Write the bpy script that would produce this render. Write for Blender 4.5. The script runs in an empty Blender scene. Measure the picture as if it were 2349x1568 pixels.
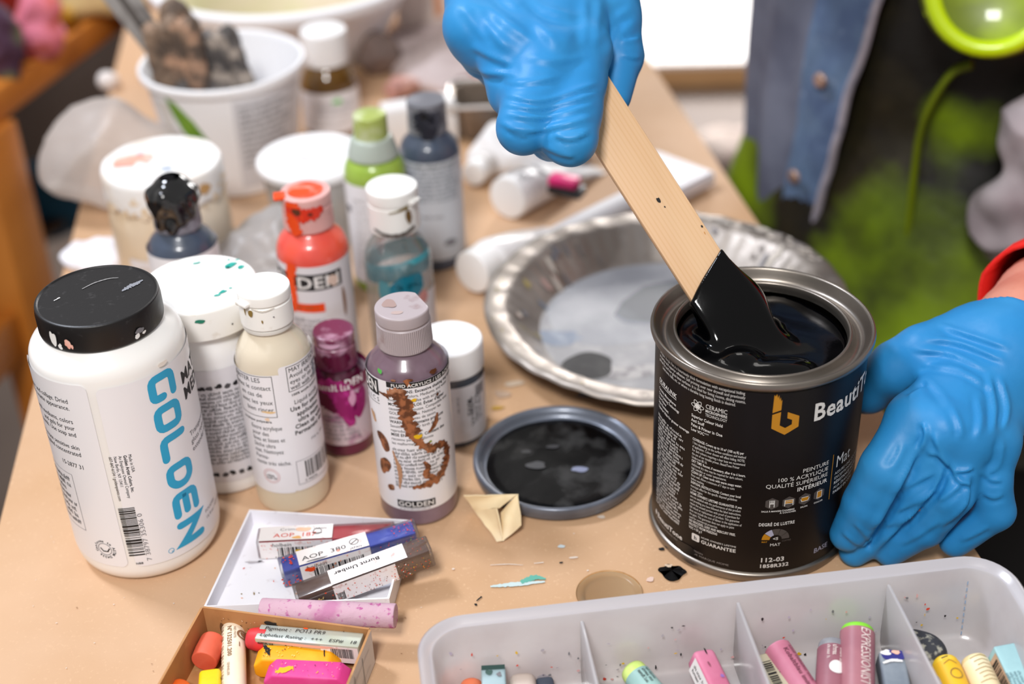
import bpy, bmesh, math, random
import numpy as np
from mathutils import Vector, Matrix, noise
from mathutils.geometry import tessellate_polygon
PI = math.pi
SC = bpy.context.scene
COL = SC.collection

# ------------------------------------------------------------------ camera
FPX, CX, CY, CAMH = 3262.5, 1174.5, 784.0, 0.503
_g = np.array([210.0, 5006.0, FPX]); _g /= np.linalg.norm(_g)
_up = -_g
_fw = np.array([0, 0, 1.0]); _yd = _fw - _g * _fw.dot(_g); _yd /= np.linalg.norm(_yd)
RC = np.array([np.cross(_yd, _up), _yd, _up])
CAM = np.array([0, 0, CAMH])

def ray(px, py): return RC @ np.array([(px - CX) / FPX, (py - CY) / FPX, 1.0])
def at(px, py, h=0.0):
    """world point at height h above the table top seen at a photo pixel"""
    r = ray(px, py); return Vector(CAM + r * ((h - CAMH) / r[2]))
def PD(px, py, d):
    """world point at camera depth d"""
    return Vector(CAM + ray(px, py) * d)
def projn(P):
    q = (np.asarray(P) - CAM) @ RC
    return np.stack([CX + FPX * q[:, 0] / q[:, 2], CY + FPX * q[:, 1] / q[:, 2], q[:, 2]], 1)

cam = bpy.data.cameras.new('camera'); cam.lens = 50; cam.sensor_width = 36; cam.clip_start = .02
co = bpy.data.objects.new('camera', cam); COL.objects.link(co); SC.camera = co
mw = Matrix.Identity(4)
for i in range(3):
    mw[i][0] = RC[i, 0]; mw[i][1] = -RC[i, 1]; mw[i][2] = -RC[i, 2]; mw[i][3] = CAM[i]
co.matrix_world = mw
cam.dof.use_dof = True; cam.dof.focus_distance = .695; cam.dof.aperture_fstop = 4.0; cam.dof.aperture_blades = 0

# ------------------------------------------------------------------ materials
def lin(h):
    h = h.lstrip('#'); c = [int(h[i:i + 2], 16) / 255 for i in (0, 2, 4)]
    return tuple([x / 12.92 if x <= .04045 else ((x + .055) / 1.055) ** 2.4 for x in c] + [1.0])

def M(name, col, rough=.5, metal=0, coat=0, trans=0, noise=None, noise2=None, bump=None, sss=0, spec=.5, ior=1.45, wave=None, stretch=None, coatr=.08):
    m = bpy.data.materials.new(name); m.use_nodes = True; nt = m.node_tree; N = nt.nodes; L = nt.links
    b = N['Principled BSDF']
    b.inputs['Base Color'].default_value = lin(col); b.inputs['Roughness'].default_value = rough
    b.inputs['Metallic'].default_value = metal; b.inputs['Coat Weight'].default_value = coat; b.inputs['Coat Roughness'].default_value = coatr
    b.inputs['Transmission Weight'].default_value = trans; b.inputs['Specular IOR Level'].default_value = spec; b.inputs['IOR'].default_value = ior
    if sss:
        b.inputs['Subsurface Weight'].default_value = sss; b.inputs['Subsurface Radius'].default_value = (1, .9, .8); b.inputs['Subsurface Scale'].default_value = .006
    tc = N.new('ShaderNodeTexCoord'); vec = tc.outputs['Object']
    if stretch:
        mp = N.new('ShaderNodeMapping'); mp.inputs['Scale'].default_value = stretch; L.new(vec, mp.inputs['Vector']); vec = mp.outputs['Vector']
    last = None
    def layer(last, scale, c2, lo, hi, detail=4, sock=None, fac=1.0):
        if sock is None:
            t = N.new('ShaderNodeTexNoise'); t.inputs['Scale'].default_value = scale; t.inputs['Detail'].default_value = detail; L.new(vec, t.inputs['Vector']); sock = t.outputs['Fac']
        r = N.new('ShaderNodeMapRange'); r.inputs['From Min'].default_value = lo; r.inputs['From Max'].default_value = hi; r.inputs['To Max'].default_value = fac; L.new(sock, r.inputs['Value'])
        mx = N.new('ShaderNodeMix'); mx.data_type = 'RGBA'; L.new(r.outputs['Result'], mx.inputs['Factor'])
        if last is None: mx.inputs[6].default_value = lin(col)
        else: L.new(last, mx.inputs[6])
        mx.inputs[7].default_value = lin(c2); return mx.outputs[2]
    if wave:
        w = N.new('ShaderNodeTexWave'); w.wave_type = 'BANDS'; w.bands_direction = wave[0]; w.inputs['Scale'].default_value = wave[1]; w.inputs['Distortion'].default_value = wave[3]
        w.inputs['Detail'].default_value = 2; w.inputs['Detail Scale'].default_value = wave[4] if len(wave) > 4 else 1; L.new(vec, w.inputs['Vector']); last = layer(last, 0, wave[2], .55, 1.0, sock=w.outputs['Fac'], fac=.75)
    for nn in (noise, noise2):
        if nn: last = layer(last, *nn)
    if last is not None: L.new(last, b.inputs['Base Color'])
    if bump:
        t = N.new('ShaderNodeTexNoise'); t.inputs['Scale'].default_value = bump[0]; t.inputs['Detail'].default_value = 5; L.new(vec, t.inputs['Vector'])
        bp = N.new('ShaderNodeBump'); bp.inputs['Strength'].default_value = bump[1]; bp.inputs['Distance'].default_value = bump[2] if len(bump) > 2 else .001; L.new(t.outputs['Fac'], bp.inputs['Height']); L.new(bp.outputs['Normal'], b.inputs['Normal'])
    return m

def M_film(name, col, clear=.5, gloss=.12, rough=.15, transl=.5, noise=None, tint=None):
    """thin translucent plastic: clear + translucent + diffuse + gloss"""
    m = bpy.data.materials.new(name); m.use_nodes = True; nt = m.node_tree; N = nt.nodes; L = nt.links
    N.remove(N['Principled BSDF']); out = N['Material Output']
    tr = N.new('ShaderNodeBsdfTransparent'); df = N.new('ShaderNodeBsdfDiffuse'); tl = N.new('ShaderNodeBsdfTranslucent'); gl = N.new('ShaderNodeBsdfGlossy')
    for x in (df, tl): x.inputs['Color'].default_value = lin(col)
    if noise:
        t = N.new('ShaderNodeTexNoise'); t.inputs['Scale'].default_value = noise[0]; t.inputs['Detail'].default_value = 5
        tc = N.new('ShaderNodeTexCoord'); L.new(tc.outputs['Object'], t.inputs['Vector'])
        r = N.new('ShaderNodeMapRange'); r.inputs['From Min'].default_value = noise[2]; r.inputs['From Max'].default_value = noise[3]; L.new(t.outputs['Fac'], r.inputs['Value'])
        mx = N.new('ShaderNodeMix'); mx.data_type = 'RGBA'; mx.inputs[6].default_value = lin(col); mx.inputs[7].default_value = lin(noise[1]); L.new(r.outputs['Result'], mx.inputs['Factor'])
        for x in (df, tl): L.new(mx.outputs[2], x.inputs['Color'])
    tr.inputs['Color'].default_value = lin(tint) if tint else (1, 1, 1, 1); gl.inputs['Roughness'].default_value = rough
    m1 = N.new('ShaderNodeMixShader'); m1.inputs[0].default_value = transl; L.new(df.outputs[0], m1.inputs[1]); L.new(tl.outputs[0], m1.inputs[2])
    m2 = N.new('ShaderNodeMixShader'); m2.inputs[0].default_value = clear; L.new(m1.outputs[0], m2.inputs[1]); L.new(tr.outputs[0], m2.inputs[2])
    fr = N.new('ShaderNodeFresnel'); fr.inputs['IOR'].default_value = 1.45
    ad = N.new('ShaderNodeMath'); ad.operation = 'MULTIPLY_ADD'; ad.inputs[1].default_value = .6; ad.inputs[2].default_value = gloss * .3; L.new(fr.outputs[0], ad.inputs[0])
    m3 = N.new('ShaderNodeMixShader'); L.new(ad.outputs[0], m3.inputs[0]); L.new(m2.outputs[0], m3.inputs[1]); L.new(gl.outputs[0], m3.inputs[2])
    L.new(m3.outputs[0], out.inputs['Surface']); return m

# ------------------------------------------------------------------ objects
def thing(name, label, cat, loc=(0, 0, 0), rz=0.0, group=None, kind=None):
    o = bpy.data.objects.new(name, None); o.empty_display_size = .01; COL.objects.link(o)
    o.location = loc; o.rotation_euler = (0, 0, rz); tag(o, label, cat, group, kind); return o
def tag(o, label=None, cat=None, group=None, kind=None):
    if label: o['label'] = label
    if cat: o['category'] = cat
    if group: o['group'] = group
    if kind: o['kind'] = kind
    return o
def link(name, me, parent=None, mats=None, smooth=True, ang=35, loc=None):
    if mats is not None:
        for m in (mats if isinstance(mats, (list, tuple)) else [mats]): me.materials.append(m)
    o = bpy.data.objects.new(name, me); COL.objects.link(o)
    if smooth:
        me.polygons.foreach_set('use_smooth', [True] * len(me.polygons))
        me.set_sharp_from_angle(angle=math.radians(ang))
    if parent: o.parent = parent
    if loc is not None: o.location = loc
    return o
def mesh(vs, fs, mi=None):
    me = bpy.data.meshes.new('m'); me.from_pydata([tuple(v) for v in vs], [], fs); 
    if mi is not None: me.polygons.foreach_set('material_index', mi)
    me.update(); return me
def bm2me(bm):
    me = bpy.data.meshes.new('m'); bm.to_mesh(me); bm.free(); return me
def base_origin(o):
    """move a world-built mesh's origin to the foot of its bounding box"""
    me = o.data; n = len(me.vertices); a = np.empty(n * 3, np.float32); me.vertices.foreach_get('co', a); a = a.reshape(-1, 3)
    c = (a.min(0) + a.max(0)) / 2; c[2] = a[:, 2].min(); a -= c; me.vertices.foreach_set('co', a.ravel()); me.update(); o.location = Vector(c); return o

def fillet(pts, seg=4):
    """profile [(r,z[,f])]: round corners that carry a radius f"""
    out = []
    for i, p in enumerate(pts):
        if len(p) < 3 or i in (0, len(pts) - 1): out.append((p[0], p[1])); continue
        a = Vector(pts[i - 1][:2]); b = Vector(p[:2]); c = Vector(pts[i + 1][:2])
        f = min(p[2], (a - b).length * .48, (c - b).length * .48)
        s = b + (a - b).normalized() * f; e = b + (c - b).normalized() * f
        for k in range(seg + 1):
            t = k / seg; q = s * (1 - t) ** 2 + b * 2 * t * (1 - t) + e * t * t; out.append((q.x, q.y))
    return out
def lathe(prof, seg=64, rib=None, fn=None, a0=0, a1=2 * PI):
    """revolve; rib=(z0,z1,n,depth) ribs the wall; fn(theta,r,z)->(r,z)"""
    full = abs(a1 - a0 - 2 * PI) < 1e-6; n = seg if full else seg + 1
    vs = []; idx = []
    for (r, z) in prof:
        if r < 1e-7 and fn is None: idx.append([len(vs)] * n); vs.append((0, 0, z)); continue
        row = []
        for k in range(n):
            t = a0 + (a1 - a0) * k / seg; rr, zz = r, z
            if rib and rib[0] <= z <= rib[1]: rr = r + rib[3] * (1 if (k % 2) else -1) * .5
            if fn: rr, zz = fn(t, rr, zz)
            row.append(len(vs)); vs.append((rr * math.sin(t), -rr * math.cos(t), zz))
        idx.append(row)
    fs = []
    for a, b in zip(idx, idx[1:]):
        for k in range(n if full else n - 1):
            q = [a[k], a[(k + 1) % n], b[(k + 1) % n], b[k]]; q2 = []
            for x in q:
                if x not in q2: q2.append(x)
            if len(q2) > 2: fs.append(q2)
    return mesh(vs, fs)
def rbox(sx, sy, sz, bev=.001, seg=2, z0=True):
    bm = bmesh.new(); bmesh.ops.create_cube(bm, size=1); bmesh.ops.scale(bm, vec=(sx, sy, sz), verts=bm.verts)
    if bev: bmesh.ops.bevel(bm, geom=bm.edges[:], offset=bev, segments=seg, profile=.5, affect='EDGES')
    if z0: bmesh.ops.translate(bm, vec=(0, 0, sz / 2), verts=bm.verts)
    return bm
def join_bm(bms):
    r = bmesh.new()
    for b in bms:
        me = bpy.data.meshes.new('t'); b.to_mesh(me); b.free(); r.from_mesh(me); bpy.data.meshes.remove(me)
    return r
def tube(pts, rad, seg=12, cap=True, flat=1.0):
    """tube along points; rad scalar or list"""
    pts = [Vector(p) for p in pts]; n = len(pts); rad = rad if isinstance(rad, (list, tuple)) else [rad] * n
    vs = []; fs = []; prev = None
    for i, p in enumerate(pts):
        t = (pts[min(i + 1, n - 1)] - pts[max(i - 1, 0)]).normalized()
        if prev is None:
            u = t.cross(Vector((0, 0, 1)));  u = t.cross(Vector((1, 0, 0))) if u.length < .1 else u
        else: u = prev - t * prev.dot(t)
        u.normalize(); prev = u; w = t.cross(u)
        for k in range(seg):
            a = 2 * PI * k / seg; vs.append(p + (u * math.cos(a) + w * math.sin(a) * flat) * rad[i])
    for i in range(n - 1):
        for k in range(seg):
            a = i * seg + k; b = i * seg + (k + 1) % seg; fs.append([a, b, b + seg, a + seg])
    if cap: fs.append(list(range(seg))[::-1]); fs.append(list(range((n - 1) * seg, n * seg)))
    return mesh(vs, fs)
def spline(pts, n):
    """Catmull-Rom through tuples"""
    P = [np.array(p, float) for p in pts]; P = [2 * P[0] - P[1]] + P + [2 * P[-1] - P[-2]]; out = []
    m = len(P) - 3
    for k in range(n):
        s = k / (n - 1) * m; i = min(int(s), m - 1); t = s - i; a, b, c, d = P[i:i + 4]
        out.append(.5 * (2 * b + (c - a) * t + (2 * a - 5 * b + 4 * c - d) * t * t + (3 * b - a - 3 * c + d) * t ** 3))
    return out
def frame(x, z=(0, 0, 1)):
    """rotation matrix with X along x and Z as near z as possible"""
    x = Vector(x).normalized(); z = Vector(z); y = z.cross(x).normalized(); z = x.cross(y)
    return Matrix((x, y, z)).transposed()

# ------------------------------------------------------------------ flat artwork (print, paint marks) laid on a surface
_GL = {}
def glyph(ch, bold):
    k = (ch, bold)
    if k in _GL: return _GL[k]
    def ext(s):
        c = bpy.data.curves.new('t', 'FONT'); c.body = s; c.size = 1; c.resolution_u = 2; c.offset = .022 if bold else 0
        o = bpy.data.objects.new('t', c); COL.objects.link(o)
        dg = bpy.context.evaluated_depsgraph_get(); me = bpy.data.meshes.new_from_object(o.evaluated_get(dg))
        V = [tuple(v.co[:2]) for v in me.vertices]; F = [tuple(p.vertices) for p in me.polygons]
        bpy.data.objects.remove(o); bpy.data.curves.remove(c); bpy.data.meshes.remove(me); return V, F
    if ch == ' ': _GL[k] = ([], [], .3); return _GL[k]
    V, F = ext(ch); W = ext('|' + ch + '|')[0]; W0 = ext('||')[0]
    adv = (max(v[0] for v in W) - min(v[0] for v in W)) - (max(v[0] for v in W0) - min(v[0] for v in W0))
    _GL[k] = (V, F, adv + (.03 if bold else 0)); return _GL[k]

CAPH = max(v[1] for v in glyph('H', False)[0])
class Art:
    """2-D faces in millimetres with a material slot and a layer"""
    def __init__(s): s.v = []; s.f = []; s.m = []; s.mats = []
    def slot(s, mat):
        if mat not in s.mats: s.mats.append(mat)
        return s.mats.index(mat)
    def faces(s, V, F, mat, layer=1):
        o = len(s.v); s.v += [(x, y, layer) for x, y in V]; k = s.slot(mat)
        for f in F: s.f.append([i + o for i in f]); s.m.append(k)
    def rect(s, x0, y0, x1, y1, mat, layer=1): s.faces([(x0, y0), (x1, y0), (x1, y1), (x0, y1)], [(0, 1, 2, 3)], mat, layer)
    def poly(s, P, mat, layer=1):
        T = tessellate_polygon([[Vector((x, y, 0)) for x, y in P]])
        F = []
        for t in T:
            a, b, c = (P[i] for i in t)
            F.append(t if (b[0] - a[0]) * (c[1] - a[1]) - (b[1] - a[1]) * (c[0] - a[0]) > 0 else t[::-1])
        s.faces(P, F, mat, layer)
    def rrect(s, x0, y0, x1, y1, r, mat, layer=0):
        P = []
        for cx, cy, a in ((x1 - r, y1 - r, 0), (x0 + r, y1 - r, 90), (x0 + r, y0 + r, 180), (x1 - r, y0 + r, 270)):
            P += [(cx + r * math.cos(math.radians(a + k * 22.5)), cy + r * math.sin(math.radians(a + k * 22.5))) for k in range(5)]
        s.poly(P, mat, layer)
    def frame(s, x0, y0, x1, y1, w, mat, layer=1):
        s.rect(x0, y0, x1, y0 + w, mat, layer); s.rect(x0, y1 - w, x1, y1, mat, layer); s.rect(x0, y0, x0 + w, y1, mat, layer); s.rect(x1 - w, y0, x1, y1, mat, layer)
    def text(s, t, x, y, size, mat, bold=False, align='L', rot=0, sx=1.0, layer=1, shear=0):
        gl = [glyph(c, bold) for c in t]; k = size / CAPH; W = sum(g[2] for g in gl) * k * sx
        ox = {'L': 0, 'C': -W / 2, 'R': -W}[align]; c, sn = math.cos(math.radians(rot)), math.sin(math.radians(rot))
        for V, F, a in gl:
            if V:
                Q = [(ox + (vx + shear * vy) * k * sx, vy * k) for vx, vy in V]
                s.faces([(x + qx * c - qy * sn, y + qx * sn + qy * c) for qx, qy in Q], F, mat, layer)
            ox += a * k * sx
        return W
    def para(s, lines, x, y, size, lead, mat, **kw):
        for l in lines:
            b = l.startswith('*'); s.text(l.lstrip('*'), x, y, size, mat, bold=b or kw.get('bold', False), **{k: v for k, v in kw.items() if k != 'bold'}); y -= lead
        return y
    def greek(s, x, y, w, n, lead, h, mat, seed=0, layer=1, rot=0, ragged=.25):
        """unreadable small print as word-length marks"""
        R = random.Random(seed); c, sn = math.cos(math.radians(rot)), math.sin(math.radians(rot))
        for i in range(n):
            lim = w * (1 - R.random() * ragged); q = 0
            while q < lim:
                ww = R.uniform(.8, 3.2) * h * 1.6; ww = min(ww, lim - q)
                g = q
                while g < q + ww - h * .2:
                    lw = h * R.uniform(.18, .34); hh = h * R.choice((1, 1, 1, 1.45)); P = [(g, -i * lead), (g + lw, -i * lead), (g + lw, -i * lead + hh), (g, -i * lead + hh)]
                    s.faces([(x + a * c - b * sn, y + a * sn + b * c) for a, b in P], [(0, 1, 2, 3)], mat, layer)
                    b0 = R.choice((0, h * .8)); P = [(g, -i * lead + b0), (g + h * .5, -i * lead + b0), (g + h * .5, -i * lead + b0 + h * .2), (g, -i * lead + b0 + h * .2)]
                    s.faces([(x + a * c - b * sn, y + a * sn + b * c) for a, b in P], [(0, 1, 2, 3)], mat, layer)
                    g += h * .62
                q += ww + h * .6
    def barcode(s, x0, y0, x1, y1, mat, seed=1, horiz=True):
        R = random.Random(seed); q = 0; L = (x1 - x0) if horiz else (y1 - y0); u = L / 70
        while q < L:
            w = R.choice((1, 1, 2, 3)) * u; w = min(w, L - q)
            if horiz: s.rect(x0 + q, y0, x0 + q + w, y1, mat)
            else: s.rect(x0, y0 + q, x1, y0 + q + w, mat)
            q += w + R.choice((1, 1, 2)) * u
    def disc(s, cx, cy, r, mat, layer=1, n=20, r2=None, a0=0, a1=360):
        if r2 is None:
            s.poly([(cx + r * math.cos(2 * PI * k / n), cy + r * math.sin(2 * PI * k / n)) for k in range(n)], mat, layer)
        else:
            A = [math.radians(a0 + (a1 - a0) * k / n) for k in range(n + 1)]
            V = [(cx + r * math.cos(a), cy + r * math.sin(a)) for a in A] + [(cx + r2 * math.cos(a), cy + r2 * math.sin(a)) for a in A]
            s.faces(V, [(k, k + 1, n + 2 + k, n + 1 + k) for k in range(n)], mat, layer)
    def stroke(s, P, w, mat, layer=1, closed=False, fil=0):
        P = [Vector(p) for p in P]
        if fil:
            Q = []; n = len(P)
            for i, p in enumerate(P):
                if not closed and i in (0, n - 1): Q.append(p); continue
                a, c = P[i - 1], P[(i + 1) % n]; f = min(fil, (a - p).length * .45, (c - p).length * .45)
                e0 = p + (a - p).normalized() * f; e1 = p + (c - p).normalized() * f
                Q += [e0 * (1 - t) ** 2 + p * 2 * t * (1 - t) + e1 * t * t for t in (0, .25, .5, .75, 1)]
            P = Q
        n = len(P); rng = range(n if closed else n - 1); L_ = []; R_ = []
        for i in range(n):
            a = P[i - 1] if (closed or i > 0) else None; b = P[(i + 1) % n] if (closed or i < n - 1) else None
            d1 = (P[i] - a).normalized() if a is not None else None; d2 = (b - P[i]).normalized() if b is not None else None
            d = (d1 if d2 is None else d2 if d1 is None else (d1 + d2)).normalized(); nn = Vector((-d.y, d.x)); k = 1.0
            if d1 is not None and d2 is not None: k = 1 / max(.4, nn.dot(Vector((-d2.y, d2.x))))
            L_.append(P[i] + nn * w / 2 * k); R_.append(P[i] - nn * w / 2 * k)
        V = [tuple(v) for v in L_] + [tuple(v) for v in R_]
        s.faces(V, [(n + i, n + (i + 1) % n, (i + 1) % n, i) for i in rng], mat, layer)
    def blob(s, cx, cy, rx, ry, mat, seed=0, irr=.35, n=28, layer=2, rot=0):
        R = random.Random(seed); ph = [(R.uniform(0, 6.28), R.uniform(.2, 1) / k) for k in range(1, 7)]; c, sn = math.cos(math.radians(rot)), math.sin(math.radians(rot)); P = []
        for i in range(n):
            a = 2 * PI * i / n; q = 1 + irr * sum(w * math.sin((k + 1) * a + p) for k, (p, w) in enumerate(ph)) * .6; q = max(q, .25)
            x, y = rx * q * math.cos(a), ry * q * math.sin(a); P.append((cx + x * c - y * sn, cy + x * sn + y * c))
        s.faces([(cx, cy)] + P, [(0, i + 1, (i + 1) % n + 1) for i in range(n)], mat, layer)
    def smear(s, P, W, mat, seed=0, layer=2, rough=.35, n=40):
        R = random.Random(seed); Q = spline([(x, y, w) for (x, y), w in zip(P, W)], n); V = []
        for i, q in enumerate(Q):
            a = Q[min(i + 1, n - 1)] - Q[max(i - 1, 0)]; d = np.array([-a[1], a[0]]) / max(1e-6, math.hypot(a[0], a[1]))
            for sg in (1, -1):
                k = q[2] / 2 * (1 + rough * (1.3 * noise.noise(Vector((i * .45, sg * 7, seed * 3.1))) + .35 * R.uniform(-1, 1))); V.append((q[0] + d[0] * k * sg, q[1] + d[1] * k * sg))
        s.faces(V, [(2 * i + 1, 2 * i + 3, 2 * i + 2, 2 * i) for i in range(n - 1)], mat, layer)
    def build(s, name, mapper, parent=None, slices=None, smooth=True, step=.00012):
        bm = bmesh.new(); vv = [bm.verts.new(v) for v in s.v]
        for f, m in zip(s.f, s.m):
            try: fc = bm.faces.new([vv[i] for i in f]); fc.material_index = m
            except ValueError: pass
        if slices:
            lo = min(v[0] for v in s.v); hi = max(v[0] for v in s.v); k = math.ceil(lo / slices)
            while k * slices < hi:
                bmesh.ops.bisect_plane(bm, geom=bm.verts[:] + bm.edges[:] + bm.faces[:], plane_co=(k * slices, 0, 0), plane_no=(1, 0, 0)); k += 1
        for v in bm.verts: v.co = mapper(v.co.x * .001, v.co.y * .001, v.co.z * step)
        me = bm2me(bm); return link(name, me, parent, s.mats, smooth)
def cylmap(R, off=.00025, yaw=0):
    def f(u, v, o): a = u / R + yaw; r = R + off + o; return Vector((r * math.sin(a), -r * math.cos(a), v))
    return f
def planemap(O, ex, ey, off=.0002):
    O = Vector(O); ex = Vector(ex).normalized(); ey = Vector(ey).normalized(); n = ex.cross(ey)
    return lambda u, v, o: O + ex * u + ey * v + n * (off + o)
def face_rz(x, y): return math.atan2(-x, y)

# ------------------------------------------------------------------ signed-distance bodies -> one continuous mesh
class SDF:
    def __init__(s, lo, hi, h):
        s.lo = np.array(lo, np.float32); s.h = h; s.n = np.ceil((np.array(hi) - np.array(lo)) / h).astype(int) + 1
        s.F = np.full(s.n, 1.0, np.float32); s.ax = [s.lo[i] + h * np.arange(s.n[i], dtype=np.float32) for i in range(3)]
    def grid(s, lo, hi):
        sl = []
        for i in range(3):
            a = max(0, int((lo[i] - s.lo[i]) / s.h) - 1); b = min(s.n[i], int((hi[i] - s.lo[i]) / s.h) + 2); sl.append(slice(a, max(a, b)))
        return tuple(sl), np.meshgrid(*[s.ax[i][sl[i]] for i in range(3)], indexing='ij', sparse=True)
    def add(s, d, sl, k):
        A = s.F[sl]
        if k > 0:
            hh = np.clip(.5 + .5 * (A - d) / k, 0, 1); s.F[sl] = A * (1 - hh) + d * hh - k * hh * (1 - hh)
        else: s.F[sl] = np.minimum(A, d)
    def cone(s, a, b, ra, rb, k=.004):
        a = np.array(a, np.float32); b = np.array(b, np.float32); m = max(ra, rb) + k * 2 + s.h * 3
        sl, (X, Y, Z) = s.grid(np.minimum(a, b) - m, np.maximum(a, b) + m); ba = b - a; L2 = max(float(ba @ ba), 1e-12)
        t = np.clip(((X - a[0]) * ba[0] + (Y - a[1]) * ba[1] + (Z - a[2]) * ba[2]) / L2, 0, 1)
        d = np.sqrt((X - a[0] - t * ba[0]) ** 2 + (Y - a[1] - t * ba[1]) ** 2 + (Z - a[2] - t * ba[2]) ** 2) - (ra + (rb - ra) * t); s.add(d, sl, k)
    def chain(s, pts, k=.004, kk=None):
        for i, ((a, ra), (b, rb)) in enumerate(zip(pts, pts[1:])): s.cone(a, b, ra, rb, k if (i == 0 or kk is None) else kk)
    def ell(s, c, r, k=.004, rot=None):
        c = np.array(c, np.float32); R = np.array(rot if rot is not None else np.eye(3), np.float32); m = max(r) + 2 * k + s.h * 3
        sl, (X, Y, Z) = s.grid(c - m, c + m); x, y, z = X - c[0], Y - c[1], Z - c[2]
        q = [(R[0, i] * x + R[1, i] * y + R[2, i] * z) for i in range(3)]
        k0 = np.sqrt(sum((q[i] / r[i]) ** 2 for i in range(3))); k1 = np.sqrt(sum((q[i] / r[i] ** 2) ** 2 for i in range(3))) + 1e-9
        s.add(k0 * (k0 - 1) / k1, sl, k)
    def mesh(s):
        F = s.F; S = F < 0; nx, ny, nz = F.shape
        c = np.zeros((nx - 1, ny - 1, nz - 1), np.int8)
        for i in (0, 1):
            for j in (0, 1):
                for k in (0, 1): c += S[i:nx - 1 + i, j:ny - 1 + j, k:nz - 1 + k]
        act = (c > 0) & (c < 8); I = np.argwhere(act); idx = np.full(act.shape, -1, np.int64); idx[act] = np.arange(len(I))
        P = np.zeros((len(I), 3)); cnt = np.zeros(len(I)); cor = {}
        for i in (0, 1):
            for j in (0, 1):
                for k in (0, 1): cor[i, j, k] = F[I[:, 0] + i, I[:, 1] + j, I[:, 2] + k]
        for a in cor:
            for ax in range(3):
                if a[ax] == 0:
                    b = list(a); b[ax] = 1; b = tuple(b); fa, fb = cor[a], cor[b]; mk = (fa < 0) != (fb < 0); t = np.where(mk, fa / np.where(mk, fa - fb, 1), 0)
                    q = np.array(a, float)[None].repeat(len(I), 0); q[:, ax] += t; P[mk] += q[mk]; cnt[mk] += 1
        V = s.lo + (I + P / cnt[:, None]) * s.h; Q = []
        for ax in range(3):
            sa = [slice(None)] * 3; sb = [slice(None)] * 3; sa[ax] = slice(0, -1); sb[ax] = slice(1, None)
            ch = S[tuple(sa)] != S[tuple(sb)]; E = np.argwhere(ch); o1, o2 = [(1, 2), (2, 0), (0, 1)][ax]
            E = E[(E[:, o1] > 0) & (E[:, o2] > 0) & (E[:, o1] < F.shape[o1] - 1) & (E[:, o2] < F.shape[o2] - 1)]
            ins = S[E[:, 0], E[:, 1], E[:, 2]]; q = []
            for d1, d2 in ((-1, -1), (0, -1), (0, 0), (-1, 0)):
                e = E.copy(); e[:, o1] += d1; e[:, o2] += d2; q.append(idx[e[:, 0], e[:, 1], e[:, 2]])
            q = np.stack(q, 1); q[~ins] = q[~ins][:, ::-1]; Q.append(q)
        return V, np.concatenate(Q)
def vnormals(V, Q):
    n = np.cross(V[Q[:, 2]] - V[Q[:, 0]], V[Q[:, 3]] - V[Q[:, 1]]); N = np.zeros_like(V)
    for i in range(4): np.add.at(N, Q[:, i], n)
    return N / (np.linalg.norm(N, axis=1, keepdims=True) + 1e-12)
def relax(V, Q, it=2, f=.5):
    for _ in range(it):
        A = np.zeros_like(V); c = np.zeros(len(V))
        for i in range(4):
            for j in (1, 3): np.add.at(A, Q[:, i], V[Q[:, (i + j) % 4]]); np.add.at(c, Q[:, i], 1)
        V = V + f * (A / np.maximum(c, 1)[:, None] - V)
    return V
def np_mesh(V, Q):
    me = bpy.data.meshes.new('m'); me.from_pydata(V.tolist(), [], Q.tolist()); me.update(); return me
# ------------------------------------------------------------------ shared materials
INK = M('ink', '#1c1a1c', .6); WHT = M('white_print', '#e9e6e4', .5); GRYI = M('grey_ink', '#77757a', .6); LGREY = M('light_grey_print', '#b9b6b6', .5)
LABEL = M('label_paper', '#eceaee', .35, coat=.2); LABEL2 = M('label_paper_worn', '#dddade', .4, coat=.15, noise=(60, '#c9c1bd', .55, .8))
WHITEP = M('white_plastic', '#efeeee', .35, sss=.15); WHITEC = M('white_cap_plastic', '#f2f0ec', .4, noise=(90, '#d8cfc2', .62, .75))
BLUEINK = M('sky_blue_print', '#2ba3cf', .45); GOLD = M('gold_print', '#d09a16', .4, spec=.6)
DIRT = M('brown_paint_mark', '#5f351c', .45, noise=(260, '#a0623d', .45, .6), noise2=(120, '#c08c6b', .58, .72)); OCHRE = M('ochre_paint_mark', '#8a7038', .5); YELM = M('yellow_paint_mark', '#e3b413', .45)
TEALM = M('teal_paint_mark', '#179b8f', .4, noise=(300, '#5fc4b6', .5, .65)); PINKM = M('pink_paint_mark', '#eaa593', .5, noise=(60, '#ecc7bb', .5, .65)); BLKM = M('black_paint_mark', '#121113', .35)
REDM = M('red_paint_mark', '#d8412b', .45); BLUM = M('blue_paint_mark', '#8fa6c4', .5); WHM = M('white_paint_mark', '#eceae8', .5); GRNM = M('green_paint_mark', '#58c254', .4)
MAGM = M('magenta_paint_mark', '#8e1560', .35, noise=(160, '#b52f86', .5, .65)); ORGM = M('orange_paint_mark', '#ea4a12', .35)

def fit(A, t, x, y, size, w, mat, **kw):
    b = t.startswith('*'); t = t.lstrip('*'); W = sum(glyph(c, b)[2] for c in t) * size / CAPH
    A.text(t, x, y, size, mat, bold=b, sx=min(1.0, w / W) if kw.pop('shrink', False) else w / W, **kw)

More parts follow.
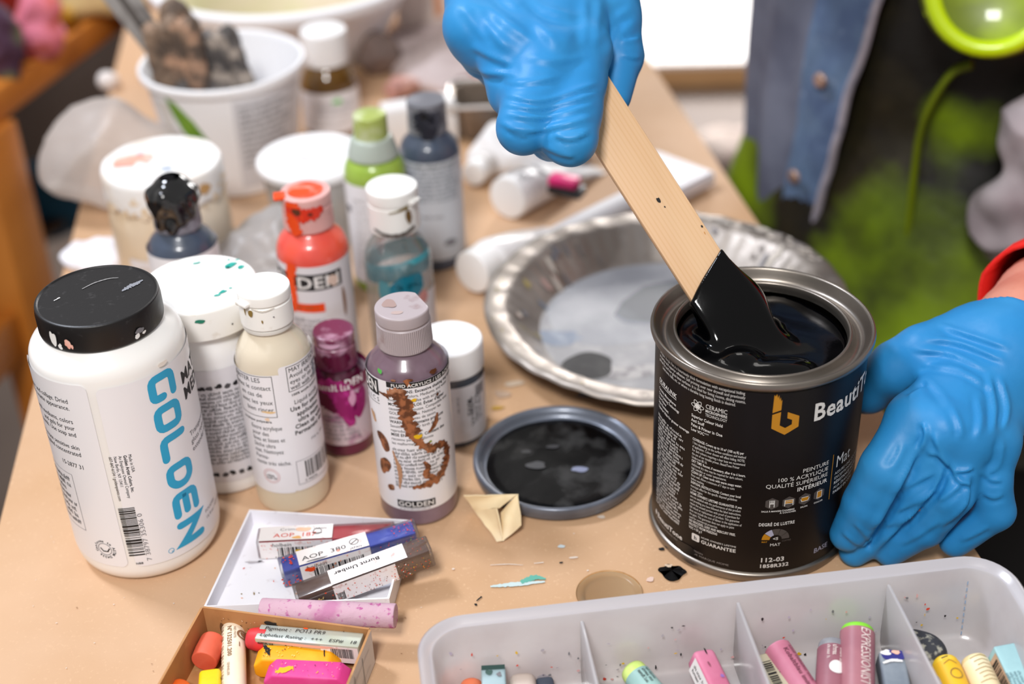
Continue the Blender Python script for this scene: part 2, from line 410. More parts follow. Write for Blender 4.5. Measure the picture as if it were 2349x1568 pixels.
# ------------------------------------------------------------------ paint can, paint
def build_can():
    c = thing('paint_can', 'open round metal paint can with black printed label, full of glossy black paint', 'paint can', (.124, .5915, 0))
    c.rotation_euler.z = face_rz(.124, .5915)
    silver = M('tin_plate', '#938b83', .36, metal=.95, noise=(30, '#7f7870', .4, .7)); dark = M('can_black_print', '#0b0708', .38, spec=.3, noise=(9, '#150f0d', .4, .7))
    prof = fillet([(0, .002), (.050, .002), (.0535, .0, .001), (.0542, .002, .001), (.0535, .0048, .001), (.0521, .0055), (.0521, .1175), (.0528, .1185), (.0545, .1195, .001), (.0553, .1215, .0012), (.0545, .1238, .0012), (.0530, .1236, .0008), (.0520, .1215, .001), (.0500, .1172, .002), (.0465, .1168, .002), (.0445, .1195, .001), (.0437, .1212, .001), (.0424, .1210, .0008), (.0419, .119, .001), (.0419, .1160), (.0510, .1140), (.0514, .004), (0, .004)])
    link('body', lathe(prof, 128), c, silver)
    A = Art(); A.rect(-164, 6, 164, 117.3, dark, 0)
    W = M('can_white_print', '#d9d6d2', .45); O = M('can_amber_print', '#b97d12', .4); HEX = M('can_grey_print', '#4b4542', .45); G2 = M('can_mid_grey_print', '#857f7c', .45); LAV = M('can_pale_print', '#a9a8bd', .45)
    # logo
    A.poly([(7.7, 106.0), (11.7, 107.6), (11.8, 113.6), (11.3, 112.6), (11.0, 115.0), (10.6, 113.4), (10.2, 116.3), (9.7, 114.6), (9.2, 116.9), (8.6, 115.6), (8.0, 116.4)], O)
    A.poly([(7.7, 105.0), (7.7, 97), (14.2, 93), (20.7, 97), (20.7, 103.2), (14.9, 106.2), (14.9, 102.6), (17.3, 101.4), (17.3, 98.8), (14.2, 97.0), (11.5, 98.7), (11.7, 106.5)], O)
    fit(A, '*BeautiTone', 28, 98.2, 9.6, 61, W)
    for t, v in (('PEINTURE', 67.8), ('100 % ACRYLIQUE', 64.2), ('QUALITÉ SUPÉRIEURE', 60.6), ('*INTÉRIEUR', 56.8)):
        A.text(t.lstrip('*'), 40.6, v, 2.35, W, bold=t[0] == '*', align='R', sx=1.0)
    A.rect(43.3, 44, 43.75, 72, O); A.text('Mat', 46, 62.5, 7.0, W, sx=.8)
    for i, t in enumerate(('ASSURE UNE COUVRANCE', 'EXCEPTIONNELLE AVEC', 'RÉSISTANCE ACCRUE', 'AUX ÉRAFLURES ET', 'FAIBLE EN COV')): A.text(t, 46, 58 - i * 3, 1.7, W, bold=i in (2, 4))
    for k, (u, cap) in enumerate(((11, 'SALLE À MANGER'), (19.4, 'CHAMBRE À COUCHER'), (27.8, 'SALON'), (36.2, 'COULOIR'))):
        v = 50.9; A.poly([(u + 3.7 * math.cos(math.radians(30 + 60 * j)), v + 3.7 * math.sin(math.radians(30 + 60 * j))) for j in range(6)], HEX, 1)
        if k == 0:
            A.rect(u - 1.3, v - .2, u + 1.3, v + .4, W, 2)
            for q in (-1.3, -.5, .2, .9): A.rect(u + q, v + .4, u + q + .4, v + 2.2, W, 2)
            A.rect(u - 1.3, v - 2.2, u - .9, v, W, 2); A.rect(u + .9, v - 2.2, u + 1.3, v, W, 2)
        elif k == 1:
            A.rect(u - 2.2, v - .6, u + 2.2, v + 1.5, O, 2)
            for q in (-.7, .5, 1.5): A.rect(u - 2.3, v + q, u + 2.3, v + q + .3, W, 3)
            A.rect(u - 2.3, v - 2, u - 1.9, v + 1.8, W, 3); A.rect(u + 1.9, v - 2, u + 2.3, v + 1.8, W, 3)
        elif k == 2:
            A.poly([(u - 1.7, v - 1), (u + 1.7, v - 1), (u + 2, v + 1.3), (u - 2, v + 1.3)], O, 2); A.stroke([(u - 2.3, v + .6), (u - 1.7, v - 1.1), (u + 1.7, v - 1.1), (u + 2.3, v + .6)], .35, W, 3); A.stroke([(u - 2, v + 1.4), (u + 2, v + 1.4)], .35, W, 3)
        else:
            A.rect(u - 1.4, v - 2, u + 1.4, v + 2.1, O, 2); A.frame(u - 1.6, v - 2.2, u + 1.6, v + 2.3, .35, W, 3)
        if k == 1: A.text('CHAMBRE', u, 45.6, .95, W, align='C', bold=True); A.text('À COUCHER', u, 44.2, .95, W, align='C', bold=True)
        else: A.text(cap, u, 45.6, .95, W, align='C', bold=True, sx=.85)
    fit(A, '*DEGRÉ DE LUSTRE', 5.3, 36.7, 1.9, 18.2, W)
    for j, m in enumerate((O, LAV, HEX, HEX, HEX)): A.disc(14.3, 27.6, 3.1, m, 1, 4, 7.0, 180 - 36 * j - 1, 180 - 36 * (j + 1) + 1)
    A.text('<5', 14.3, 27.4, 1.7, W, align='C', bold=True); A.text('MAT', 14.3, 23.4, 1.8, W, align='C'); A.text('MAT', 8.8, 25.9, .9, O, align='C', bold=True); A.text('LUSTRÉ', 20, 25.9, .9, HEX, align='C', bold=True)
    fit(A, '*112-03', 7.1, 13.0, 2.7, 12.8, W); fit(A, '*1858R332', 7.0, 9.2, 2.2, 15.4, W); A.text('BASE', 36.6, 11.8, 3.0, LAV)
    # left panel
    for i, (t, w) in enumerate((('Designer Acrylic Flat is a luxuriously thick formulation with exceptional hiding', 55), ('properties and superior adhesion. Self priming over new drywall and previously', 55.5), ('painted flat and low gloss latex surfaces. It is ideal for living rooms, dining rooms,', 56), ('bedrooms, halls, etc. or where a durable long lasting finish is desired.', 47))):
        fit(A, t, -33 - w / 2, 115.4 - i * 2.45, 1.65, w, W)
    fit(A, '*DURALINK', -60.5, 98.5, 2.4, 17.5, W, shear=.2); A.rect(-60.5, 97.4, -43, 97.8, W)
    for i, t in enumerate(('Ceramic Microspheres', 'Cross Linking Technology', 'Low Odour', 'Stain Resistant', 'Superior Hide for greater coverage')): A.text(t, -60.5, 93.6 - i * 2.7, 1.55, W, bold=True, sx=.78)
    A.greek(-60.5, 77.5, 25, 27, 2.15, 1.15, W, 11)
    for a in (0, 60, 120):
        q = [(-29 + 3.6 * math.cos(t) * math.cos(math.radians(a)) - 1.3 * math.sin(t) * math.sin(math.radians(a)), 101.3 + 3.6 * math.cos(t) * math.sin(math.radians(a)) + 1.3 * math.sin(t) * math.cos(math.radians(a))) for t in np.linspace(0, 6.283, 21)[:-1]]; A.stroke(q, .3, W, 1, True)
    A.disc(-29, 101.3, 1.3, W, 2, 8)
    fit(A, 'CERAMIC', -24.5, 102.2, 2.5, 11.3, W); fit(A, '*MICROSPHERE', -24.5, 100.0, 1.5, 11.3, W); fit(A, 'TECHNOLOGY', -24.5, 97.6, 1.7, 11.3, W)
    for i, t in enumerate(('Superior Colour Hold', 'Anti Scuff', 'Paint & Primer in One', 'Low VOC***')): A.text(t, -32.3, 94 - i * 2.75, 1.7, W, bold=True, sx=.72)
    L = ['*COVERAGE: Covers up to 10 m² (100 sq ft) per', '1 litre depending on the surface conditions and method', 'of application. Colour chosen will effect hiding. NOTE:', 'For dark colours requiring a clear base we recommend', 'the use of our tintable primer, BeautiTone Primer', 'Undercoat 80 10.', '*DRY TIME: Recoat, if necessary, after 4 to 6 hours.', 'Additional dry time may be required for dark colours,', 'high humidity or cooler temperatures.', '*CLEAN UP: Clean tools with warm soapy water.', 'Rinse well. Allow a minimum of 7 days to cure', 'before washing.', '*DISPOSAL INSTRUCTIONS: Contact your local', 'municipal office for the specific disposal guidelines', 'in your region.', "*HOME OWNER'S LIFETIME GUARANTEE: If you", 'are not satisfied with the performance of this product', 'and providing you have followed the label instructions,', 'return the unused portion with proof of purchase for', 'full refund or replacement of product. This guarantee', 'does not include the cost of labour in the application of', 'the paint. This guarantee does not apply to paint', 'used for commercial properties.', '*NO BIOCIDES, LEAD AND MERCURY FREE.', '*PROTECT FROM FREEZING', '**VOC < 50 g /l']
    for i, t in enumerate(L): A.text(t.lstrip('*'), -31, 80.4 - i * 2.24, 1.5, W, bold=t[0] == '*', sx=.56 if t[0] != '*' else .58)
    A.rrect(-29, 17.6, -24.4, 22.2, .8, W, 1); A.text('h', -26.7, 18.6, 2.4, dark, bold=True, align='C', layer=2)
    fit(A, "HOME OWNER'S LIFETIME", -23.5, 21.2, 1.1, 18.6, W); fit(A, '*GUARANTEE', -23.5, 18.0, 2.1, 18.6, W)
    A.blob(-60.2, 14.4, .9, 1.6, W, 3, layer=1); fit(A, '*BeautiTone', -58, 13, 3.0, 23, W)
    fit(A, 'HOME HARDWARE PRODUCTS DIVISION', -60, 10.2, 1.2, 38, G2); fit(A, 'PRODUIT DE MARQUE HOME', -38, 8.2, 1.2, 30, G2)
    A.blob(-34.5, 9.2, 6, 3.4, BLKM, 8, .4)
    A.build('label', cylmap(.05215), c, slices=4.0)
    return c
can = build_can()

# stirring stick and wet paint
_T = PD(1398, 290, .716); _B = PD(1672, 716, .708); SAX = (_B - _T).normalized()
_w = Vector(RC @ np.array([.82, -.573, .16])); SW = (_w - SAX * _w.dot(SAX)).normalized(); SN = SAX.cross(SW)
if SN.dot(Vector(CAM) - _T) < 0: SN = -SN
def build_stick():
    wood = M('pine_wood', '#d9b189', .55, wave=('X', 140, '#d2a779', 4.0, .5), stretch=(1, .025, 1), noise=(40, '#e2c29d', .42, .7), noise2=(25, '#cda078', .6, .8), bump=(60, .1, .0005))
    knot = BLKM
    s = thing('stirring_stick', 'flat pale pine stirring stick held in blue glove, lower end coated in black paint', 'stir stick', _T)
    rot = Matrix((SW, -SAX, SN)).transposed(); s.rotation_euler = rot.to_euler()
    L0, L1 = -.062, (_B - _T).length + .038
    bm = rbox(.0268, L1 - L0, .0042, .0009, 2, False); bmesh.ops.translate(bm, vec=(0, -(L0 + L1) / 2, 0), verts=bm.verts)
    A = Art(); A.blob(0, -45, .9, 1.5, knot, 4, .6, layer=1); A.blob(1.0, -49.5, .35, .5, knot, 6, layer=1); A.blob(11.6, -67.5, .5, .7, knot, 7, layer=1); A.blob(11.0, -71, .3, .9, M('amber_grain_mark', '#c08a4e', .6), 9, layer=1)
    link('blade', bm2me(bm), s, wood)
    A.build('paint_speck', planemap((0, 0, .0021), (1, 0, 0), (0, 1, 0), .00005), s)
    # wet black paint climbing the blade, one body with the surface of the paint in the can
    cc = Vector((.124, .5915, .1142)); h = .0008
    S = SDF((cc.x - .046, cc.y - .046, .098), (cc.x + .046, cc.y + .046, .166), h); sl, (X, Y, Z) = S.grid((-9, -9, -9), (9, 9, 9))
    rr = np.sqrt((X - cc.x) ** 2 + (Y - cc.y) ** 2); an = np.arctan2(Y - cc.y, X - cc.x)
    rip = .0005 * np.sin((X - cc.x) * 120 + 1.2 * np.sin((Y - cc.y) * 90)) + .0003 * np.sin((Y - cc.y) * 160 + (X - cc.x) * 60)
    slab = np.maximum(Z - (cc.z + rip), rr - .0417); slab = np.maximum(slab, .1075 - Z); S.add(slab, sl, 0)
    P = np.stack(np.broadcast_arrays(X, Y, Z), -1) - np.array(_T); lx, ly, lz = P @ np.array(SW), P @ np.array(SAX), P @ np.array(SN)
    q = np.stack([np.abs(lx) - .0133, np.abs(lz) - .0026], -1); box = np.linalg.norm(np.maximum(q, 0), axis=-1) + np.minimum(q.max(-1), 0) - .0009
    box = np.maximum(box, (.0895 - ly - lx * .55) * .85)
    box = np.maximum(box, .1075 - Z); S.add(box.astype(np.float32), sl, .009)
    base = _T + SAX * ((_B - _T).length - .004)
    S.ell(base + SW * .005 - SN * .002 + SAX * .004, (.016, .0155, .006), .012, np.array(Matrix((SAX, SW, SN)).transposed()))
    S.ell(Vector((cc.x + .003, cc.y - .026, .1138)), (.011, .0045, .0022), .006); S.ell(Vector((cc.x - .012, cc.y - .017, .1138)), (.007, .005, .0034), .006)
    V, Q = S.mesh(); V = relax(V, Q, 4)
    # nothing of it may leave the can's mouth
    r = np.hypot(V[:, 0] - cc.x, V[:, 1] - cc.y); low = (V[:, 2] < .121) & (r > .0413); f = np.where(low, .0413 / r, 1); V[:, 0] = cc.x + (V[:, 0] - cc.x) * f; V[:, 1] = cc.y + (V[:, 1] - cc.y) * f
    inv = (Matrix.Translation(can.location) @ can.rotation_euler.to_matrix().to_4x4()).inverted()
    V = np.array([inv @ Vector(v) for v in V])
    link('black_paint', np_mesh(V, Q), can, M('wet_black_paint', '#020203', .09, spec=.32, bump=(60, .06, .002)), ang=180)
build_stick()

# lid of the can lying on the paper
def build_lid():
    x, y = .0236, .6398; t = thing('paint_can_cover', 'round paint can lid with a grey rim lying inner face up, smeared with black paint', 'lid', (x, y, 0), face_rz(x, y))
    met = M('lid_grey_metal', '#6e7480', .34, metal=.35, coat=.2, noise=(40, '#585d68', .4, .7))
    prof = fillet([(0, .0012), (.0445, .0012), (.0465, .0006, .0006), (.0478, .0012, .0006), (.0488, .006, .002), (.0484, .0085, .001), (.0470, .0092, .001), (.0448, .0078, .002), (.0432, .0048, .002), (.0415, .0034, .001), (0, .0032)])
    link('rim', lathe(prof, 96), t, met)
    blk = M('lid_wet_black_paint', '#030304', .24, spec=.22, noise=(45, '#343434', .5, .66), bump=(70, .25, .002))
    def fn(th, r, z): return r * (1 + (.012 * math.sin(5 * th + 1) if r > .03 else 0)), z
    link('black_paint', lathe([(0, .0041), (.02, .0042), (.036, .0041), (.0405, .0040), (.0418, .0033)], 96, fn=fn), t, blk)
    A = Art(); 
    for (u, v, a, b, s) in ((-19, 9, 3, 1.6, 1), (-3, 13, 3.6, 1.6, 2), (11, -8, 4.4, 2.6, 3), (-12, -3, 6, 3, 5)): A.blob(u, v, a, b, [M('lid_grey_skin', '#3b3b3e', .4), M('lid_pale_drip', '#8187a0', .3)][s == 3], s, .5)
    A.build('skin_stain', planemap((0, 0, .0042), (1, 0, 0), (0, 1, 0)), t)
build_lid()

# ------------------------------------------------------------------ flip caps
def flip_cap(parent, z0, r, h, mat, rib=None, top_cut=None, tab=True, name='cap'):
    """two-tier flip-top cap: ribbed skirt, groove, overhanging lid with an optional flat cut and thumb tab"""
    zl = z0 + h * .68; ribs = (z0 + .001, zl - .0015, 0, rib) if rib else None
    sk = fillet([(r * .55, z0), (r, z0, .0008), (r * 1.0, z0 + .0012), (r * .99, zl - .0012), (r * .95, zl - .0006), (r * .95, zl + .0002), (r * .5, zl + .0002)])
    cp = link(name, lathe(sk, 160 if rib else 64, rib=ribs), parent, mat)
    def fn(t, rr, z):
        if top_cut is not None and rr > r * .3:
            c = math.cos(t - top_cut[0]); lim = r * top_cut[1]
            if c > 0 and rr * c > lim: rr = lim / c
        return rr, z
    ld = fillet([(r * .6, zl + .0004), (r * 1.0, zl + .0004, .0006), (r * 1.0, z0 + h, .0012), (r * .8, z0 + h), (r * .4, z0 + h - .0004), (0, z0 + h - .0004)])
    link('flip_lid', lathe(ld, 96, fn=fn if top_cut is not None else None), cp, mat)
    if tab is not False:
        a = tab if tab is not True else 2.2
        bm = rbox(.008, .004, .0022, .0008); R = Matrix.Rotation(a, 4, 'Z'); bmesh.ops.translate(bm, vec=(0, -r - .0006, zl + .0010), verts=bm.verts); bmesh.ops.transform(bm, matrix=R, verts=bm.verts)
        link('thumb_tab', bm2me(bm), cp, mat)

# ------------------------------------------------------------------ big bottle, black cap
def big_bottle():
    x, y = -.2003, .5949; b = thing('acrylic_medium_bottle', 'large white plastic bottle with black screw cap and sky blue lettering running down', 'bottle', (x, y, 0), face_rz(x, y))
    body = M('natural_white_bottle', '#f0edea', .3, sss=.2, coat=.2)
    link('body', lathe(fillet([(0, .002), (.026, .002), (.0345, 0, .003), (.0380, .006, .006), (.0382, .02, .01), (.0382, .122, .012), (.0372, .131, .004), (.0295, .1375, .004), (.0275, .1395), (.0275, .148), (0, .148)]), 96), b, body)
    cap = M('black_cap_plastic', '#151314', .38, noise=(240, '#2c2a2b', .62, .7), bump=(500, .08, .0005))
    link('cap', lathe(fillet([(.0272, .1385), (.0298, .1385, .0006), (.0300, .1400), (.0300, .1490), (.0296, .1528, .0014), (.0285, .1531), (.0278, .1525), (0, .1525)]), 200, rib=(.1398, .1492, 0, .00022)), b, cap)
    A = Art(); A.smear([(-6, 9), (0, 12.5), (7, 14), (12, 13)], [.5, .8, .7, .4], M('cap_pale_scratch', '#8f8d8d', .5), 1, 1); A.smear([(12, -1), (16, 2), (20, 4), (23, 6)], [1, 2.8, 2.2, .8], M('cap_grey_smear', '#85878f', .45), 2, 1, .6)
    A.smear([(-20, 3), (-17, 5)], [.7, .9], M('cap_white_fleck', '#cfcdcc', .5), 3, 1, .6, 8)
    A.build('paint_stain', planemap((0, 0, .1525), (1, 0, 0), (0, 1, 0), .00015), b)
    A = Art()
    for i, (u, v, a, c, m) in enumerate(((-19, 144, 1.4, 2.6, PINKM), (-27, 145, 2, 4, WHM), (-23, 142, 1.2, 1.4, WHM), (-16.5, 142.5, .7, 1.2, PINKM), (16, 144, 2.6, 1.3, GRYI), (14, 141.5, 1.2, 1.4, WHM), (18.5, 142.0, 1.0, .8, WHM))): A.blob(u, v, a, c, m, i + 3, .7)
    A.build('paint_speck', cylmap(.0301), b, slices=3)
    A = Art(); A.rrect(-10.6, 12, 66, 123.5, 3.5, LABEL); A.rrect(-66, 12, -14.6, 126, 3.5, LABEL)
    A.blob(24, 126, 3, 1.2, M('label_yellow_stain', '#f0e8de', .5), 4, .5, layer=1)
    # lettering running downwards, tops to the right
    T = lambda px_, py_, k: (13.4 + 2.2 + py_ * 12.2, 122.3 - 2.2 - k * 18.05 - px_ * 11.4)
    glyphs = [[([(1, .96), (1, 1), (0, 1), (0, 0), (1, 0), (1, .45)][1:], False)], [([(0, 0), (1, 0), (1, 1), (0, 1)], True)], [([(0, 1), (0, 0), (1, 0)], False)], [([(0, 0), (.72, 0), (1, .28), (1, .72), (.72, 1), (0, 1)], True)], [([(1, 1), (0, 1), (0, 0), (1, 0)], False), ([(0, .5), (.92, .5)], False)], [([(0, 0), (0, 1), (1, 0), (1, 1)], False)]]
    for k, gs in enumerate(glyphs):
        for P, cl in gs:
            Q = [T(a, c, k) for a, c in P]; A.stroke(Q, 4.3, BLUEINK, 1, cl, 3.6 if k not in (5,) else 0)
            if not cl:
                for e in (Q[0], Q[-1]): A.disc(e[0], e[1], 2.08, BLUEINK, .6, 16)
    A.text('MATTE', 34.6, 107, 6.6, INK, bold=True); A.text('MEDIUM', 34.6, 97.6, 6.6, INK, bold=True)
    for i, t in enumerate(('Transparent matte', 'gloss reducing', 'extender for acrylics')): A.text(t, 33, 76 - i * 4.6, 2.9, GRYI)
    for i, t in enumerate(('FOUO/05', '16 fl oz / 473 mL')): A.text(t, 33, 26 - i * 4, 1.9, GRYI)
    for i, t in enumerate(('Made in USA', '*Golden Artist Colors, Inc.', 'An Employee Owned Company', 'New Berlin, NY 13411', '607-847-6154 / goldenpaints.com')): A.text(t.lstrip('*'), -2.2 - i * 2.35, 83.5, 1.55, INK, bold=t[0] == '*', rot=-90, sx=.9)
    A.barcode(-13, 19.5, -4.9, 51, INK, 5, horiz=False); A.text('7 38797 35306 0', -2.2, 15, 2.4, GRYI, rot=90, sx=1.3); A.text('NBB', -10.5, 13.6, 1.3, INK, bold=True)
    A.disc(8.2, 17.3, 1.35, BLUEINK, 1, 16, 1.65); A.text('R', 8.2, 16.6, 1.4, BLUEINK, align='C', rot=-90)
    for i, t in enumerate(('paper and collage. Dried', 'film has a matte appearance.', '', 'with mediums, colors', 'and gels for your', 'needs. Use soap and', '', 'may irritate sensitive skin', 'if applied concentrated', '', '15-2877 31')):
        A.text(t, -25.5, 114.5 - i * 4.0, 2.6, INK, align='R', sx=.85)
    A.frame(-62, 32, -35.3, 68.5, .25, GRYI)
    A.greek(-60, 63, 23, 8, 4, 1.9, INK, 21)
    A.disc(-25.5, 23, 3.6, GRYI, 1, 20, 3.95); A.stroke([(-28, 23.5), (-26.5, 21.5), (-24, 21.7), (-22.6, 24)], .7, INK, 1)
    for q, t in enumerate('Conforms to ASTM D4236 '): 
        a = math.radians(200 - q * 15.5); A.text(t, -25.5 + 4.6 * math.cos(a), 23 + 4.6 * math.sin(a), 1.5, INK, bold=True, align='C', rot=math.degrees(a) - 90)
    A.build('label', cylmap(.0382), b, slices=2.5)
big_bottle()

# ------------------------------------------------------------------ tub with teal flecked lid
def teal_lid_tub():
    x, y = -.1660, .6563; b = thing('medium_tub', 'white plastic tub with white screw lid flecked with teal paint behind cream bottle', 'tub', (x, y, 0), face_rz(x, y))
    link('body', lathe(fillet([(0, .001), (.026, .001), (.0283, .0, .002), (.0290, .004, .003), (.0290, .092, .008), (.0272, .099, .003), (.0272, .106), (0, .106)]), 80), b, WHITEP)
    link('lid', lathe(fillet([(.027, .1035), (.0312, .1035, .0008), (.0312, .1205, .0016), (.0298, .1218, .001), (.0275, .1212), (0, .1212)]), 96), b, WHITEC)
    A = Art()
    for i, (u, v, a, c, r) in enumerate(((20, 14, 3.6, 2.2, 40), (24, 9, 2.2, 1.4, 60), (17, 11, 1.2, .8, 0), (22.5, 18, 1.3, .7, 20), (1, 22, 2.2, .9, 10), (12, -13, 2.4, 1.1, 30), (9.5, -16, 1.8, .9, 20), (16, -11, 1, .6, 10), (18, 20, .8, .6, 0))): A.blob(u, v, a, c, TEALM, i, .8, rot=r)
    A.build('teal_paint', planemap((0, 0, .1213), (1, 0, 0), (0, 1, 0), .0001), b)
    A = Art(); A.blob(-3, 116.5, 2.4, 1.2, M('dark_teal_mark', '#1f7a63', .4), 3, .6); A.blob(14, 110, .5, .4, INK, 2); A.build('teal_speck', cylmap(.0312), b, slices=3)
    A = Art(); A.rrect(-32, 9, 50, 84, 1, LABEL2)
    dk = M('tub_dark_print', '#4b484b', .5)
    for i in range(19): A.greek(-16, 68 - i * 2.55, 46, 1, 2.5, 1.5, dk if i % 4 else INK, 31 + i, ragged=.1)
    for k, v in ((1, 73), (2, 15)):
        for q in range(9): A.blob(-13 + q * 4.6, v, 1.7, 1.4, INK if q % 2 else dk, 40 + q * k, .9)
    A.stroke([(-19, 86), (-20, 82), (-19.4, 78)], .35, GRYI, 1)
    A.build('label', cylmap(.0290), b, slices=2.5)
teal_lid_tub()

# ------------------------------------------------------------------ cream bottle
def cream_bottle():
    x, y = -.1262, .6285; b = thing('cream_acrylic_bottle', 'bottle of cream acrylic paint with white flip-top cap, beside black-capped bottle', 'bottle', (x, y, 0), face_rz(x, y))
    cream = M('cream_paint', '#dccdb4', .35, coat=.2, sss=.1); clear = M('cream_filmed_plastic', '#d9cdb8', .2, coat=.5, noise=(40, '#cdbb9d', .55, .7))
    link('cream_paint', lathe(fillet([(0, .001), (.0185, 0, .001), (.0200, .0008, .001), (.0203, .004, .003), (.0203, .0885), (.0190, .0885), (0, .0885)]), 72), b, cream)
    link('body', lathe(fillet([(.02045, .086), (.0203, .092, .006), (.0186, .1005, .004), (.0118, .1095, .004), (.0113, .116)]), 72), b, clear)
    link('collar', lathe(fillet([(.0112, .1115), (.0132, .112, .0006), (.0132, .1145, .0006), (.0112, .1147)]), 64), b, M('collar_plastic', '#d9d6d0', .3))
    flip_cap(b, .1150, .0138, .0200, WHITEC, tab=-.9)
    A = Art(); A.smear([(-8, 129), (-2, 127.5), (4, 128.6)], [.5, .9, .4], M('cap_torn_edge', '#d9d4cb', .5), 4, 1); A.blob(-8.5, 125.5, 1.2, 2.1, OCHRE, 2, .5); A.blob(-12, 127, .4, 2.8, OCHRE, 3); A.blob(-3, 121.5, .4, 1.0, OCHRE, 4, .6); A.blob(3, 123.6, .5, .3, GRYI, 5)
    A.build('paint_speck', cylmap(.0139), b, slices=2)
    A = Art(); A.rrect(-58, 15, 1.5, 92.5, 1.5, LABEL); A.rrect(1.0, 15.5, 40, 97, 2, LABEL, 1)
    A.frame(-26, 66, -2.6, 92, .3, INK)
    for i, t in enumerate(('IRRITER LES', 'Évitez le contact', 'en cas de', 'avec les yeux', 'bien rincer')): A.text(t, -4.0 if i in (1, 3, 4) else -9, 88 - i * 4.6, 2.7, INK, align='R', sx=.9)
    A.blob(-8, 69.5, 3.4, .7, M('label_amber_stain', '#e9c48c', .5), 3, .8); A.blob(-8, 65, 1.4, .9, M('label_peach_stain', '#f0d2b4', .5), 5, .6)
    fit(A, '*acrylique polymère', -24, 62.4, 1.4, 18, INK)
    for i, t in enumerate(('Encre acrylique', 'pour des', 'fines et lisses et', 'Sèche ultra', 'mat. Nettoyez', 'Perma-', 'nente très sèche.')): A.text(t, -19, 57.5 - i * 3.9, 2.6, INK, align='L', sx=.75)
    for q, rr in ((0, 4.6), (1, 3.6)): A.disc(-11, 26.5, rr, M('seal_red', '#c98a86', .5), 1, 20, rr + .25)
    A.greek(-14, 26, 6, 2, 1.6, 1, INK, 8)
    A.frame(5, 80.5, 45, 96, .3, INK, 2)
    for i, t in enumerate(('MAY IRRITATE', 'Avoid eye contact', 'eyes or on skin', 'well with water')): A.text(t, 6.2, 92.3 - i * 3.6, 2.6, INK, sx=.9, layer=2)
    fit(A, '*100% acrylic polymer', 6, 77.5, 1.4, 20, INK, layer=2)
    for i, t in enumerate(('Liquid acrylic', 'Use for smooth', 'application.', 'ultra matte', 'Clean up with', 'Permanent dry')): A.text(t, 16, 72 - i * 3.9, 2.6, INK, bold=i not in (0,), align='C', layer=2, sx=.9)
    A.text('PW 6, PW 7', 14, 45, 1.8, GRYI, layer=2)
    A.frame(3.2, 19.5, 34, 35.5, .25, GRYI, 2); A.barcode(8, 23, 30, 34, INK, 9); A.text('0 94376', 7, 20.5, 1.6, INK, layer=2)
    A.blob(24.5, 86, 1.2, 5, M('label_slate_smudge', '#8d97a3', .5), 7, .6, layer=3)
    A.build('label', cylmap(.0204), b, slices=2)
cream_bottle()

# ------------------------------------------------------------------ fluid acrylic bottles
def fluid_bottle(name, label, x, y, paint, capmat, R=.0213, H=.128, capr=.0141, extra=None, art=None, tab=2.2, cut=None, labelmat=None, rib=.0006, coat=.5, ztop=None, labz=(11.5, 95), cap=True, group=None):
    b = thing(name, label, 'bottle', (x, y, 0), face_rz(x, y), group)
    zs = H - .0315
    link('body', lathe(fillet([(0, .001), (R - .004, .001), (R - .0012, 0, .001), (R, .002, .002), (R, zs - .004, .005), (R - .0025, zs + .002, .002), (R * .60, zs + .008, .002), (R * .58, zs + .012), (0, zs + .012)]), 72), b, M(name + '_plastic', paint, .3, coat=coat, sss=.08, noise=(26, extra or paint, .45, .7)))
    if cap: flip_cap(b, zs + .0095, capr, H - zs - .0095, capmat, rib=rib, tab=tab, top_cut=cut)
    A = Art(); A.rect(-R * 1000 * 3.05, labz[0], R * 1000 * 3.05, labz[1], labelmat or LABEL, 0)
    if art: art(A, b)
    A.build('label', cylmap(R), b, slices=2)
    return b, zs

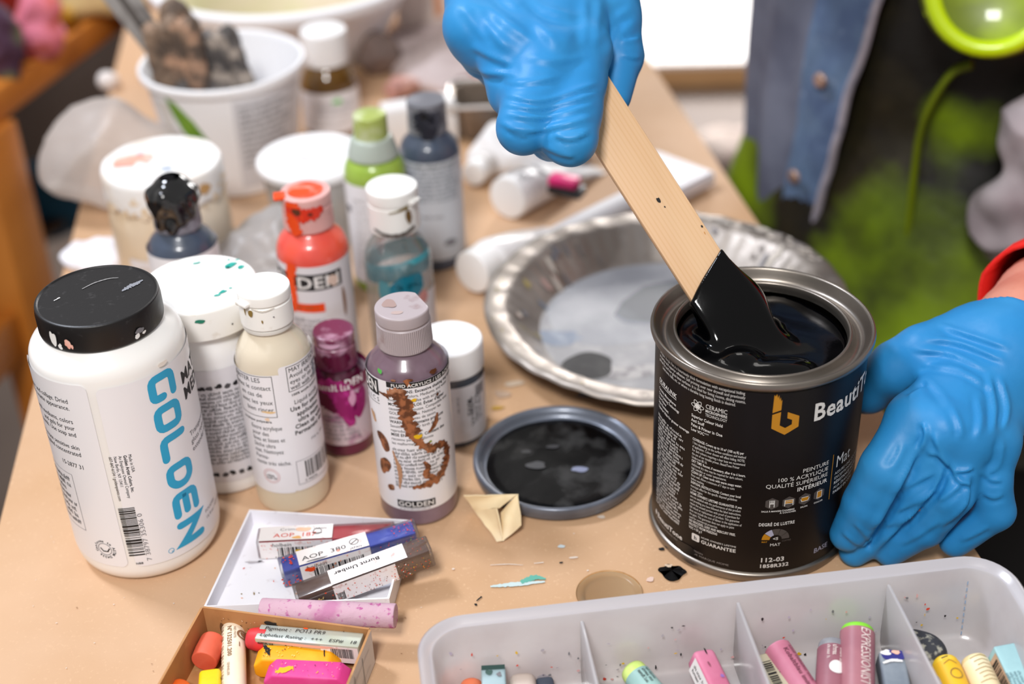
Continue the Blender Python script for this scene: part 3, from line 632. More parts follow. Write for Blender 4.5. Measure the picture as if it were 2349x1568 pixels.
def brown_art(A, b):
    W = WHT
    A.rect(-44, 84.4, -17.3, 94.2, INK); fit(A, '*GOLDEN', -43.4, 86.2, 6.6, 25.4, WHT, layer=2); A.text('A C R Y L I C S', -17.5, 80.4, 2.5, INK, align='R'); A.rect(-44, 78.8, -17.5, 79.1, INK)
    A.rect(-12, 91.6, 44, 95, INK); A.text('FLUID ACRYLICS / LES ACRYLIQUES FLUIDES', -9.4, 92.3, 1.85, WHT, bold=True, layer=2)
    for i, t in enumerate(('*DIRECTIONS: Excessive shaking may cause', 'GOLDEN Colors, Mediums, and water', 'Avoid freezing. Use with acrylics.', "*MODE D'EMPLOI: Éviter d'agiter", 'causer de la mousse. Compatible avec', "GOLDEN et l'eau. Nettoyer les", 'pinceaux avec eau de savon.', '*WARNING: Contains products', 'Sensitive skin. For birth defects', 'reproductive harm.', '*MISE EN GARDE: Contient des', 'reconnu par la Californie', 'les malformations.')): A.text(t.lstrip('*'), -12, 88.6 - i * 2.75, 1.75, INK, bold=t[0] == '*', sx=.86)
    A.greek(-12, 51.5, 30, 11, 2.4, 1.3, INK, 4)
    A.rect(-12.2, 13.6, 8.6, 18.3, INK); fit(A, '*GOLDEN', -11.6, 14.5, 3.0, 19.6, WHT, layer=2); A.greek(-11, 12.2, 18, 1, 1, .8, GRYI, 7)
    A.smear([(-12, 88), (-6, 88), (-3, 80), (-2, 70), (1, 60), (7, 52), (12, 50)], [4, 7, 8, 7.5, 6, 5, 5], DIRT, 3, 2, .55, 90); A.smear([(8, 51), (15, 51), (18.5, 46), (17.5, 38), (12, 31), (4, 28.5), (-3, 27.5)], [3.5, 4.5, 4.5, 5, 5, 4, 1.5], DIRT, 5, 2, .55, 80); A.smear([(4, 44), (6, 40), (5, 35), (9, 32)], [1.5, 3, 4, 3], DIRT, 12)
    A.smear([(-11, 86), (-17, 87)], [3.5, .8], DIRT, 13, n=10); A.smear([(8, 62), (12, 66), (14, 72)], [1.2, 3.2, 1.2], DIRT, 14, n=14)
    A.blob(-18, 54, 3.2, 6, DIRT, 21, .6, rot=20); A.blob(-18.5, 38, 4, 5.4, DIRT, 22, .7); A.blob(-15, 24.5, 2.2, 2, DIRT, 23, .8); A.blob(-24, 69, 1.4, 4, M('tan_smear', '#c79b74', .5), 24, .6, rot=30); A.smear([(-12, 51), (-9, 38), (-10, 26)], [.8, 2.5, .8], M('thin_brown_smear', '#b98a68', .5), 27)
    A.blob(1.5, 84.5, 1.4, .9, YELM, 25, .6, layer=3); A.blob(2.5, 61, 2, 1.5, YELM, 26, .7, layer=3); A.blob(8.5, 56, .8, .6, M('olive_fleck', '#8d9a2b', .5), 28, layer=3); A.smear([(-2, 97), (0, 93)], [2.2, 2.2], DIRT, 29, n=8); A.blob(15, 83, .8, .9, DIRT, 30)
bb, zs = fluid_bottle('brown_acrylic_bottle', 'paint bottle with brown paint smeared down its white label, beside small white-lidded jar', -.0549, .6142, '#6c5560', M('frosted_cap', '#ada1a4', .4, sss=.1, noise=(70, '#937d7c', .6, .74)), extra='#8b7684', art=brown_art, tab=False, cut=(1.95, .78))
A = Art(); A.blob(-7.5, 3, 3.4, 5, M('cap_brown_stain', '#a08680', .5), 3, .5, rot=30); A.blob(-3, -6.5, 3, 1.6, M('cap_brown_stain_thin', '#b39d98', .5), 4); A.build('paint_stain', planemap((0, 0, .1276), (1, 0, 0), (0, 1, 0), .0001), bb)
A = Art(); A.blob(-15, 100.0, 1.3, 1.6, GRNM, 4, .6); A.blob(14, 97.5, 2.2, 1.5, DIRT, 6, .6); A.blob(0, 96.4, 2, .8, DIRT, 7, .6); A.blob(-8, 96, 1.2, .8, DIRT, 8); A.build('paint_speck', cylmap(.0205, .0006), bb, slices=2)

def magenta_art(A, b):
    A.text('GOLDEN', -10, 49, 5, WHT, bold=True, sx=.8); A.greek(-12, 28, 22, 6, 3.0, 1.6, GRYI, 3)
    A.smear([(-13, 51), (-6, 47), (0, 40), (3, 30), (4, 22)], [11, 18, 17, 9, 3], MAGM, 3, 2, .3); A.smear([(-13, 46), (-9, 39), (-4, 33)], [5, 9, 3], M('deep_magenta_smear', '#5c0d33', .3), 6, 3)
    A.blob(10, 38, 5, 10, MAGM, 9, .7); A.greek(-14, 47.5, 24, 1, 3, 3, WHT, 5, layer=4); A.blob(6, 42, 2, 5, M('pale_pink_streak', '#d59dbb', .4), 11, .6, layer=3)
    A.rect(-60, 46, 60, 54, M('magenta_label_band', '#7a1747', .3), 1)
mb, _ = fluid_bottle('magenta_acrylic_bottle', 'small bottle stained deep magenta with magenta flip cap, between cream and brown-smeared bottles', -.0999, .6736, '#4d0c2b', M('magenta_cap', '#74304f', .25, coat=.5, noise=(70, '#b58aa0', .52, .66)), R=.0166, H=.078, capr=.0117, extra='#64143c', art=magenta_art, tab=False, labz=(9, 50), labelmat=M('pink_stained_label', '#cdbcc4', .45, noise=(70, '#a5688c', .55, .7)))
A = Art(); A.smear([(-8, 66), (0, 62), (7, 66)], [4, 9, 5], M('wine_paint', '#56082f', .25), 2); A.blob(-4, 74, 6, 1.6, M('pale_cap_streak', '#caa0ba', .4), 4, .5); A.build('paint_smear', cylmap(.0118), mb, slices=2)

def orange_art(A, b):
    A.rect(-44, 72, 16, 83, INK); A.text('GOLDEN', 15, 73.6, 7.6, WHT, bold=True, align='R', sx=1.15, layer=2); A.blob(9, 77, 3, 4, M('peach_smear', '#d9c0b2', .5), 3, .6, layer=3)
    A.rect(-24, 57, 3, 63, ORGM); A.greek(-18, 50, 24, 8, 3.6, 2, GRYI, 5); A.smear([(-14, 90), (-16, 78), (-15, 64), (-17, 56)], [7, 5.5, 4, 2], ORGM, 2, 4); A.blob(8, 45, 4.4, 1.8, YELM, 7, .6); A.greek(-20, 59.5, 20, 1, 3, 1.8, DIRT, 4, layer=3)
    A.blob(16, 60, 1.5, 9, M('brown_edge_mark', '#8a6a55', .5), 13, .5)
ob, _ = fluid_bottle('orange_acrylic_bottle', 'bottle with orange shoulder and orange paint-caked flip cap standing open', -.1172, .7479, '#e4564a', M('pinkish_cap', '#dba9a4', .3, sss=.1), R=.0215, H=.128, capr=.0148, extra='#f0572c', art=orange_art, tab=False, labz=(11, 88), labelmat=LABEL2)
A = Art(); A.smear([(-9, 127), (-9, 120), (-10, 112), (-7, 106)], [9, 10, 8, 6], ORGM, 3); A.smear([(-14, 122), (0, 119), (9, 122)], [3, 9, 3], M('red_orange_paint', '#d6331c', .3), 5); A.blob(-6, 121, 2.6, 2.2, M('brown_crust', '#5b2b14', .5), 6, .5, layer=4); A.blob(1, 119.5, 1.6, 1.2, M('dark_crust', '#74281a', .5), 7, .5, layer=4)
A.build('orange_paint', cylmap(.0149), ob, slices=2)
bm = rbox(.0075, .009, .0022, .0009); bmesh.ops.translate(bm, vec=(-.0150, -.003, .1262), verts=bm.verts); link('open_spout', bm2me(bm), ob, ORGM)
A = Art(); A.disc(0, 0, 13.4, M('pale_orange_top', '#e98b78', .3, noise=(120, '#e8502c', .4, .6)), 1, 28); A.blob(-4, -2, 6, 5, ORGM, 4, .5); A.build('orange_lid_paint', planemap((0, 0, .1277), (1, 0, 0), (0, 1, 0), .0001), ob)

def green_art(A, b): A.greek(-18, 70, 34, 12, 4.5, 2, LGREY, 5); A.blob(-24, 62, 3, 3, GRYI, 2)
gb, _ = fluid_bottle('green_acrylic_bottle', 'bottle of olive green paint with pale green cap and grey neck, behind white flip-top bottle', -.0867, .8594, '#8fae3c', M('pale_green_cap', '#b3bd86', .3, noise=(60, '#c6d0a6', .5, .65)), R=.0208, H=.1225, capr=.0150, extra='#a3bf55', art=green_art, tab=False, labz=(8, 82), cap=False)
link('neck', lathe(fillet([(.0135, .0955), (.0172, .0965, .001), (.0168, .099), (.0136, .1095, .002), (.0105, .1105), (0, .1105)]), 64), gb, M('grey_green_collar', '#aeb8ae', .35, sss=.1))
link('cap', lathe(fillet([(.009, .1095), (.0114, .1095, .0008), (.0112, .1250, .0014), (.009, .1262), (0, .1258)]), 64), gb, M('olive_tip_cap', '#a5b35e', .3, noise=(60, '#c8cfa6', .45, .62)))

def navy_art(A, b):
    for i in range(9): A.greek(-19, 80 - i * 3.2, 40, 1, 3, 1.9, M('navy_label_print', '#6f7680', .5) if i else INK, 3 + i, ragged=.1)
    A.greek(-19, 42, 30, 1, 3, 2, GRYI, 30); A.blob(10, 22, 5, 2.4, GRYI, 7, .6)
nb, _ = fluid_bottle('navy_acrylic_bottle', 'bottle with dark slate shoulder, black-smeared grey flip cap and wordy grey label', -.0509, .8875, '#3e4757', M('dark_grey_cap', '#6d6d74', .35, noise=(60, '#8d8d93', .5, .62)), R=.0208, H=.122, capr=.0132, extra='#4d5668', art=navy_art, tab=False, labz=(9, 84), labelmat=M('cool_grey_label', '#c3c7cd', .4))
A = Art(); A.smear([(-6, 118), (-3, 112), (0, 104), (-1, 97)], [9, 15, 12, 6], M('blue_black_paint', '#262731', .3), 3); A.blob(-2, 115, 2.4, 2.2, BLKM, 4, layer=4); A.blob(6, 112, 7, 6, M('slate_paint', '#41424c', .3), 6, .4); A.build('black_paint', cylmap(.0133), nb, slices=2)

def slate_art(A, b): A.greek(-18, 76, 34, 14, 4, 2, GRYI, 5)
kb, _ = fluid_bottle('slate_acrylic_bottle', 'bottle with cap caked in glossy black paint behind the teal-flecked tub', -.1985, .7638, '#3d4656', M('smoky_cap', '#85838e', .25, coat=.4, noise=(70, '#55545e', .5, .62)), R=.0212, H=.122, capr=.0140, extra='#4a5568', art=slate_art, tab=False, labz=(10, 88), cut=(2.6, .75))
wetb = M('glossy_black_drips', '#0c0c0e', .12, coat=.8)
Sd = SDF((-.022, -.022, .088), (.022, .022, .132), .0008)
for (a, v, r) in ((0, .118, .0045), (-.5, .121, .005), (.5, .119, .0045), (-.9, .114, .004), (.15, .110, .0042), (.7, .112, .0035), (-.3, .104, .0034), (-.9, .105, .003), (-1.2, .119, .0042), (1.0, .120, .004), (1.6, .119, .0035), (-1.7, .120, .004)):
    p = (.0125 * math.sin(a), -.0125 * math.cos(a), v); Sd.ell(p, (r, r, r * 1.3), .003)
    Sd.cone(p, (.0125 * math.sin(a * .9), -.0125 * math.cos(a * .9), v + .004), r * .8, r * .9, .003)
Sd.cone((0, 0, .1165), (0, 0, .1205), .0140, .0136, .003); Sd.ell((-.006, -.004, .1225), (.007, .008, .0035), .004)
V, Q = Sd.mesh(); link('black_paint', np_mesh(relax(V, Q, 3), Q), kb, wetb, ang=180)

# ------------------------------------------------------------------ clear bottle with teal dregs
def teal_bottle():
    x, y = -.0686, .7693; b = thing('teal_acrylic_bottle', 'clear plastic bottle with teal paint dregs and white flip-top cap', 'bottle', (x, y, 0), face_rz(x, y))
    clear = M_film('clear_bottle_plastic', '#d9dede', .80, .4, .05); teal = M('teal_paint', '#0f6f86', .25, coat=.5); tr = M('teal_paint_ring', '#3a98a6', .3, coat=.4, noise=(60, '#6bb4bd', .5, .65))
    link('body', lathe(fillet([(.016, 0), (.0200, .0006, .001), (.0210, .004, .002), (.0210, .066, .010), (.0200, .076, .006), (.0122, .0870, .004), (.0115, .094)]), 72), b, clear)
    def fn(t, r, z): return r, z + .004 * math.sin(t + .6)
    link('paint_tide_line', lathe([(.0200, .060), (.0203, .064), (.0203, .0690), (.0196, .0725)], 72, fn=fn), b, tr)
    A = Art(); A.blob(3, 57, 11, 7, teal, 3, .25); A.blob(4, 60, 9, 6, teal, 13, .15); A.blob(-9, 53, 4, 10, M('thin_teal', '#4f8892', .3), 6, .5); A.blob(8, 60, 6, 7, teal, 8, .3); A.build('teal_paint', cylmap(.0214, 0), b, slices=2)
    cl = M('clouded_cap', '#efeeea', .35)
    flip_cap(b, .0905, .0156, .0275, cl, tab=.9)
    A = Art(); A.smear([(-3, 107), (4, 108.5), (9, 109.5)], [.7, 1.5, 2.8], M('khaki_crust', '#7d6a3a', .5), 4); A.blob(9.5, 102.5, 2, 4.5, M('brown_grime', '#6b4f25', .5), 6, .5); A.smear([(-14, 95), (-6, 92.5), (4, 92.2), (13, 95)], [1.5, 2, 2.4, 2.2], M('dark_grime', '#453a31', .5), 8); A.build('grime_stain', cylmap(.0157), b, slices=2)
    A = Art(); A.rrect(0, 6, 40, 50, 1, LABEL2); A.greek(3, 45, 10, 6, 2.4, 1.4, INK, 3); A.blob(16, 48, 3.4, 4.4, M('dusty_red_smear', '#c08480', .5), 6, .7); A.build('label', cylmap(.0211), b, slices=2)
teal_bottle()

# ------------------------------------------------------------------ little jar with white lid
def small_jar():
    x, y = -.0358, .6800; b = thing('small_jar', 'small white-lidded jar of dark grey paint partly hidden by brown-smeared bottle', 'jar', (x, y, 0), face_rz(x, y))
    link('body', lathe(fillet([(0, .001), (.016, .001), (.0183, 0, .002), (.0186, .003), (.0186, .047, .003), (.017, .050), (0, .050)]), 72), b, M('jar_dark_plastic', '#4a4e57', .25, coat=.4))
    link('lid', lathe(fillet([(.017, .0475), (.0193, .0475, .0006), (.0193, .0640, .0016), (.0178, .0652, .001), (.0165, .0647), (0, .0647)]), 96, rib=(.049, .062, 0, .0001)), b, M('clean_white_lid', '#f3f2f2', .35, sss=.1))
    A = Art(); A.rect(-40, 4, 40, 42.5, LABEL2); A.text('MARS', 8, 33, 3, INK, bold=True, rot=-90); A.greek(2, 36, 12, 1, 2, 1.2, GRYI, 4, rot=-90); A.greek(16, 34, 22, 3, 3, 1.8, INK, 6, rot=-90); A.rect(14, 33, 21, 40, GRYI)
    A.build('label', cylmap(.0187), b, slices=2)
small_jar()

# ------------------------------------------------------------------ jar with pink-marked lid
def pink_lid_jar():
    x, y = -.2302, .8703; b = thing('wide_mouth_jar', 'wide jar with crusty white lid marked with pale pink paint, beige body', 'jar', (x, y, 0), face_rz(x, y))
    link('body', lathe(fillet([(0, .001), (.036, .001), (.040, 0, .003), (.0408, .004), (.0405, .060, .010), (.0375, .072, .004), (.0365, .078), (0, .078)]), 80), b, M('beige_jar_plastic', '#d9c3a6', .4, coat=.2, noise=(20, '#e4d8c6', .45, .65), stretch=(1, 1, .3)))
    def fn(t, r, z): return r * (1 + .006 * math.sin(9 * t) + .006 * math.sin(23 * t + 1) * (z < .08)), z - (.0012 * math.sin(7 * t) if z < .078 else 0)
    link('lid', lathe(fillet([(.036, .072), (.0400, .0715, .001), (.0405, .0745), (.0403, .0905, .002), (.0390, .0932, .001), (0, .0938)]), 120, fn=fn), b, M('crusted_white_lid', '#f0eeec', .5, noise=(35, '#e7ddd2', .55, .7), bump=(160, .4, .001)))
    A = Art(); A.blob(-20, 4, 13, 9, PINKM, 3, .5, rot=10); A.blob(-12, 13, 2.4, 1.8, M('slate_dab', '#9aa0b5', .5), 5, .5); A.blob(4, -16, 4, 2, BLUM, 6, .6); A.blob(-14, -8, 5, 7, WHM, 7, .6, layer=3); A.build('paint_stain', planemap((0, 0, .0937), (1, 0, 0), (0, 1, 0), .0004), b)
    A = Art()
    R = random.Random(4)
    tc3 = [M('tan_crust', h_, .6) for h_ in ('#d9bf9c', '#e6d3ba', '#dfc9ab')]
    for k in range(34): A.blob(R.uniform(-50, 60), 71.5 + 12 * R.random() ** 2, R.uniform(.8, 3.4), R.uniform(.8, 2.6), tc3[k % 3], k, .8)
    A.blob(26, 83, 5, 4, M('ochre_crust', '#c59a63', .6), 31, .5); A.build('crust_stain', cylmap(.0407), b, slices=4)
    A = Art(); A.rrect(-36, 5, 60, 38, 1, LABEL2); A.greek(-30, 30, 50, 6, 4, 2, M('faint_print', '#bcae9f', .5), 5); A.build('label', cylmap(.0411), b, slices=3)
pink_lid_jar()

# ------------------------------------------------------------------ clear tub with white lid
def lidded_tub():
    p = at(715, 358, .062); x, y = p.x, p.y; b = thing('translucent_tub', 'translucent round tub with flat white lid between brush tub and green bottle', 'tub', (x, y, 0), face_rz(x, y))
    link('body', lathe(fillet([(0, .001), (.028, .001), (.031, 0, .002), (.0375, .058), (.0375, .060)]), 64), b, M_film('milky_tub_wall', '#d5d4d3', .18, .3, .2))
    link('lid', lathe(fillet([(.036, .056), (.0400, .056, .001), (.0402, .061, .001), (.0385, .0628, .001), (.036, .0615), (0, .0615)]), 80), b, M('flat_white_lid', '#f0eff0', .4))
    A = Art(); A.greek(-9, 6, 20, 4, 4.5, 2.2, LGREY, 5); A.build('embossing', planemap((0, 0, .0616), (1, 0, 0), (0, 1, 0), .0001), b)
lidded_tub()

# ------------------------------------------------------------------ amber bottle
def amber_bottle():
    x, y = -.1444, 1.1205; b = thing('amber_bottle', 'amber glass bottle with tall white cap and white label behind brush tub', 'bottle', (x, y, 0), face_rz(x, y))
    link('body', lathe(fillet([(0, .001), (.021, .001), (.0235, 0, .002), (.0240, .003), (.0240, .038, .006), (.0215, .050, .006), (.0150, .058, .004), (.0145, .066), (0, .066)]), 64), b, M('amber_glass', '#573902', .08, coat=.6, noise=(30, '#7d5606', .4, .65)))
    link('cap', lathe(fillet([(.0150, .059), (.0178, .059, .0006), (.0184, .080), (.0190, .0862, .002), (.0170, .0875, .001), (0, .0875)]), 64, rib=(.061, .079, 0, .0002)), b, WHITEP)
    A = Art(); A.rect(-58, 4, 58, 39.5, LABEL, 0); A.greek(-14, 30, 34, 3, 4.4, 2.2, GRYI, 4); A.blob(6, 33, 4.5, 2, GRNM, 5, .5); A.greek(-18, 16, 34, 3, 3.6, 1.7, LGREY, 8); A.build('label', cylmap(.0241), b, slices=3)
amber_bottle()
# ------------------------------------------------------------------ floor, table, kraft paper
FZ = -.745
fl = mesh([(-4, -1.5, FZ), (4, -1.5, FZ), (4, 6, FZ), (-4, 6, FZ)], [(0, 1, 2, 3)])
tag(link('floor', fl, None, M('floor_concrete', '#66564c', .6, noise=(1.3, '#584b43', .35, .65), noise2=(9, '#555d68', .64, .74)), False), kind='structure')

def tabx(y, side):  # table edges
    return (-.2842 - (y - .618) * .115) if side < 0 else (.2303 - (y - .572) * .145)
def build_table():
    t = thing('work_table', 'long work table covered in brown kraft paper, paint bottles standing on it', 'table', (0, .8, FZ))
    wood = M('table_wood', '#b98a55', .5, noise=(8, '#9c6f40', .4, .7), stretch=(1, .1, 1))
    y0, y1 = .22, 1.56; i = .006; P = [(tabx(y0, -1) + i, y0), (tabx(y0, 1) - i, y0), (tabx(y1, 1) - i, y1), (tabx(y1, -1) + i, y1)]
    vs = [(x, y - .8, -FZ + z) for z in (-.032, -.0012) for x, y in P]
    link('tabletop', mesh(vs, [(3, 2, 1, 0), (4, 5, 6, 7), (0, 1, 5, 4), (1, 2, 6, 5), (2, 3, 7, 6), (3, 0, 4, 7)]), t, wood, False)
    for x, y in P:
        cx = x + (.04 if x < 0 else -.04); cy = y + (.04 if y < 1 else -.04); bm = rbox(.045, .045, -FZ - .032, .003); link('leg', bm2me(bm), t, wood, loc=(cx, cy - .8, 0))
build_table()

def build_paper():
    kraft = M('kraft_paper', '#cca888', .7, spec=.3, noise=(7, '#c19a75', .4, .68), noise2=(500, '#d4b08e', .6, .8), bump=(26, .25, .004))
    ny, nx = 70, 40; vs = []; y0, y1 = .20, 1.575
    for j in range(ny + 1):
        y = y0 + (y1 - y0) * j / ny; a, b = tabx(y, -1) - .004, tabx(y, 1) + .004
        for i in range(nx + 1):
            s = i / nx; x = a + (b - a) * s; z = -.0004
            vs.append((x, y, z))
    n0 = len(vs); fs = [(j * (nx + 1) + i, j * (nx + 1) + i + 1, (j + 1) * (nx + 1) + i + 1, (j + 1) * (nx + 1) + i) for j in range(ny) for i in range(nx)]
    # the sheet is folded down over both long edges
    for sd in (0, nx):
        pr = [j * (nx + 1) + sd for j in range(ny + 1)]
        for k in range(1, 5):
            row = []
            for j in range(ny + 1):
                x, y, z = vs[j * (nx + 1) + sd]; sg = -1 if sd == 0 else 1; row.append(len(vs)); vs.append((x + sg * (.004 * min(k, 2) + .004 * noise.noise(Vector((y * 12, k, sd)))), y, z - .016 * k * (1 + .3 * noise.noise(Vector((y * 6, 0, sd))))))
            for j in range(ny):
                q = (pr[j], pr[j + 1], row[j + 1], row[j]); fs.append(q if sd == 0 else q[::-1])
            pr = row
    o = link('kraft_paper_sheet', mesh(vs, fs), None, kraft, True, 60); o = base_origin(o)
    tag(o, 'brown kraft paper sheet covering the table top, spotted with dried paint', 'paper')
    # dried paint on the paper
    A = Art(); q = lambda px, py: (lambda p: (p.x * 1000, p.y * 1000))(at(px, py))
    def B(px, py, a, b, m, s=1, ir=.6, rot=0): A.blob(*q(px, py), a, b, m, s, ir, rot=rot)
    wl = M('dried_white_streak', '#d8cabd', .5); tl = M('dried_teal_streak', '#5aa695', .45); pb = M('pale_blue_streak', '#bccfcf', .5)
    A.smear([q(1125, 1345), q(1180, 1340), q(1250, 1334)], [1.2, 3.0, 1.2], pb, 2); A.smear([q(1195, 1336), q(1225, 1325), q(1252, 1328)], [2.5, 3.6, .8], tl, 4, 3); B(1215, 1330, 1, .6, tl, 6)
    A.smear([q(1125, 1296), q(1165, 1294), q(1200, 1296)], [.4, .7, .3], wl, 5); A.smear([q(1225, 1292), q(1247, 1290)], [.7, .9], wl, 6, n=8); B(1287, 1253, 2.0, 1.2, M('pale_blue_fleck', '#c9d6dc', .5), 7); B(1312, 1279, 2.2, .8, wl, 8); B(1287, 1290, .9, .7, BLKM, 9)
    B(1380, 1185, 2.0, 1.3, wl, 10); B(1348, 1308, .6, .5, wl, 11); B(1490, 1328, 2.2, 1.5, M('pale_pink_fleck', '#d9bcae', .5), 12, rot=40); A.smear([q(1105, 1368), q(1093, 1378)], [.9, .7], BLKM, 13, n=8); B(1091, 1387, .8, .7, BLKM, 14); B(1040, 1305, .8, .6, wl, 15); B(1518, 1258, 1.6, 1.2, BLKM, 17)
    for k in range(70):
        R = random.Random(k); px, py = R.uniform(20, 1480), R.uniform(1000, 1560); B(px, py, R.uniform(.2, .55), R.uniform(.15, .4), (wl, M('tan_speck', '#a57f5c', .6) if k == 0 else wl, bpy.data.materials.get('tan_speck') or wl)[k % 3], k)
    B(1150, 905, 5, 3.4, M('dried_beige_smear', '#b89c84', .5), 21); B(1180, 880, 6, 3, M('dried_cream_smear', '#cbb69f', .5), 22); B(1145, 935, 3.4, 2, M('dried_ochre_smear', '#b38b32', .5), 24)
    A.build('dried_paint_stain', lambda u, v, d: Vector((u, v, d)), None, step=.00012)
    d = bpy.data.objects['dried_paint_stain']; d.data.transform(Matrix.Translation(-o.location)); d.parent = o
build_paper()

# dried black flake beside the can, clear disc
def flakes():
    c = at(1540, 1308); A = Art(); A.blob(0, 0, 6.8, 5.2, BLKM, 12, .8, 40, 0); bm = bmesh.new(); vv = [bm.verts.new((v[0] * .001, v[1] * .001, .0004 + .0016 * max(0, noise.noise(Vector((v[0] * .2, v[1] * .2, 7)))))) for v in A.v]
    for f in A.f: bm.faces.new([vv[i] for i in f])
    r = bmesh.ops.solidify(bm, geom=bm.faces[:], thickness=.0004)
    o = link('paint_flake', bm2me(bm), None, M('dried_black_paint', '#141314', .35), True, 30, c); tag(o, 'torn flake of dried black paint on the paper by the base of the can', 'paint flake')
    A = Art(); A.smear([(-3.2, 2), (-1.2, .8), (.6, 1.8)], [1.0, 2.0, .8], M('peeled_underside', '#cdb79f', .6), 3); A.build('peeled_spot', planemap((0, 0, .0021), (1, 0, 0), (0, 1, 0), .0002), o)
    c = at(1398, 1362); o = link('clear_disc', lathe(fillet([(0, .0003), (.0165, .0003), (.0172, .0008, .0003), (.0165, .0014), (.0135, .0013), (.0128, .0008), (0, .0008)]), 64), None, M_film('clear_disc_plastic', '#d6b98d', .97, .02, .3, tint='#f8efdc'), loc=c)
    tag(o, 'clear round plastic disc lying flat on paper behind the pastel organiser', 'disc')
flakes()

# curled wood-veneer scrap
def scrap():
    m = M('curled_paper_scrap', '#f4e0b8', .7, noise=(40, '#e6c997', .5, .7), noise2=(18, '#f8e9cb', .5, .7))
    A_, B_, C_, D_, E_, T_ = at(1064, 1135, .012), at(1188, 1133, .020), at(1196, 1203, .006), at(1155, 1240, .0008), at(1140, 1243, .0005), at(1141, 1165, .014)
    bot = at(1090, 1170, .0006); vs = []; fs = []; n = 10
    def patch(a, b, c, d, bow):
        o = len(vs); a, b, c, d = map(Vector, (a, b, c, d)); nn = (b - a).cross(d - a).normalized()
        for i in range(n + 1):
            for j in range(n + 1):
                s, t = i / n, j / n; p = a * (1 - s) * (1 - t) + b * s * (1 - t) + c * s * t + d * (1 - s) * t; vs.append(p + nn * bow * 16 * s * (1 - s) * t * (1 - t) + nn * .0006 * noise.noise(p * 160))
        for i in range(n):
            for j in range(n): k = o + i * (n + 1) + j; fs.append((k, k + n + 1, k + n + 2, k + 1))
    patch(A_, B_, T_ + Vector((.001, 0, 0)), bot, .0012); patch(bot, T_, D_, E_, .0015); patch(B_, C_, D_, T_ + Vector((.002, .003, -.006)), -.003)
    me = mesh(vs, fs); bm = bmesh.new(); bm.from_mesh(me); bmesh.ops.remove_doubles(bm, verts=bm.verts, dist=.0004); bmesh.ops.solidify(bm, geom=bm.faces[:], thickness=.0006)
    o = link('paper_scrap', bm2me(bm), None, m, True, 50); base_origin(o); tag(o, 'small curled cream paper scrap lying in front of the can lid', 'scrap')
scrap()

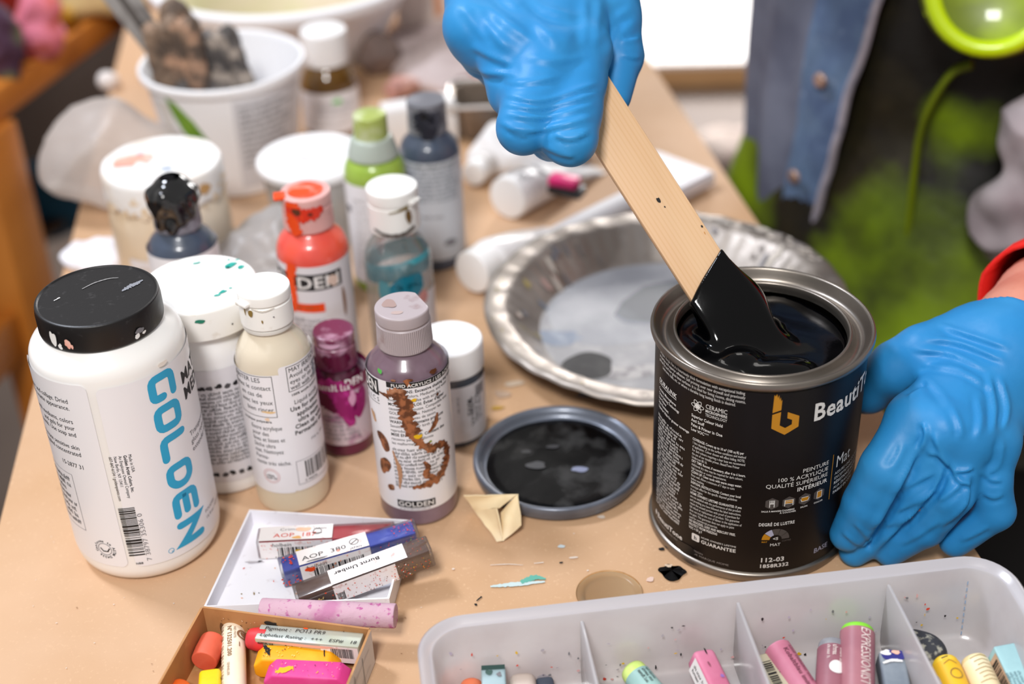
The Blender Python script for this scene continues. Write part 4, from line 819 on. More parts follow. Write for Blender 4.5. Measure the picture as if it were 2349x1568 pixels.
# ------------------------------------------------------------------ foil pie plate
def pie_plate():
    x, y = .1005, .7810; t = thing('foil_pie_plate', 'fluted foil pie plate stained with grey paint, behind the paint can', 'pie plate', (x, y, 0))
    foil = M('aluminium_foil', '#aaa199', .42, metal=.6, noise=(30, '#8f867e', .45, .62), noise2=(12, '#c2b9b1', .6, .72), bump=(90, .2, .002))
    def fn(th, r, z):
        w = math.exp(-((r - .096) / .0085) ** 2); k = math.cos(th * 54); return r + .0011 * k * w, z + .0007 * k * w + (.0006 * math.sin(th * 7) + .0004 * math.sin(th * 31) if r > .105 else 0)
    prof = [(0, .0010), (.03, .0010), (.06, .0010), (.080, .0010)] + [(.082 + .021 * k / 9, .0012 + .0215 * (k / 9) ** .9) for k in range(10)] + [(.106, .0236), (.111, .0242), (.1150, .0244), (.1172, .0238), (.1178, .0222), (.1168, .0212), (.1155, .0216)]
    link('dish', lathe(prof, 432, fn=fn), t, foil, ang=60)
    q = lambda px, py, h=.0016: (lambda p: ((p.x - x) * 1000, (p.y - y) * 1000))(at(px, py, h))
    A = Art(); G1 = M('pale_grey_paint', '#8e8f94', .4,  noise=(16, '#aeaeb1', .45, .65)); G2 = M('mid_grey_paint', '#54585f', .36, noise=(22, '#696d74', .5, .65)); G3 = M('charcoal_paint', '#2b2a2b', .5, spec=.3, noise=(60, '#383737', .5, .65)); G4 = M('blue_grey_paint', '#77808f', .35, noise=(50, '#9aa0aa', .5, .65)); G5 = M('thin_grey_wash', '#8e8d8f', .4, noise=(40, '#a9a6a6', .45, .65))
    A.disc(0, 0, 84, G5, 0, 64)
    P = [q(*p) for p in ((1275, 660), (1330, 600), (1420, 560), (1520, 560), (1620, 590), (1600, 700), (1520, 770), (1400, 790), (1300, 780), (1255, 720))]; A.poly([tuple(a[:2]) for a in spline([(a, b) for a, b in P] + [P[0]], 60)][:-1], G1, 1)
    A.poly([q(*p) for p in ((1408, 722), (1428, 690), (1478, 655), (1560, 640), (1640, 640), (1640, 735), (1520, 745), (1450, 742))], G2, 2); A.smear([q(1412, 722), q(1440, 738), q(1520, 742)], [2, 3.4, 1.5], M('grey_paint_ridge', '#8f939b', .25, coat=.4), 3, 3)
    A.blob(*q(1352, 836), 17, 14.5, G3, 5, .22, 40, 3); A.blob(*q(1295, 775), 15, 9, G4, 6, .7, layer=2); A.blob(*q(1345, 900, .003), 10, 3, GRYI, 8, .8, layer=2); A.blob(*q(1440, 850), 24, 8, M('speckled_wash', '#a7a3a2', .45, noise=(120, '#7f7c7d', .5, .6)), 9, .6, layer=2); A.blob(*q(1460, 905), 13, 3, G2, 10, .9, layer=3)
    A.build('grey_paint', planemap((0, 0, .0010), (1, 0, 0), (0, 1, 0), .0003), t)
    # spatter on the fluted wall and the rim
    A = Art(); R = random.Random(8); cols = [M('wall_spatter_cream', '#c9c0b5', .4), M('wall_spatter_taupe', '#857c76', .4), M('wall_spatter_ochre', '#a3945f', .4), M('wall_spatter_rose', '#b0948d', .4), G4, GRYI]
    for k in range(64): a = R.uniform(0, 6.28); v = R.uniform(0, 20); A.blob(a * 92, v, R.uniform(.8, 2.6), R.uniform(1.5, 5), cols[k % 6], k, .7)
    A.build('spatter_stain', lambda u, v, d: Vector(((.0815 + .0205 * (v / .0215)) * math.cos(u / .092), (.0815 + .0205 * (v / .0215)) * math.sin(u / .092), .0022 + v + d)), t, slices=4)
    A = Art(); a0 = math.radians(62)
    for k in range(40): a = R.uniform(20, 75); rr = R.uniform(107.5, 113); A.blob(rr * math.cos(math.radians(a)), rr * math.sin(math.radians(a)), R.uniform(1.2, 4.5), R.uniform(.8, 2), cols[0] if k % 3 else M('rim_white_crust', '#dcd6d2', .5) if k == 0 else cols[0], k, .7, rot=a + 90)
    for k in range(26): a = R.uniform(150, 330); rr = R.uniform(106, 116); A.blob(rr * math.cos(math.radians(a)), rr * math.sin(math.radians(a)), R.uniform(.5, 2), R.uniform(.4, 1.0), cols[(0, 2, 0, 1)[k % 4]], k, .7, rot=a + 90)
    A.build('rim_stain', planemap((0, 0, .0248), (1, 0, 0), (0, 1, 0), .0002), t)
pie_plate()

# ------------------------------------------------------------------ pastels: shared builders
def stick_between(name, label, cat, p0, p1, w, h, mat, bev=.0014, group=None, up=(0, 0, 1)):
    """square stick whose top-front edge runs p0->p1; local X along it, Y away from the camera, Z up"""
    p0, p1 = Vector(p0), Vector(p1); L = (p1 - p0).length; Rm = frame(p1 - p0, up); t = thing(name, label, cat, p0, group=group)
    t.rotation_euler = Rm.to_euler(); bm = rbox(L, w, h, bev, 3, False); bmesh.ops.translate(bm, vec=(L / 2, w / 2, -h / 2), verts=bm.verts)
    return t, bm, L
def wrapped_stick(name, label, p0, p1, w, core, sleeve_m, art=None, core0=.0015, core1=.0015):
    t, bm, L = stick_between(name, label, 'pastel', p0, p1, w, w, None, .0012)
    bm.free(); c = rbox(L - core0 - core1, w - .0012, w - .0012, .0012, 2, False); bmesh.ops.translate(c, vec=(core0 + (L - core0 - core1) / 2, w / 2, -w / 2), verts=c.verts)
    link('pastel_core', bm2me(c), t, core)
    s = rbox(L, w, w, .0008, 2, False); bmesh.ops.translate(s, vec=(L / 2, w / 2, -w / 2), verts=s.verts); link('clear_sleeve', bm2me(s), t, sleeve_m)
    if art: art(t, L, w)
    return t
SLV = M_film('clear_sleeve_film', '#efe9e9', .93, .3, .12)
LBW = M('scuffed_white_label', '#efe8e6', .5, noise=(240, '#d9b9b4', .6, .72))
def lab_top(t, x0, x1, w, fn, name='label'):
    A = Art(); A.rect(x0, .3, x1, w * 1000 - .3, LBW, 0); fn(A); return A.build(name, planemap((0, 0, .0001), (1, 0, 0), (0, 1, 0)), t)
def lab_front(t, x0, x1, w, fn, name='label'):
    A = Art(); A.rect(x0, .3, x1, w * 1000 - .3, LBW, 0); fn(A); return A.build(name, planemap((0, -.0001, -w), (1, 0, 0), (0, 0, 1)), t)

# white box lid with three wrapped pastels
def box_lid():
    h = .012; pts = [at(572, 1168, h), at(943, 1192, h), at(893, 1372, h), at(467, 1391, h)]; pts = [Vector((p.x, p.y, 0)) for p in pts]
    c = sum(pts, Vector()) / 4; t = thing('box_lid', 'shallow white cardboard box lid lying open, holding three wrapped pastels', 'box', c)
    m = M('white_card', '#f4f3f9', .55, noise=(200, '#dcd6da', .62, .75)); th = .0012
    def rim(k): return [c + (p - c) * k for p in pts]
    o_, i_ = rim(1.0), rim(.975); vs = []
    for ring, z in ((o_, 0), (o_, h), (i_, h), (i_, .0015)): vs += [Vector((p.x, p.y, z)) - c for p in ring]
    fs = [(3, 2, 1, 0)] + [(a * 4 + k, a * 4 + (k + 1) % 4, (a + 1) * 4 + (k + 1) % 4, (a + 1) * 4 + k) for a in range(3) for k in range(4)] + [(12, 13, 14, 15)]
    link('tray', mesh(vs, fs), t, m, False)
    A = Art(); R = random.Random(2); mm = [REDM, ORGM, OCHRE, GRYI, M('pale_orange_dust', '#e9b79a', .7), M('grey_dust', '#bdb9bf', .7), WHM]
    for k in range(46): s, u = R.uniform(.06, .9), R.uniform(.08, .95); p = pts[0] * (1 - s) * (1 - u) + pts[1] * s * (1 - u) + pts[2] * s * u + pts[3] * (1 - s) * u - c; A.blob(p.x * 1000, p.y * 1000, R.uniform(.25, 1.1), R.uniform(.2, .6), mm[k % 7], k, .7, rot=R.uniform(0, 180))
    p = at(588, 1290, .0015) - c; A.blob(p.x * 1000, p.y * 1000, 4, 1, mm[5], 77, .9); A.blob(p.x * 1000 + 2, p.y * 1000 + .6, 1.3, .6, GRYI, 78, .9)
    A.build('dust_speck', planemap((0, 0, .0015), (1, 0, 0), (0, 1, 0), .0002), t)
box_lid()
def dots(A, x0, x1, y0, y1, mats, n, seed, s=(.2, .8)):
    n = int(n * 1.5); s = (s[0] * .6, s[1] * .55)
    R = random.Random(seed)
    for k in range(n): A.blob(R.uniform(x0, x1), R.uniform(y0, y1), R.uniform(*s), R.uniform(s[0], s[1] * .7), mats[k % len(mats)], seed * 100 + k, .8, rot=R.uniform(0, 180), layer=3)
W12 = .0118
def a_crim(t, L, w):
    def f(A): A.text('Crimson', 12, 7.6, 2.0, GRYI, sx=1.3); A.text('AOP  187', 9, 2.5, 3.0, REDM, sx=1.25); A.text('JAPAN', 30, 7.5, 1.6, INK); A.disc(32, 6.0, 2.0, INK, 1, 16, 2.4); A.rect(29.5, 4.4, 34.5, 4.9, INK); A.blob(24, 8, 4, 1.6, M('peach_rub', '#f0c3a4', .6), 4, .7); A.blob(22, 2, 2.6, .9, M('amber_rub', '#eab26a', .6), 5, .7)
    lab_top(t, 1.5, 40, w, f)
    def g(A): A.text('holbein', 8, 8.2, 2.4, INK, shear=.2); A.barcode(11, 1.8, 36, 7.6, INK, 3); A.text('4 939331', 9, .4, 1.2, INK); A.blob(23.5, 4.5, 2.4, 1.2, YELM, 6, .7); A.blob(24, 2, 1.4, .6, YELM, 7, .7); dots(A, 2, 39, .5, 11, [PINKM, M('rose_rub', '#e0a5a0', .6)], 14, 3, (.3, 1.2))
    lab_front(t, 1.5, 40, w, g)
p0, p1 = at(586, 1243, .0135), at(903, 1227, .0135)
wrapped_stick('oil_pastel', 'crimson square pastel in a clear sleeve with barcode label, hindmost of three in white lid', p0, p1, W12, M('crimson_pastel', '#b3222f', .5, noise=(90, '#c23a44', .5, .7)), SLV, a_crim)
def a_blue(t, L, w):
    def f(A): A.text('AOP  380', 12, 3.0, 3.0, INK, sx=1.3); A.text('JAPAN', 37, 1, 1.5, INK); A.disc(40, 6.4, 2.1, INK, 1, 16, 2.5); A.stroke([(38, 5), (42, 7.6)], .5, INK); A.disc(31, 3, 1.1, PINKM, 1, 12); A.blob(18, 1.2, 5, .6, GRYI, 3, .8)
    lab_top(t, 10, 47, w, f)
    def g(A): A.text('holbein', 13, 8.3, 2.5, INK, shear=.2); A.barcode(16.5, 2.2, 43, 8, INK, 7); A.text('4 939331 387021', 14, .5, 1.4, INK, sx=1.15); A.blob(16, 8, 2.6, 1.4, ORGM, 6, .8); dots(A, 11, 45, .5, 11, [M('orange_rub', '#f08a5c', .6), PINKM], 12, 8, (.3, 1.0))
    lab_front(t, 10, 47, w, g)
    A = Art(); dots(A, 60, L * 1000 - 1.5, 1, 10.5, [ORGM, REDM, M('magenta_rub', '#b04a96', .6)], 26, 5, (.2, .9)); dots(A, 1, 9, 1, 11, [ORGM, REDM], 8, 6, (.4, 1.4)); A.build('dust_speck', planemap((0, 0, .0001), (1, 0, 0), (0, 1, 0)), t)
    A = Art(); dots(A, 52, L * 1000 - 1.5, 1, 10.5, [ORGM, REDM, M('green_rub', '#9ac14a', .6)], 26, 15, (.2, .8)); dots(A, 0, 9, 1, 8, [ORGM, REDM], 8, 16, (.4, 1.6)); A.build('dust_speck', planemap((0, -.0001, -w), (1, 0, 0), (0, 0, 1)), t)
p0, p1 = at(643, 1311, .0135), at(961, 1219, .0195)
wrapped_stick('oil_pastel', 'blue square pastel in a clear sleeve with barcode label, middle of three in white lid', p0, p1, W12, M('ultramarine_pastel', '#2743b4', .5, noise=(90, '#3a57c6', .5, .7)), SLV, a_blue)
def a_brown(t, L, w):
    def f(A): A.text('Burnt Umber', 46, 8.6, 2.3, INK, rot=180, sx=1.25, bold=True)
    lab_top(t, 19, 59, w, f)
    def g(A): dots(A, 19, 58, .5, 11, [M('umber_rub', '#9a6e5c', .6), ORGM, WHM], 70, 9, (.2, .9)); A.barcode(20, 1, 24, 6, INK, 3)
    lab_front(t, 19, 52, w, g)
    A = Art(); dots(A, 50, L * 1000 - 1.5, .8, 10.5, [ORGM, REDM, ORGM, YELM], 30, 17, (.15, .75)); dots(A, 3, 18, 1, 11, [M('buff_rub', '#c9ac72', .6), ORGM], 12, 18, (.4, 1.4)); A.build('dust_speck', planemap((0, -.0001, -w), (1, 0, 0), (0, 0, 1)), t)
    A = Art(); dots(A, 60, L * 1000 - 1.5, .8, 10.5, [ORGM, M('olive_rub', '#8f8240', .6)], 14, 19, (.15, .5)); A.build('dust_speck', planemap((0, 0, .0001), (1, 0, 0), (0, 1, 0)), t)
p0, p1 = at(678, 1374, .0148), at(991, 1259, .0252)
wrapped_stick('oil_pastel', 'brown square pastel with upside-down white label, frontmost of three in white lid', p0, p1, W12, M('umber_pastel', '#5b4038', .5, noise=(90, '#6d5147', .5, .7)), M_film('dusty_sleeve_film', '#b09a90', .78, .4, .12), a_brown)

# pink chalk lying across
def round_stick(name, label, cat, p0, p1, r, mat, r1=None, ends=.0006, group=None, endmat=None, seg=40):
    p0, p1 = Vector(p0), Vector(p1); L = (p1 - p0).length; t = thing(name, label, cat, p0, group=group); t.rotation_euler = frame(p1 - p0).to_euler()
    def build(nm, prof, m):
        me = lathe(prof, seg); me.transform(Matrix.Rotation(PI / 2, 4, 'Y')); return link(nm, me, t, m)
    r1 = r1 or r
    return t, L, build
ch0, ch1 = at(600, 1399, .0175), at(908, 1412, .0185)
t, L, bl = round_stick('chalk_pastel', 'round dusty pink chalk stick lying across the two boxes', 'pastel', ch0, ch1, .0060, None)
bl('chalk', fillet([(0, 0), (.0060, 0, .0006), (.0060, L, .0007), (0, L)]), M('pink_chalk', '#c8a3b2', .85, noise=(330, '#b0588f', .58, .68), noise2=(45, '#bd7fa0', .6, .72), bump=(300, .4, .001)))

# brown card box
def card_box():
    h = .022; pts = [at(465, 1393, h), at(846, 1443, h)]; a = Vector((pts[0].x, pts[0].y, 0)); b = Vector((pts[1].x, pts[1].y, 0)); ex = (b - a).normalized(); ey = Vector((ex.y, -ex.x, 0))
    Wd = (b - a).length; Dp = .118; t = thing('cardboard_box', 'open cardboard box with brown inside and white outside, holding short crayon stubs', 'box', a); t.rotation_euler = Matrix((ex, -ey, Vector((0, 0, 1)))).transposed().to_euler()
    brown = M('brown_card_inside', '#b98655', .7, noise=(40, '#9c6d42', .5, .72), noise2=(90, '#cfa071', .62, .76)); white = M('white_card_outside', '#dedad8', .6, noise=(60, '#c9c3c0', .5, .7)); th = .0011
    def wall(nm, x0, y0, x1, y1):
        dx, dy = x1 - x0, y1 - y0; Ln = math.hypot(dx, dy); nx_, ny_ = -dy / Ln * th, dx / Ln * th
        vs = [(x0, y0, 0), (x1, y1, 0), (x1 + nx_, y1 + ny_, 0), (x0 + nx_, y0 + ny_, 0)]; vs += [(x, y, h) for x, y, z in vs]
        me = mesh(vs, [(3, 2, 1, 0), (4, 5, 6, 7), (0, 1, 5, 4), (1, 2, 6, 5), (2, 3, 7, 6), (3, 0, 4, 7)], [1, 1, 0, 1, 1, 1]); return link(nm, me, t, [white, brown], False)
    wall('side_wall', 0, -Dp, 0, 0)
    wall('back_wall', 0, 0, Wd, 0); wall('side_wall', Wd, 0, Wd, -Dp); wall('front_wall', Wd, -Dp, 0, -Dp)
    for o in t.children:
        for p in o.data.polygons:
            p.material_index = 1
        # outside faces white
        c = Vector((Wd / 2, -Dp / 2, h / 2))
        for p in o.data.polygons:
            if abs(p.normal.z) < .5 and p.area > .0004 and p.normal.dot(p.center - c) > 0: p.material_index = 0
    bm = rbox(Wd, Dp, .0012, 0); bmesh.ops.translate(bm, vec=(Wd / 2, -Dp / 2, 0), verts=bm.verts); link('bottom', bm2me(bm), t, brown, False)
    A = Art(); dots(A, 8, Wd * 1000 - 4, 4, 19, [M('black_scuff', '#3b2c22', .7), M('dark_scuff', '#7b5736', .7), M('pale_scuff', '#d9b891', .7)], 40, 3, (.2, 1.0)); A.blob(9, 9, 2, 4.5, M('soft_dark_scuff', '#6b4a2e', .7), 4, .7); A.blob(36, 17, 3, 1.6, M('black_scuff_big', '#2b211c', .7), 6, .9)
    A.build('scuff', planemap((0, 0, 0), (1, 0, 0), (0, 0, 1), .0001), t)
    A = Art()
    for k in range(9): A.rect(6 + k * 12, 2, 6.5 + k * 12, 19, GRYI)
    A.rect(3, 15, 112, 15.4, LGREY); A.rect(3, 5, 112, 5.3, LGREY); A.build('print', planemap((Wd + .0011, -Dp, 0), (0, 1, 0), (0, 0, 1), .0002), t)
    return t, ex, ey, a, Wd
box, BX, BY, BA, BWd = card_box()
def inbox(px, py, h): return at(px, py, h)
# coral stub
t, L, bl = round_stick('crayon', 'coral crayon stub lying in the left corner of the cardboard box', 'crayon', at(468, 1517, .0080), at(491, 1465, .0085), .0066, None)
bl('stick', fillet([(0, 0), (.0064, 0, .0008), (.0066, L * .4), (.0062, L, .0018), (0, L)]), M('coral_crayon', '#e0654a', .6, noise=(50, '#d9553a', .5, .7), bump=(120, .3, .001)))
# cream wrapped crayon
t, L, bl = round_stick('crayon', 'cream paper-wrapped crayon with printed number, standing between coral stub and red pastel', 'crayon', at(537, 1600, .0080), at(536, 1440, .0085), .0057, None)
bl('stick', fillet([(0, 0), (.0054, 0, .0006), (.0054, L + .003, .0014), (0, L + .003)]), M('ivory_crayon', '#efe2cf', .6, noise=(90, '#5f534a', .68, .74)))
wm = M('cream_wrapper', '#eedfc3', .6, noise=(25, '#f6ebd6', .45, .65)); bl('wrapper', fillet([(.0055, 0), (.0058, .0004), (.0058, L - .0006), (.0055, L - .0002)]), wm)
bm_ = M('sepia_print', '#8d6a4d', .6)
def wrapmap(R_): return lambda u, v, o: Vector((v, -(R_ + .0002 + o) * math.sin(u / R_), (R_ + .0002 + o) * math.cos(u / R_)))
A = Art(); Lm = L * 1000
A.text('N°132501.200', -2.2, Lm - 4, 2.0, bm_, rot=-90, sx=1.1, bold=True); A.text('RED PASTEL', .8, Lm - 5, 1.0, bm_, rot=-90); A.text('SENNELIER', -2.4, Lm - 28, 1.2, bm_, rot=-90)
for q in np.arange(3, Lm, 2.1): A.stroke([(-6.5, Lm - q), (-4.6, Lm - q + .3)], .35, bm_)
for q in np.arange(5, Lm, 6): A.smear([(-6.8, Lm - q), (-4.2, Lm - q + .8)], [1.1, .2], M('sepia_tick', '#7d5738', .6) if q < 6 else bpy.data.materials['sepia_tick'], int(q), n=6)
A.disc(5.2, Lm - 9.5, 2.0, bm_, 1, 20, 3.0); A.blob(5.2, Lm - 9.5, 1.5, 1.5, bm_, 4, .8); A.rect(3.2, Lm - 18, 3.6, Lm - 15, bm_)
A.build('print', wrapmap(.0058), t, slices=2)
# red pastel in silver wrapper
sv = M('silver_iridescent_wrapper', '#bfc6c0', .3, metal=.35, noise=(22, '#cfd0ae', .42, .6), noise2=(14, '#b9d0cc', .55, .72))
t, bm, L = stick_between('oil_pastel', 'red pastel in a silver printed wrapper along the back of the cardboard box', 'pastel', at(583, 1463, .0170), at(822, 1484, .0190), .0098, .0112, None); bm.free()
bm = rbox(L, .0098, .0112, .0007); bmesh.ops.translate(bm, vec=(L / 2, .0049, -.0112), verts=bm.verts); link('wrapper', bm2me(bm), t, sv)
me = lathe(fillet([(0, -.0062), (.0048, -.0060, .002), (.0058, -.001, .002), (.0058, .004), (0, .004)]), 32); me.transform(Matrix.Rotation(PI / 2, 4, 'Y')); me.transform(Matrix.Translation((0, .0049, -.0056))); link('pastel_core', me, t, M('signal_red_pastel', '#d9363a', .5, noise=(120, '#c43540', .5, .7)))
A = Art(); A.text('Pigment :  PO13 PR9', 3, 6.0, 2.1, INK, sx=1.15, shear=.15); A.text('Lightfast Rating :  +++   ESP#   18', 2, 1.6, 1.9, INK, sx=1.25, shear=.15); A.blob(23, 8.8, 1.2, .5, ORGM, 3); A.build('print', planemap((0, 0, .0001), (1, 0, 0), (0, 1, 0)), t)
A = Art(); A.rect(33, .3, L * 1000 - .5, 10.5, LBW, 0); A.barcode(38, 3.5, L * 1000 - 3, 9.5, INK, 4); A.text('80', 37, .8, 2.2, INK); A.greek(1.5, 8, 9, 4, 2.2, 1.2, INK, 5); A.blob(30, 9.6, 18, .9, M('pink_rub', '#e6b5a8', .6), 6, .8); A.build('print', planemap((0, -.0001, -.0112), (1, 0, 0), (0, 0, 1)), t)
# half-worn yellow and magenta sticks
def worn(name, label, p0, p1, w, h, mat, marks, ch=.0045):
    t, bm, L = stick_between(name, label, 'pastel', p0, p1, w, h, None); bm.free()
    vs = [(0, 0), (ch, -0.0), (L - ch, -0.0), (L, -ch), (L, -h + ch * .5), (L - ch * .6, -h), (ch * .6, -h), (0, -h + ch * .4)]
    vs[0] = (0, -ch); bm = bmesh.new(); fr = [bm.verts.new((x, 0, z)) for x, z in vs]; f = bm.faces.new(fr); r = bmesh.ops.extrude_face_region(bm, geom=[f]); bmesh.ops.translate(bm, vec=(0, w, 0), verts=[v for v in r['geom'] if isinstance(v, bmesh.types.BMVert)])
    bmesh.ops.recalc_face_normals(bm, faces=bm.faces[:]); bmesh.ops.bevel(bm, geom=bm.edges[:], offset=.0013, segments=3, profile=.5, affect='EDGES'); link('stick', bm2me(bm), t, mat, ang=50)
    A = Art(); marks(A, L * 1000); A.build('smudge', planemap((0, 0, .00005), (1, 0, 0), (0, 1, 0), .0001), t); return t
worn('oil_pastel', 'orange-yellow chunky pastel with dark smudges lying in the cardboard box', at(577, 1512, .0145), at(775, 1518, .0145), .0105, .0125, M('amber_yellow_pastel', '#f2a60f', .5, noise=(60, '#f7b92a', .5, .7)), lambda A, L: (A.smear([(4.2, 9), (6, 7), (8, 3)], [1.5, 2.4, .8], BLKM, 3, rough=.7, n=10), dots(A, 5, L - 5, 2, 10, [M('pale_yellow_rub', '#f8d272', .6), M('umber_fleck', '#7a5618', .6), M('pale_yellow_rub2', '#f6cb5c', .6)], 16, 4, (.3, 1.0)), A.smear([(L - 8, 9), (L - 7.6, 6), (L - 7, 3)], [.5, .7, .4], BLKM, 6, n=8)))
worn('oil_pastel', 'magenta chunky pastel with a yellow smudge at the front of the cardboard box', at(600, 1548, .0150), at(795, 1558, .0150), .0115, .0130, M('magenta_pastel', '#d93f8e', .5, noise=(60, '#e0559c', .5, .7)), lambda A, L: (A.smear([(6, 2.0), (9, 3.6), (14, 5.2)], [1.2, 3.4, 2.6], YELM, 3, rough=.6, n=14), dots(A, 3, L - 4, 1, 10, [M('plum_fleck', '#7a2a55', .6), M('gold_fleck', '#d9a02f', .6), M('pale_pink_rub', '#eaa6c4', .6)], 22, 5, (.2, .8))))
t, bm, L = stick_between('oil_pastel', 'short yellow pastel stub at the lower left inside the cardboard box', 'pastel', at(452, 1590, .0135), at(455, 1540, .0125), .0105, .0115, None); bm.free()
bm = rbox(L + .004, .0105, .0115, .0022, 3, False); bmesh.ops.translate(bm, vec=(L / 2, -.0052, -.0058), verts=bm.verts); link('stick', bm2me(bm), t, M('lemon_pastel', '#f1cd0e', .5, noise=(70, '#e3bb12', .55, .72)))
t, L, bl = round_stick('crayon', 'tiny orange crayon end beside the yellow stub in the cardboard box', 'crayon', at(408, 1592, .0070), at(421, 1571, .0070), .0052, None)
bl('stick', fillet([(0, 0), (.0052, 0, .001), (.0050, L, .0015), (0, L)]), M('orange_crayon', '#e8641c', .6, noise=(70, '#f07a30', .5, .7)))
# ------------------------------------------------------------------ pastel organiser
TH_ = .045
_a, _b = at(1010, 1412, TH_), at(2290, 1262, TH_)
TX = Vector((_b.x - _a.x, _b.y - _a.y, 0)).normalized(); TY = Vector((-TX.y, TX.x, 0))
_l = at(958, 1500, TH_); TLx = (_l - _a).dot(TX); TO = Vector((_a.x, _a.y, 0)) + TX * TLx
TW = (at(2385, 1400, TH_) - TO).dot(TX); TD = .165
def tl(px, py, h):
    p = at(px, py, h) - TO; return p.dot(TX), p.dot(TY)
def organiser():
    t = thing('pastel_organiser', 'frosted clear plastic tray with compartments holding loose pastels, at the front of the table', 'organiser', TO); t.rotation_euler = Matrix((TX, TY, Vector((0, 0, 1)))).transposed().to_euler()
    frost = M_film('frosted_plastic', '#fcf8fa', .18, .35, .25, .5, noise=(26, '#efe8ea', .45, .68)); rimm = M_film('frosted_rim', '#ece8ee', .12, .4, .25, .45)
    def loop(ins, z, r, n=10):
        x0, x1, y0, y1 = ins, TW - ins, -TD + ins, -ins; P = []; r = max(r, .003)
        for cx, cy, a in ((x1 - r, y1 - r, 0), (x0 + r, y1 - r, 90), (x0 + r, y0 + r, 180), (x1 - r, y0 + r, 270)):
            P += [(cx + r * math.cos(math.radians(a + k * 90 / n)), cy + r * math.sin(math.radians(a + k * 90 / n)), z) for k in range(n + 1)]
        return P
    def loft(nm, rings, mat, capf=False):
        vs = sum(rings, []); n = len(rings[0]); fs = [(i * n + k, i * n + (k + 1) % n, (i + 1) * n + (k + 1) % n, (i + 1) * n + k) for i in range(len(rings) - 1) for k in range(n)]
        if capf: fs.append(tuple(range((len(rings) - 1) * n, len(rings) * n)))
        return link(nm, mesh(vs, fs), t, mat, ang=50)
    loft('rim', [loop(.0003, .0355, .0217), loop(0, .0362, .022), loop(0, .0440, .022), loop(.0012, .0452, .021), loop(.0030, .0448, .019), loop(.0046, .0430, .0174), loop(.0062, .0424, .016)], rimm)
    loft('shell', [loop(.0062, .0424, .016), loop(.0068, .0415, .0155), loop(.0095, .012, .0125), loop(.0105, .0055, .0115), loop(.0135, .0024, .009)], frost, True)
    loft('outer_wall', [loop(.0045, .0400, .018), loop(.0075, .006, .015), loop(.0105, .0008, .012)], frost, True)
    for px0, px1 in ((1331, 1370), (1688, 1757), (2032, 2133)):
        x0 = tl(px0, 1400 - (px0 - 1331) * .12, .043)[0]; bm = rbox(.0016, TD - .018, .0385, .0006, 2); bmesh.ops.translate(bm, vec=(x0, -TD / 2, .0022), verts=bm.verts)
        dv = link('divider', bm2me(bm), t, frost)
    # smudges on the inside of the back wall
    A = Art(); R = random.Random(3); mm = [GRYI, M('tray_grey_smudge', '#b3aab0', .6), REDM, YELM, M('tray_lilac_smudge', '#b9aec0', .6), BLKM, M('tray_pink_smudge', '#d9a7a5', .6)]
    for k in range(75): A.blob(R.uniform(14, TW * 1000 - 14), R.uniform(4, 33), R.uniform(.2, .8), R.uniform(.2, .9), mm[k % 7], k, .8)
    for (px, py, a, b, m) in ((1247, 1494, 2.6, 1.5, mm[1]), (1253, 1498, 1.3, .8, GRYI), (1950, 1380, .5, 1.6, BLKM), (1993, 1393, .4, 1.2, BLKM), (1512, 1474, .4, 1.3, BLKM), (2086, 1394, .9, .5, REDM), (2113, 1434, 1.6, .3, REDM), (1854, 1446, 1.1, .8, YELM), (1130, 1500, 1, .8, GRYI), (1295, 1433, .4, 1, GRYI)):
        p = at(px, py, .030) - TO; h = .030 + (1420 - (px - 960) * .117 - py) * .00021 + .004; A.blob(p.dot(TX) * 1000, max(4, min(33, h * 1000)), a, b, m, int(px), .7)
    A.build('pastel_smudge', lambda u, v, d: Vector((u, -.0098 - (.0415 - v) * -.0 - (.036 - v) * .09 - d - .0006, v)), t)
    A = Art(); xb = TW * 1000 - 9
    p = tl(2310, 1330, .04)[0] * 1000
    for k in range(9): A.rect(min(p, TW * 1000 - 20), 6 + k * 3.7, min(p, TW * 1000 - 20) + .6, 8 + k * 3.7, BLUM)
    A.build('measure_mark', lambda u, v, d: Vector((u, -.0098 - (.036 - v) * .09 - d - .0006, v)), t)
organiser()
ZB = .0030   # inside floor
def tp(px, py, h): return at(px, py, h)
def rstick(label, p_far, p_near, r, mat, tipmat=None, wrapmat=None, wrap0=0, text=None, name='oil_pastel', tipr=None, extra=None):
    """round pastel: p_far seen end, p_near towards the camera"""
    p0, p1 = Vector(p_near), Vector(p_far); L = (p1 - p0).length; t = thing(name, label, 'pastel', p0); t.rotation_euler = frame(p1 - p0).to_euler()
    def bl(nm, prof, m):
        me = lathe(prof, 40); me.transform(Matrix.Rotation(PI / 2, 4, 'Y')); return link(nm, me, t, m)
    bl('stick', fillet([(0, 0), (r * .94, 0, .0008), (r * .94, L, tipr or .0014), (0, L + .0004)]), tipmat or mat)
    if wrapmat: bl('wrapper', [(r * .95, -.0002), (r, .0001), (r, L - wrap0), (r * .95, L - wrap0 + .0001)], wrapmat)
    if text or extra:
        A = Art()
        if text: text(A, L * 1000)
        if A.v: A.build('print', lambda u, v, o: Vector((v, -(r + .0002 + o) * math.sin(u / r), (r + .0002 + o) * math.cos(u / r))), t, slices=1.5)
    return t
